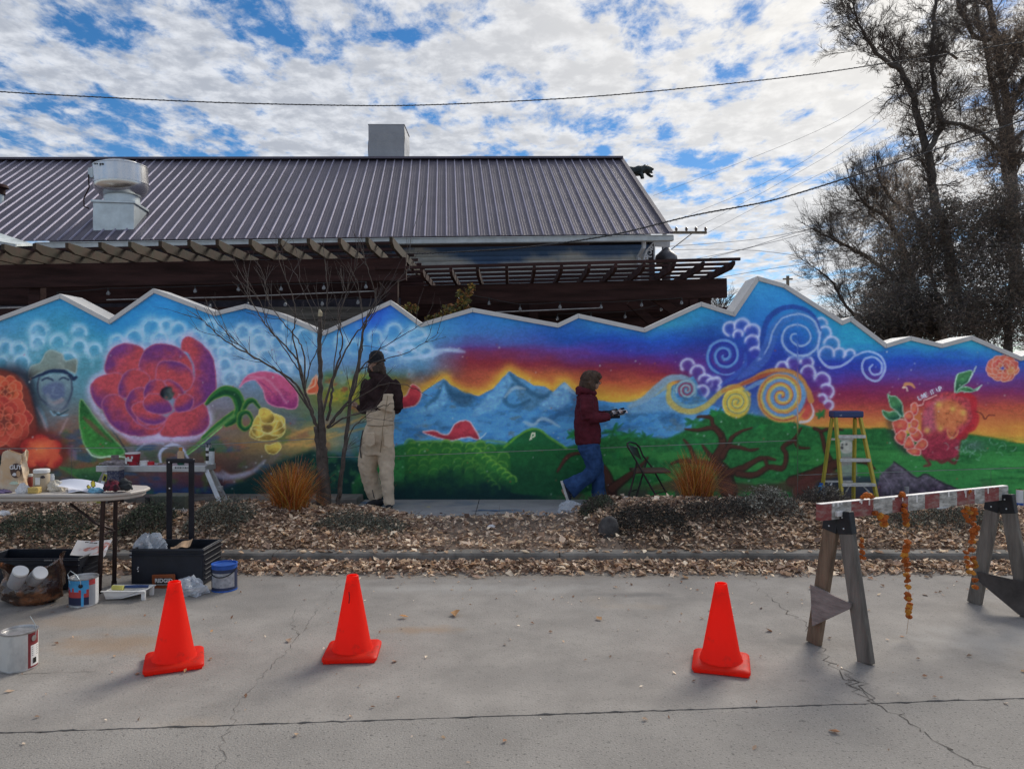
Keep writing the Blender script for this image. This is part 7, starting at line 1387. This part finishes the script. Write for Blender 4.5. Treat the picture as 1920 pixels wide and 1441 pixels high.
crumple('plastic_bag', 'clear plastic bag slumped on the street in front of the toolbox badge', 'plastic bag', GP(360, 1113), .10, .08, .08, M_cling, 33, .35, 2.2, 30)
cr = root('storage_crate', (-3.5, 5.6, 0), 'low open black plastic crate under the folding table', 'crate'); X0, X1 = at(-40, 5.46, 0).x, -3.20
openbox(X0, X1, 5.46, 5.78, .01, .235, .014, M_blkp, cr)
for z_ in (.222, .185): MB().box(((X0+X1)/2, 5.452, z_), (X1-X0+.02, .014, .010)).build('rim', M_blkp, cr, bevel=.003)
for k in range(4): MB().box((X1+.003, 5.62, .05+k*.035), (.010, .22, .012)).build('side_rib', M_blkp, cr)
for k in range(7): MB().box(P(84+k*4.1+(2 if k > 3 else 0), 1050, 5.443), (.011, .003, .010)).build('embossed_mark', mat('grey_emboss', (.22,.22,.22), .6), cr)
M_news = mat('newsprint', (.52,.50,.50), .8, col2=(.42,.16,.13), scale=9, bump=0, t0=.55, t1=.6); npp = root('magazine', at(165, 5.75, .24), 'open printed magazine resting over the right corner of the low black crate', 'magazine')
MB().grid(lambda u, v: P(131+66*u+14*v, 1040+1.5*math.sin(u*4)-28*v, 5.60+.22*v+.015*math.sin(u*7)), 8, 6).build('page', M_news, npp, smooth=2); MB().grid(lambda u, v: P(190+8*u+6*v, 1048-8*u-20*v, 5.58+.05*u+.1*v), 3, 3).build('page', M_white, npp)
for k in range(3): MB().box(P(163+8*k, 1016+k*.8, 5.755), (.028, .003, .006)).build('headline_print', M_kb, npp)
# glossy sack with jars
M_sack = mat('glossy_brown_sack', (.05,.025,.016), .18, col2=(.24,.09,.035), scale=7, bump=.6, bscale=9, t0=.5, t1=.62, spec=.8, bdist=.05)
q = GP(52, 1132); sk = root('sack', q, 'glossy brown and black plastic sack slouching open at the left edge', 'sack'); mb = MB()
def skf(u, v):
    a = u*math.tau; prof_ = np.interp(v, [0,.12,.4,.7,.88,1.], [.135,.185,.195,.185,.19,.205]); z = .26*v*(1+.22*math.sin(a*2+1.0)*v+.12*math.cos(a)); n_ = 1+.22*(fbm(np.array([math.cos(a)*1.3+9]), np.array([math.sin(a)*1.3+v*3]), .8, 61, 3)[0]-.5)*2+.04*math.sin(a*9+v*5); return q+Vector((math.cos(a)*prof_*n_, math.sin(a)*prof_*.75*n_+.05, z))
mb.grid(skf, 48, 16); mb.build('bag', M_sack, sk, smooth=2)
mb = MB(); mb.v.append(q+Vector((0, .05, .05)))
for i in range(24): a = i*math.tau/24; mb.v.append(q+Vector((math.cos(a)*.18, math.sin(a)*.13+.05, .05)))
for i in range(24): mb.face(0, 1+i, 1+(i+1) % 24)
mb.build('base', M_sack, sk)
mb = MB(); mb.tube([q+Vector(v) for v in ((-.15,-.08,.22),(-.20,-.1,.34),(-.24,-.02,.40),(-.25,.05,.3))], [.02,.024,.02,.015], 8, ry=[.006]*4); mb.build('handle', M_sack, sk, smooth=True)
M_gj = mat('grey_jar_plastic', (.30,.29,.30), .35, var=.1, bump=0)
jar('jar', 'tilted grey tub with a white lid at the left in the glossy sack', 'tub', P(28, 1096, 4.9), 0, 0, .047, .12, M_gj, M_wl, .014, Matrix.Rotation(math.radians(32), 3, 'Y')@Matrix.Rotation(math.radians(18), 3, 'X'))
jar('jar', 'second grey tub with a white lid lying behind the tilted one in the sack', 'tub', P(62, 1088, 5.0), 0, 0, .047, .105, M_gj, M_wl, .014, Matrix.Rotation(math.radians(50), 3, 'Y')@Matrix.Rotation(math.radians(24), 3, 'X'))
# ---------------------------------------------------------------- paint cans
def can(label, px_, py_, r, h, mats, pick, rimm, hand=None, lidm=None, n=36, inset=.012):
    g = GP(px_, py_); g.y += r*.6; g.x = (px_-960)/F*g.y; o = root('paint_can', g, label, 'paint can'); mb = MB(); rows = 14
    for j in range(rows+1):
        for i in range(n): a = i*math.tau/n; mb.v.append(g+Vector((r*math.cos(a), r*math.sin(a), .005+(h-.012)*j/rows)))
    for j in range(rows):
        for i in range(n): mb.cur = pick((math.degrees((i+.5)*math.tau/n)) % 360, (j+.5)/rows); mb.face(j*n+i, j*n+(i+1) % n, (j+1)*n+(i+1) % n, (j+1)*n+i)
    mb.build('body', mats, o, smooth=2)
    MB().lathe([(r*.9,.006),(r*1.02,.0),(r*1.03,.004),(r*1.01,.01)], g, n).build('bottom_rim', rimm, o, smooth=True)
    MB().lathe([(r*1.0,h-.010),(r*1.035,h-.006),(r*1.035,h),(r*.93,h+.001),(r*.90,h-.004),(r*.90,h-.02)], g, n).build('top_rim', rimm, o, smooth=True)
    MB().lathe([(r*.9,0),(0,.0015)], g+Vector((0, 0, h-inset)), n).build('contents', lidm, o)
    if hand: MB().tube([g+Vector(v) for v in hand], .0022, 6).build('bail_handle', M_galv if rimm is not M_blueR else M_blk, o, smooth=True)
    return o, g
M_spat = mat('spattered_white_can', (.60,.58,.54), .6, col2=(.36,.35,.34), scale=9, bump=.6, bscale=25, t0=.5, t1=.72, stretch=(1, 1, .5)); M_mband = mat('maroon_label', (.20,.025,.03), .5, var=.15); M_rim = mat('dull_tin_rim', (.42,.41,.40), .35, metal=.7, var=.3, scale=20); M_crust = mat('dried_paint', (.52,.50,.47), .7, var=.15, scale=14, bump=.5); M_blueR = mat('blue_plastic_rim', (.02,.10,.42), .4, bump=0)
def pkA(a, v):
    b_ = (a-333) % 360
    if b_ <= 50: return 2 if (8 <= b_ <= 42 and .08 < v < .66) else 1
    return 0
o, g = can('paint-crusted white can with a maroon label strip, nearest the camera at the left edge', 36, 1258, .088, .205, [M_spat, M_mband, M_wl], pkA, M_rim, [(.088,0,.17),(.098,-.01,.2),(.105,-.03,.245),(.085,-.04,.29)], M_crust)
for k in range(6): a = math.radians(349+k*2.6); p = g+Vector((.0893*math.cos(a), .0893*math.sin(a), .045)); MB().beam(p-Vector((0, 0, .014)), p+Vector((0, 0, .014)), .0015, .0016 if k % 2 else .0025, up=(1, 0, 0)).build('barcode_bar', M_kb, o)
for k in range(5): a0 = math.radians(344); a1 = math.radians(372); z_ = .075+k*.011; MB().beam(g+Vector((.0893*math.cos(a0), .0893*math.sin(a0), z_)), g+Vector((.0893*math.cos(a1), .0893*math.sin(a1), z_)), .001, .0025).build('label_print', MATS['grey_print'], o)
a_ = math.radians(352); MB().lathe([(.016,0),(.016,.002),(0,.003)], g+Vector((.088*math.cos(a_), .088*math.sin(a_), .165)), 16, Vector((0, 0, 1)).rotation_difference(Vector((math.cos(a_), math.sin(a_), 0)))).build('handle_boss', MATS['dull_tin_rim'], o)
M_lb = mat('light_blue_drip', (.06,.33,.62), .4, bump=0); M_rl = mat('red_label', (.46,.05,.05), .5, var=.1); M_nv = mat('navy_label', (.015,.02,.06), .5); M_gry = mat('grey_label', (.30,.31,.33), .5, var=.1)
def pkB(a, v):
    d_ = .78-.16*abs(math.sin(a*.11))-.12*abs(math.sin(a*.29+1))
    if 293 <= a <= 300: return 0
    if a > 319 or a < 60: return 4 if (a < 60 or a > 350) else (3 if v < .8 else 1)
    if v > d_ : return 0
    if v < .10: return 3
    return 2 if v < .33 else 1
o, g = can('red and navy labelled paint can dripping light blue paint, in front of the table leg', 157, 1137, .0905, .195, [M_lb, M_rl, M_nv, M_gry, M_wl], pkB, M_rim, [(-.05,-.075,.165),(-.075,-.06,.225),(-.05,-.07,.25),(0,-.085,.225),(.03,-.088,.18),(.03,-.088,.155)], mat('wet_paint_film', (.30,.30,.30), .2))
a_ = math.radians(288); MB().lathe([(.014,0),(.014,.003),(.005,.006),(0,.007)], g+Vector((.0905*math.cos(a_), .0905*math.sin(a_), .150)), 14, Vector((0, 0, 1)).rotation_difference(Vector((math.cos(a_), math.sin(a_), 0)))).build('handle_boss', M_blk, o)
def pkC(a, v):
    if .12 < v < .74 and 215 < a < 345: return 1 if (a*.07+v*3) % 1 > .12 else 3
    if v > .86: return 2
    return 0
o, g = can('navy paint can with bright blue rim and grey label, right of the toolbox', 421, 1108, .090, .195, [mat('navy_can', (.03,.04,.09), .5, var=.2), mat('silver_grey_label', (.36,.36,.38), .5, var=.25, scale=26, bump=0), M_blueR, M_gry], pkC, M_blueR, None, mat('blue_paint', (.015,.07,.30), .3))
MB().tube([g+Vector((.094*math.cos(a), .094*math.sin(a), .165-.055*math.sin(math.pi*t))) for t, a in zip(np.linspace(0, 1, 15), np.radians(np.linspace(185, 355, 15)))], .004, 6).build('bail_handle', M_blk, o, smooth=True)
# paint tray
g = GP(243, 1119); tr_ = root('paint_tray', g, 'white plastic paint tray with roller handles laid across it', 'paint tray'); mb = MB(); w_ = .15; xl, xr = g.x-.15, g.x+.14
sec = [(xl+.01,.060),(xl+.02,.018),(xl+.12,.016),(xr-.05,.055),(xr,.062)]
for (xa, za), (xb, zb2) in zip(sec[:-1], sec[1:]): mb.poly([(xa, g.y-w_/2, za), (xb, g.y-w_/2, zb2), (xb, g.y-w_/2, zb2+.004), (xa, g.y-w_/2, za+.004)], (0, w_, 0))
for yy in (g.y-w_/2, g.y+w_/2): mb.poly([(xl, yy, .064), (xr, yy, .064), (xr, yy, .052), (xl+.13, yy, .012), (xl+.02, yy, .008)], (0, .006, 0))
mb.box((xr-.01, g.y-.06, .03), (.025, .02, .06)); mb.box((xr-.01, g.y+.06, .03), (.025, .02, .06)); mb.box(((xl+xr)/2, g.y-w_/2-.004, .064), (xr-xl+.02, .016, .006)); mb.box(((xl+xr)/2, g.y+w_/2+.004, .064), (xr-xl+.02, .016, .006)); mb.build('tray', M_wl, tr_, bevel=.002)
o = MB().tube([(xl+.04, g.y-.02, .075), (xl+.12, g.y-.025, .074)], .018, 12).build('roller', mat('yellow_roller', (.62,.58,.16), .8, bump=.4), None, smooth=True); tag(o, 'yellow foam roller lying in the white paint tray', 'roller')
o = MB().tube([(xl+.11, g.y-.01, .076), (xl+.2, g.y-.005, .078), (xr-.01, g.y+.01, .076)], [.010,.013,.010], 10).build('brush_handle', mat('navy_handle', (.02,.05,.16), .4), None, smooth=True); tag(o, 'navy blue brush handle laid across the paint tray', 'brush')
# amplifier box in the bed
q = P(322, 972, 7.15); q.z = bedz(q.x, q.y)-.01; am = root('amplifier', q, 'small grey green amplifier with white script lettering behind the toolbox handle', 'amplifier')
MB().box(q+Vector((0, 0, .105)), (.34, .2, .19)).build('cabinet', mat('grey_green_vinyl', (.075,.085,.065), .7, var=.15, scale=30, bump=.3), am, bevel=.008); MB().box(q+Vector((-.185, -.01, .10)), (.05, .2, .18)).build('side_panel', M_blk, am, bevel=.006)
text_obj('Marshall', P(336, 956, 7.04), .06, M_wl, am, bold=.001, shear=.4)
# ---------------------------------------------------------------- yellow step ladder
LD = 8.55; M_yl = mat('yellow_fibreglass', (.58,.46,.07), .5, var=.12, scale=8, bump=.1); M_al = mat('ladder_aluminium', (.62,.62,.60), .4, metal=.3, var=.2, scale=20, bump=.1); M_bc = mat('blue_ladder_cap', (.035,.06,.17), .5, col2=(.3,.32,.38), scale=16, t0=.62, t1=.7)
ld = root('step_ladder', at(1590, LD, .1), 'yellow step ladder with a paint-spotted blue cap and grey treads, against the mural', 'step ladder')
cf, cb_ = LD-.1, LD+.06
MB().box((P(1585, 776, LD).x, LD-.02, P(1585, 776, LD).z), (.345, .15, .075)).build('cap', M_bc, ld, bevel=.012)
def zto(a, b, y_): t = (y_-a[1])/(b[1]-a[1]); return a[0]+(b[0]-a[0])*t
FL, FR, RL, RR = ((1567,783),(1579,942)), ((1613,783),(1646,942)), ((1560,783),(1538,940)), ((1603,783),(1600,940))
for (a, b), d0_, d1_, nm in ((FL, LD-.06, LD-.28, 'front_rail'), (FR, LD-.06, LD-.28, 'front_rail'), (RL, LD+.03, LD+.28, 'rear_rail'), (RR, LD+.03, LD+.28, 'rear_rail')):
    MB().beam(P(*a, d0_), P(*b, d1_), .028 if nm[0] == 'f' else .024, .06, up=(0, 1, 0)).build(nm, M_yl, ld, bevel=.003)
for y_ in (818, 862, 908):
    t = (y_-783)/159; d_ = LD-.06-.22*t; a = P(zto(*FL, y_), y_, d_); b = P(zto(*FR, y_), y_, d_); MB().beam(a, b, .085, .035).build('tread', M_al, ld, bevel=.003)
for y_ in (823, 902): t = (y_-783)/157; d_ = LD+.03+.25*t; MB().beam(P(zto(*RL, y_), y_, d_), P(zto(*RR, y_), y_, d_), .02, .022).build('rear_bar', M_al, ld)
for (a, b) in (((1580,910),(1562,928)), ((1618,910),(1641,934)), ((1546,926),(1560,905)), ((1592,911),(1582,932))): MB().beam(P(*a, LD-.2), P(*b, LD-.24), .008, .016).build('brace', M_al, ld)
# ---------------------------------------------------------------- folding chair
CD = 8.6; M_cb = mat('dark_brown_chair_metal', (.045,.032,.032), .45, metal=.3, var=.3); M_cs = mat('brown_chair_seat', (.12,.06,.045), .55, var=.2)
fc = root('folding_chair', at(1215, CD, .1), 'brown metal folding chair facing right between the walking person and the grass clump', 'chair')
n_, f_ = CD-.21, CD+.17
def tb_(name, pts, r=.011): MB().tube([P(*p) for p in pts], r, 8).build(name, M_cb, fc, smooth=True)
tb_('back_frame', [(1238.6,944,n_),(1203,882,n_),(1184,848,n_),(1177,837,n_),(1176,831,n_+.03),(1181,828.5,n_+.12),(1192,831,f_-.08),(1199,838,f_),(1205,853,f_),(1224,878,f_),(1257,938,f_)])
tb_('rear_leg', [(1194,866,n_+.02),(1187,900,n_+.02),(1176,941,n_+.02)]); tb_('rear_leg', [(1213,862,f_-.02),(1202,900,f_-.02),(1191,938,f_-.02)]); tb_('leg_bar', [(1179,922,n_+.02),(1193,918,f_-.02)], .008); tb_('front_bar', [(1228,925,n_),(1250,920,f_)], .008)
MB().grid(lambda u, v: P(1178+5*v*1.6+(17-2*v)*u+v*3, 833+(6*u)+(20+4*u)*v, n_+.02+(f_-n_-.04)*u), 6, 5).build('back_panel', M_cb, fc, smooth=2)
s0 = P(1190, 883, n_+.02); s1 = P(1258, 882, n_+.02); MB().poly([s0, s1, Vector((s1.x-.01, f_-.02, s1.z)), Vector((s0.x-.01, f_-.02, s0.z))], (0, 0, -.03)).build('seat', M_cs, fc, bevel=.008)
# ---------------------------------------------------------------- small things along the wall
crumple('rag', 'crumpled white cloth dropped right of the walking person', 'cloth', P(1173, 946, 7.9), .155, .08, .055, M_white, 41, .3)
crumple('plastic_bag', 'clear plastic bag under the lifted rear shoe of the walking person', 'plastic bag', P(1072, 962, 7.85), .14, .09, .085, M_cling, 43, .3)
crumple('tissue', 'small white tissue lying on the leaves below the paved path', 'tissue', P(921, 989, 7.1), .035, .025, .02, M_white, 44, .3)
bk = root('bucket', P(1754, 925, 8.5), 'low white ribbed plastic bucket by the painted rocks', 'bucket'); q = P(1754, 930, 8.5); q.z = .1
MB().lathe([(.11,0),(.125,.12),(.128,.125)], q, 26).build('body', M_wl, bk, smooth=True)
for k in range(3): MB().lathe([(.127,0),(.133,.002),(.133,.010),(.127,.012)], q+Vector((0, 0, .085+.022*k)), 26).build('rim', M_wl, bk, smooth=True)
q = P(1540, 926, 7.9); cylo('bottle', 'light blue plastic bottle at the left foot of the ladder', 'bottle', 1534, 1546, 905, 930, 7.9, mat('light_blue_plastic', (.04,.25,.50), .4), prof=[(1,0),(1,.7),(.7,.82),(.4,.85),(.4,1)], extra=[('cap', .86, 1., .55, M_blueR)])
cylo('spray_can', 'white spray can with a yellow top at the right edge of the photo', 'spray can', 1906, 1918, 917, 958, 7.6, M_wl, extra=[('cap', .80, 1., .98, mat('yellow_cap', (.62,.42,.04), .4)), ('band', .25, .4, 1.01, M_blueR)])
cylo('jar', 'small grey tin standing behind the middle of the barricade rail', 'tin', 1696, 1704, 912, 926, 8.5, M_gj)
b_ = MB().tube([P(1757,953,7.0), P(1762,951,7.0), P(1775,948,7.05), P(1781,947,7.06)], [.012,.024,.024,.010], 12).build('bottle', M_wl, None, smooth=True); tag(b_, 'small white bottle lying on its side on the leaves behind the barricade', 'bottle')
crumple('tissue', 'crumpled white paper on the leaves at the left edge behind the table', 'paper', P(5, 966, 7.0), .07, .04, .03, M_white, 46, .4)
sc = crumple('yellow_scrap', 'yellow paint-stained scrap on the concrete ledge behind the table', 'scrap', P(172, 950, 7.9), .09, .05, .05, mat('yellow_scrap_paper', (.45,.42,.10), .8, var=.4, scale=20), 47, .4)
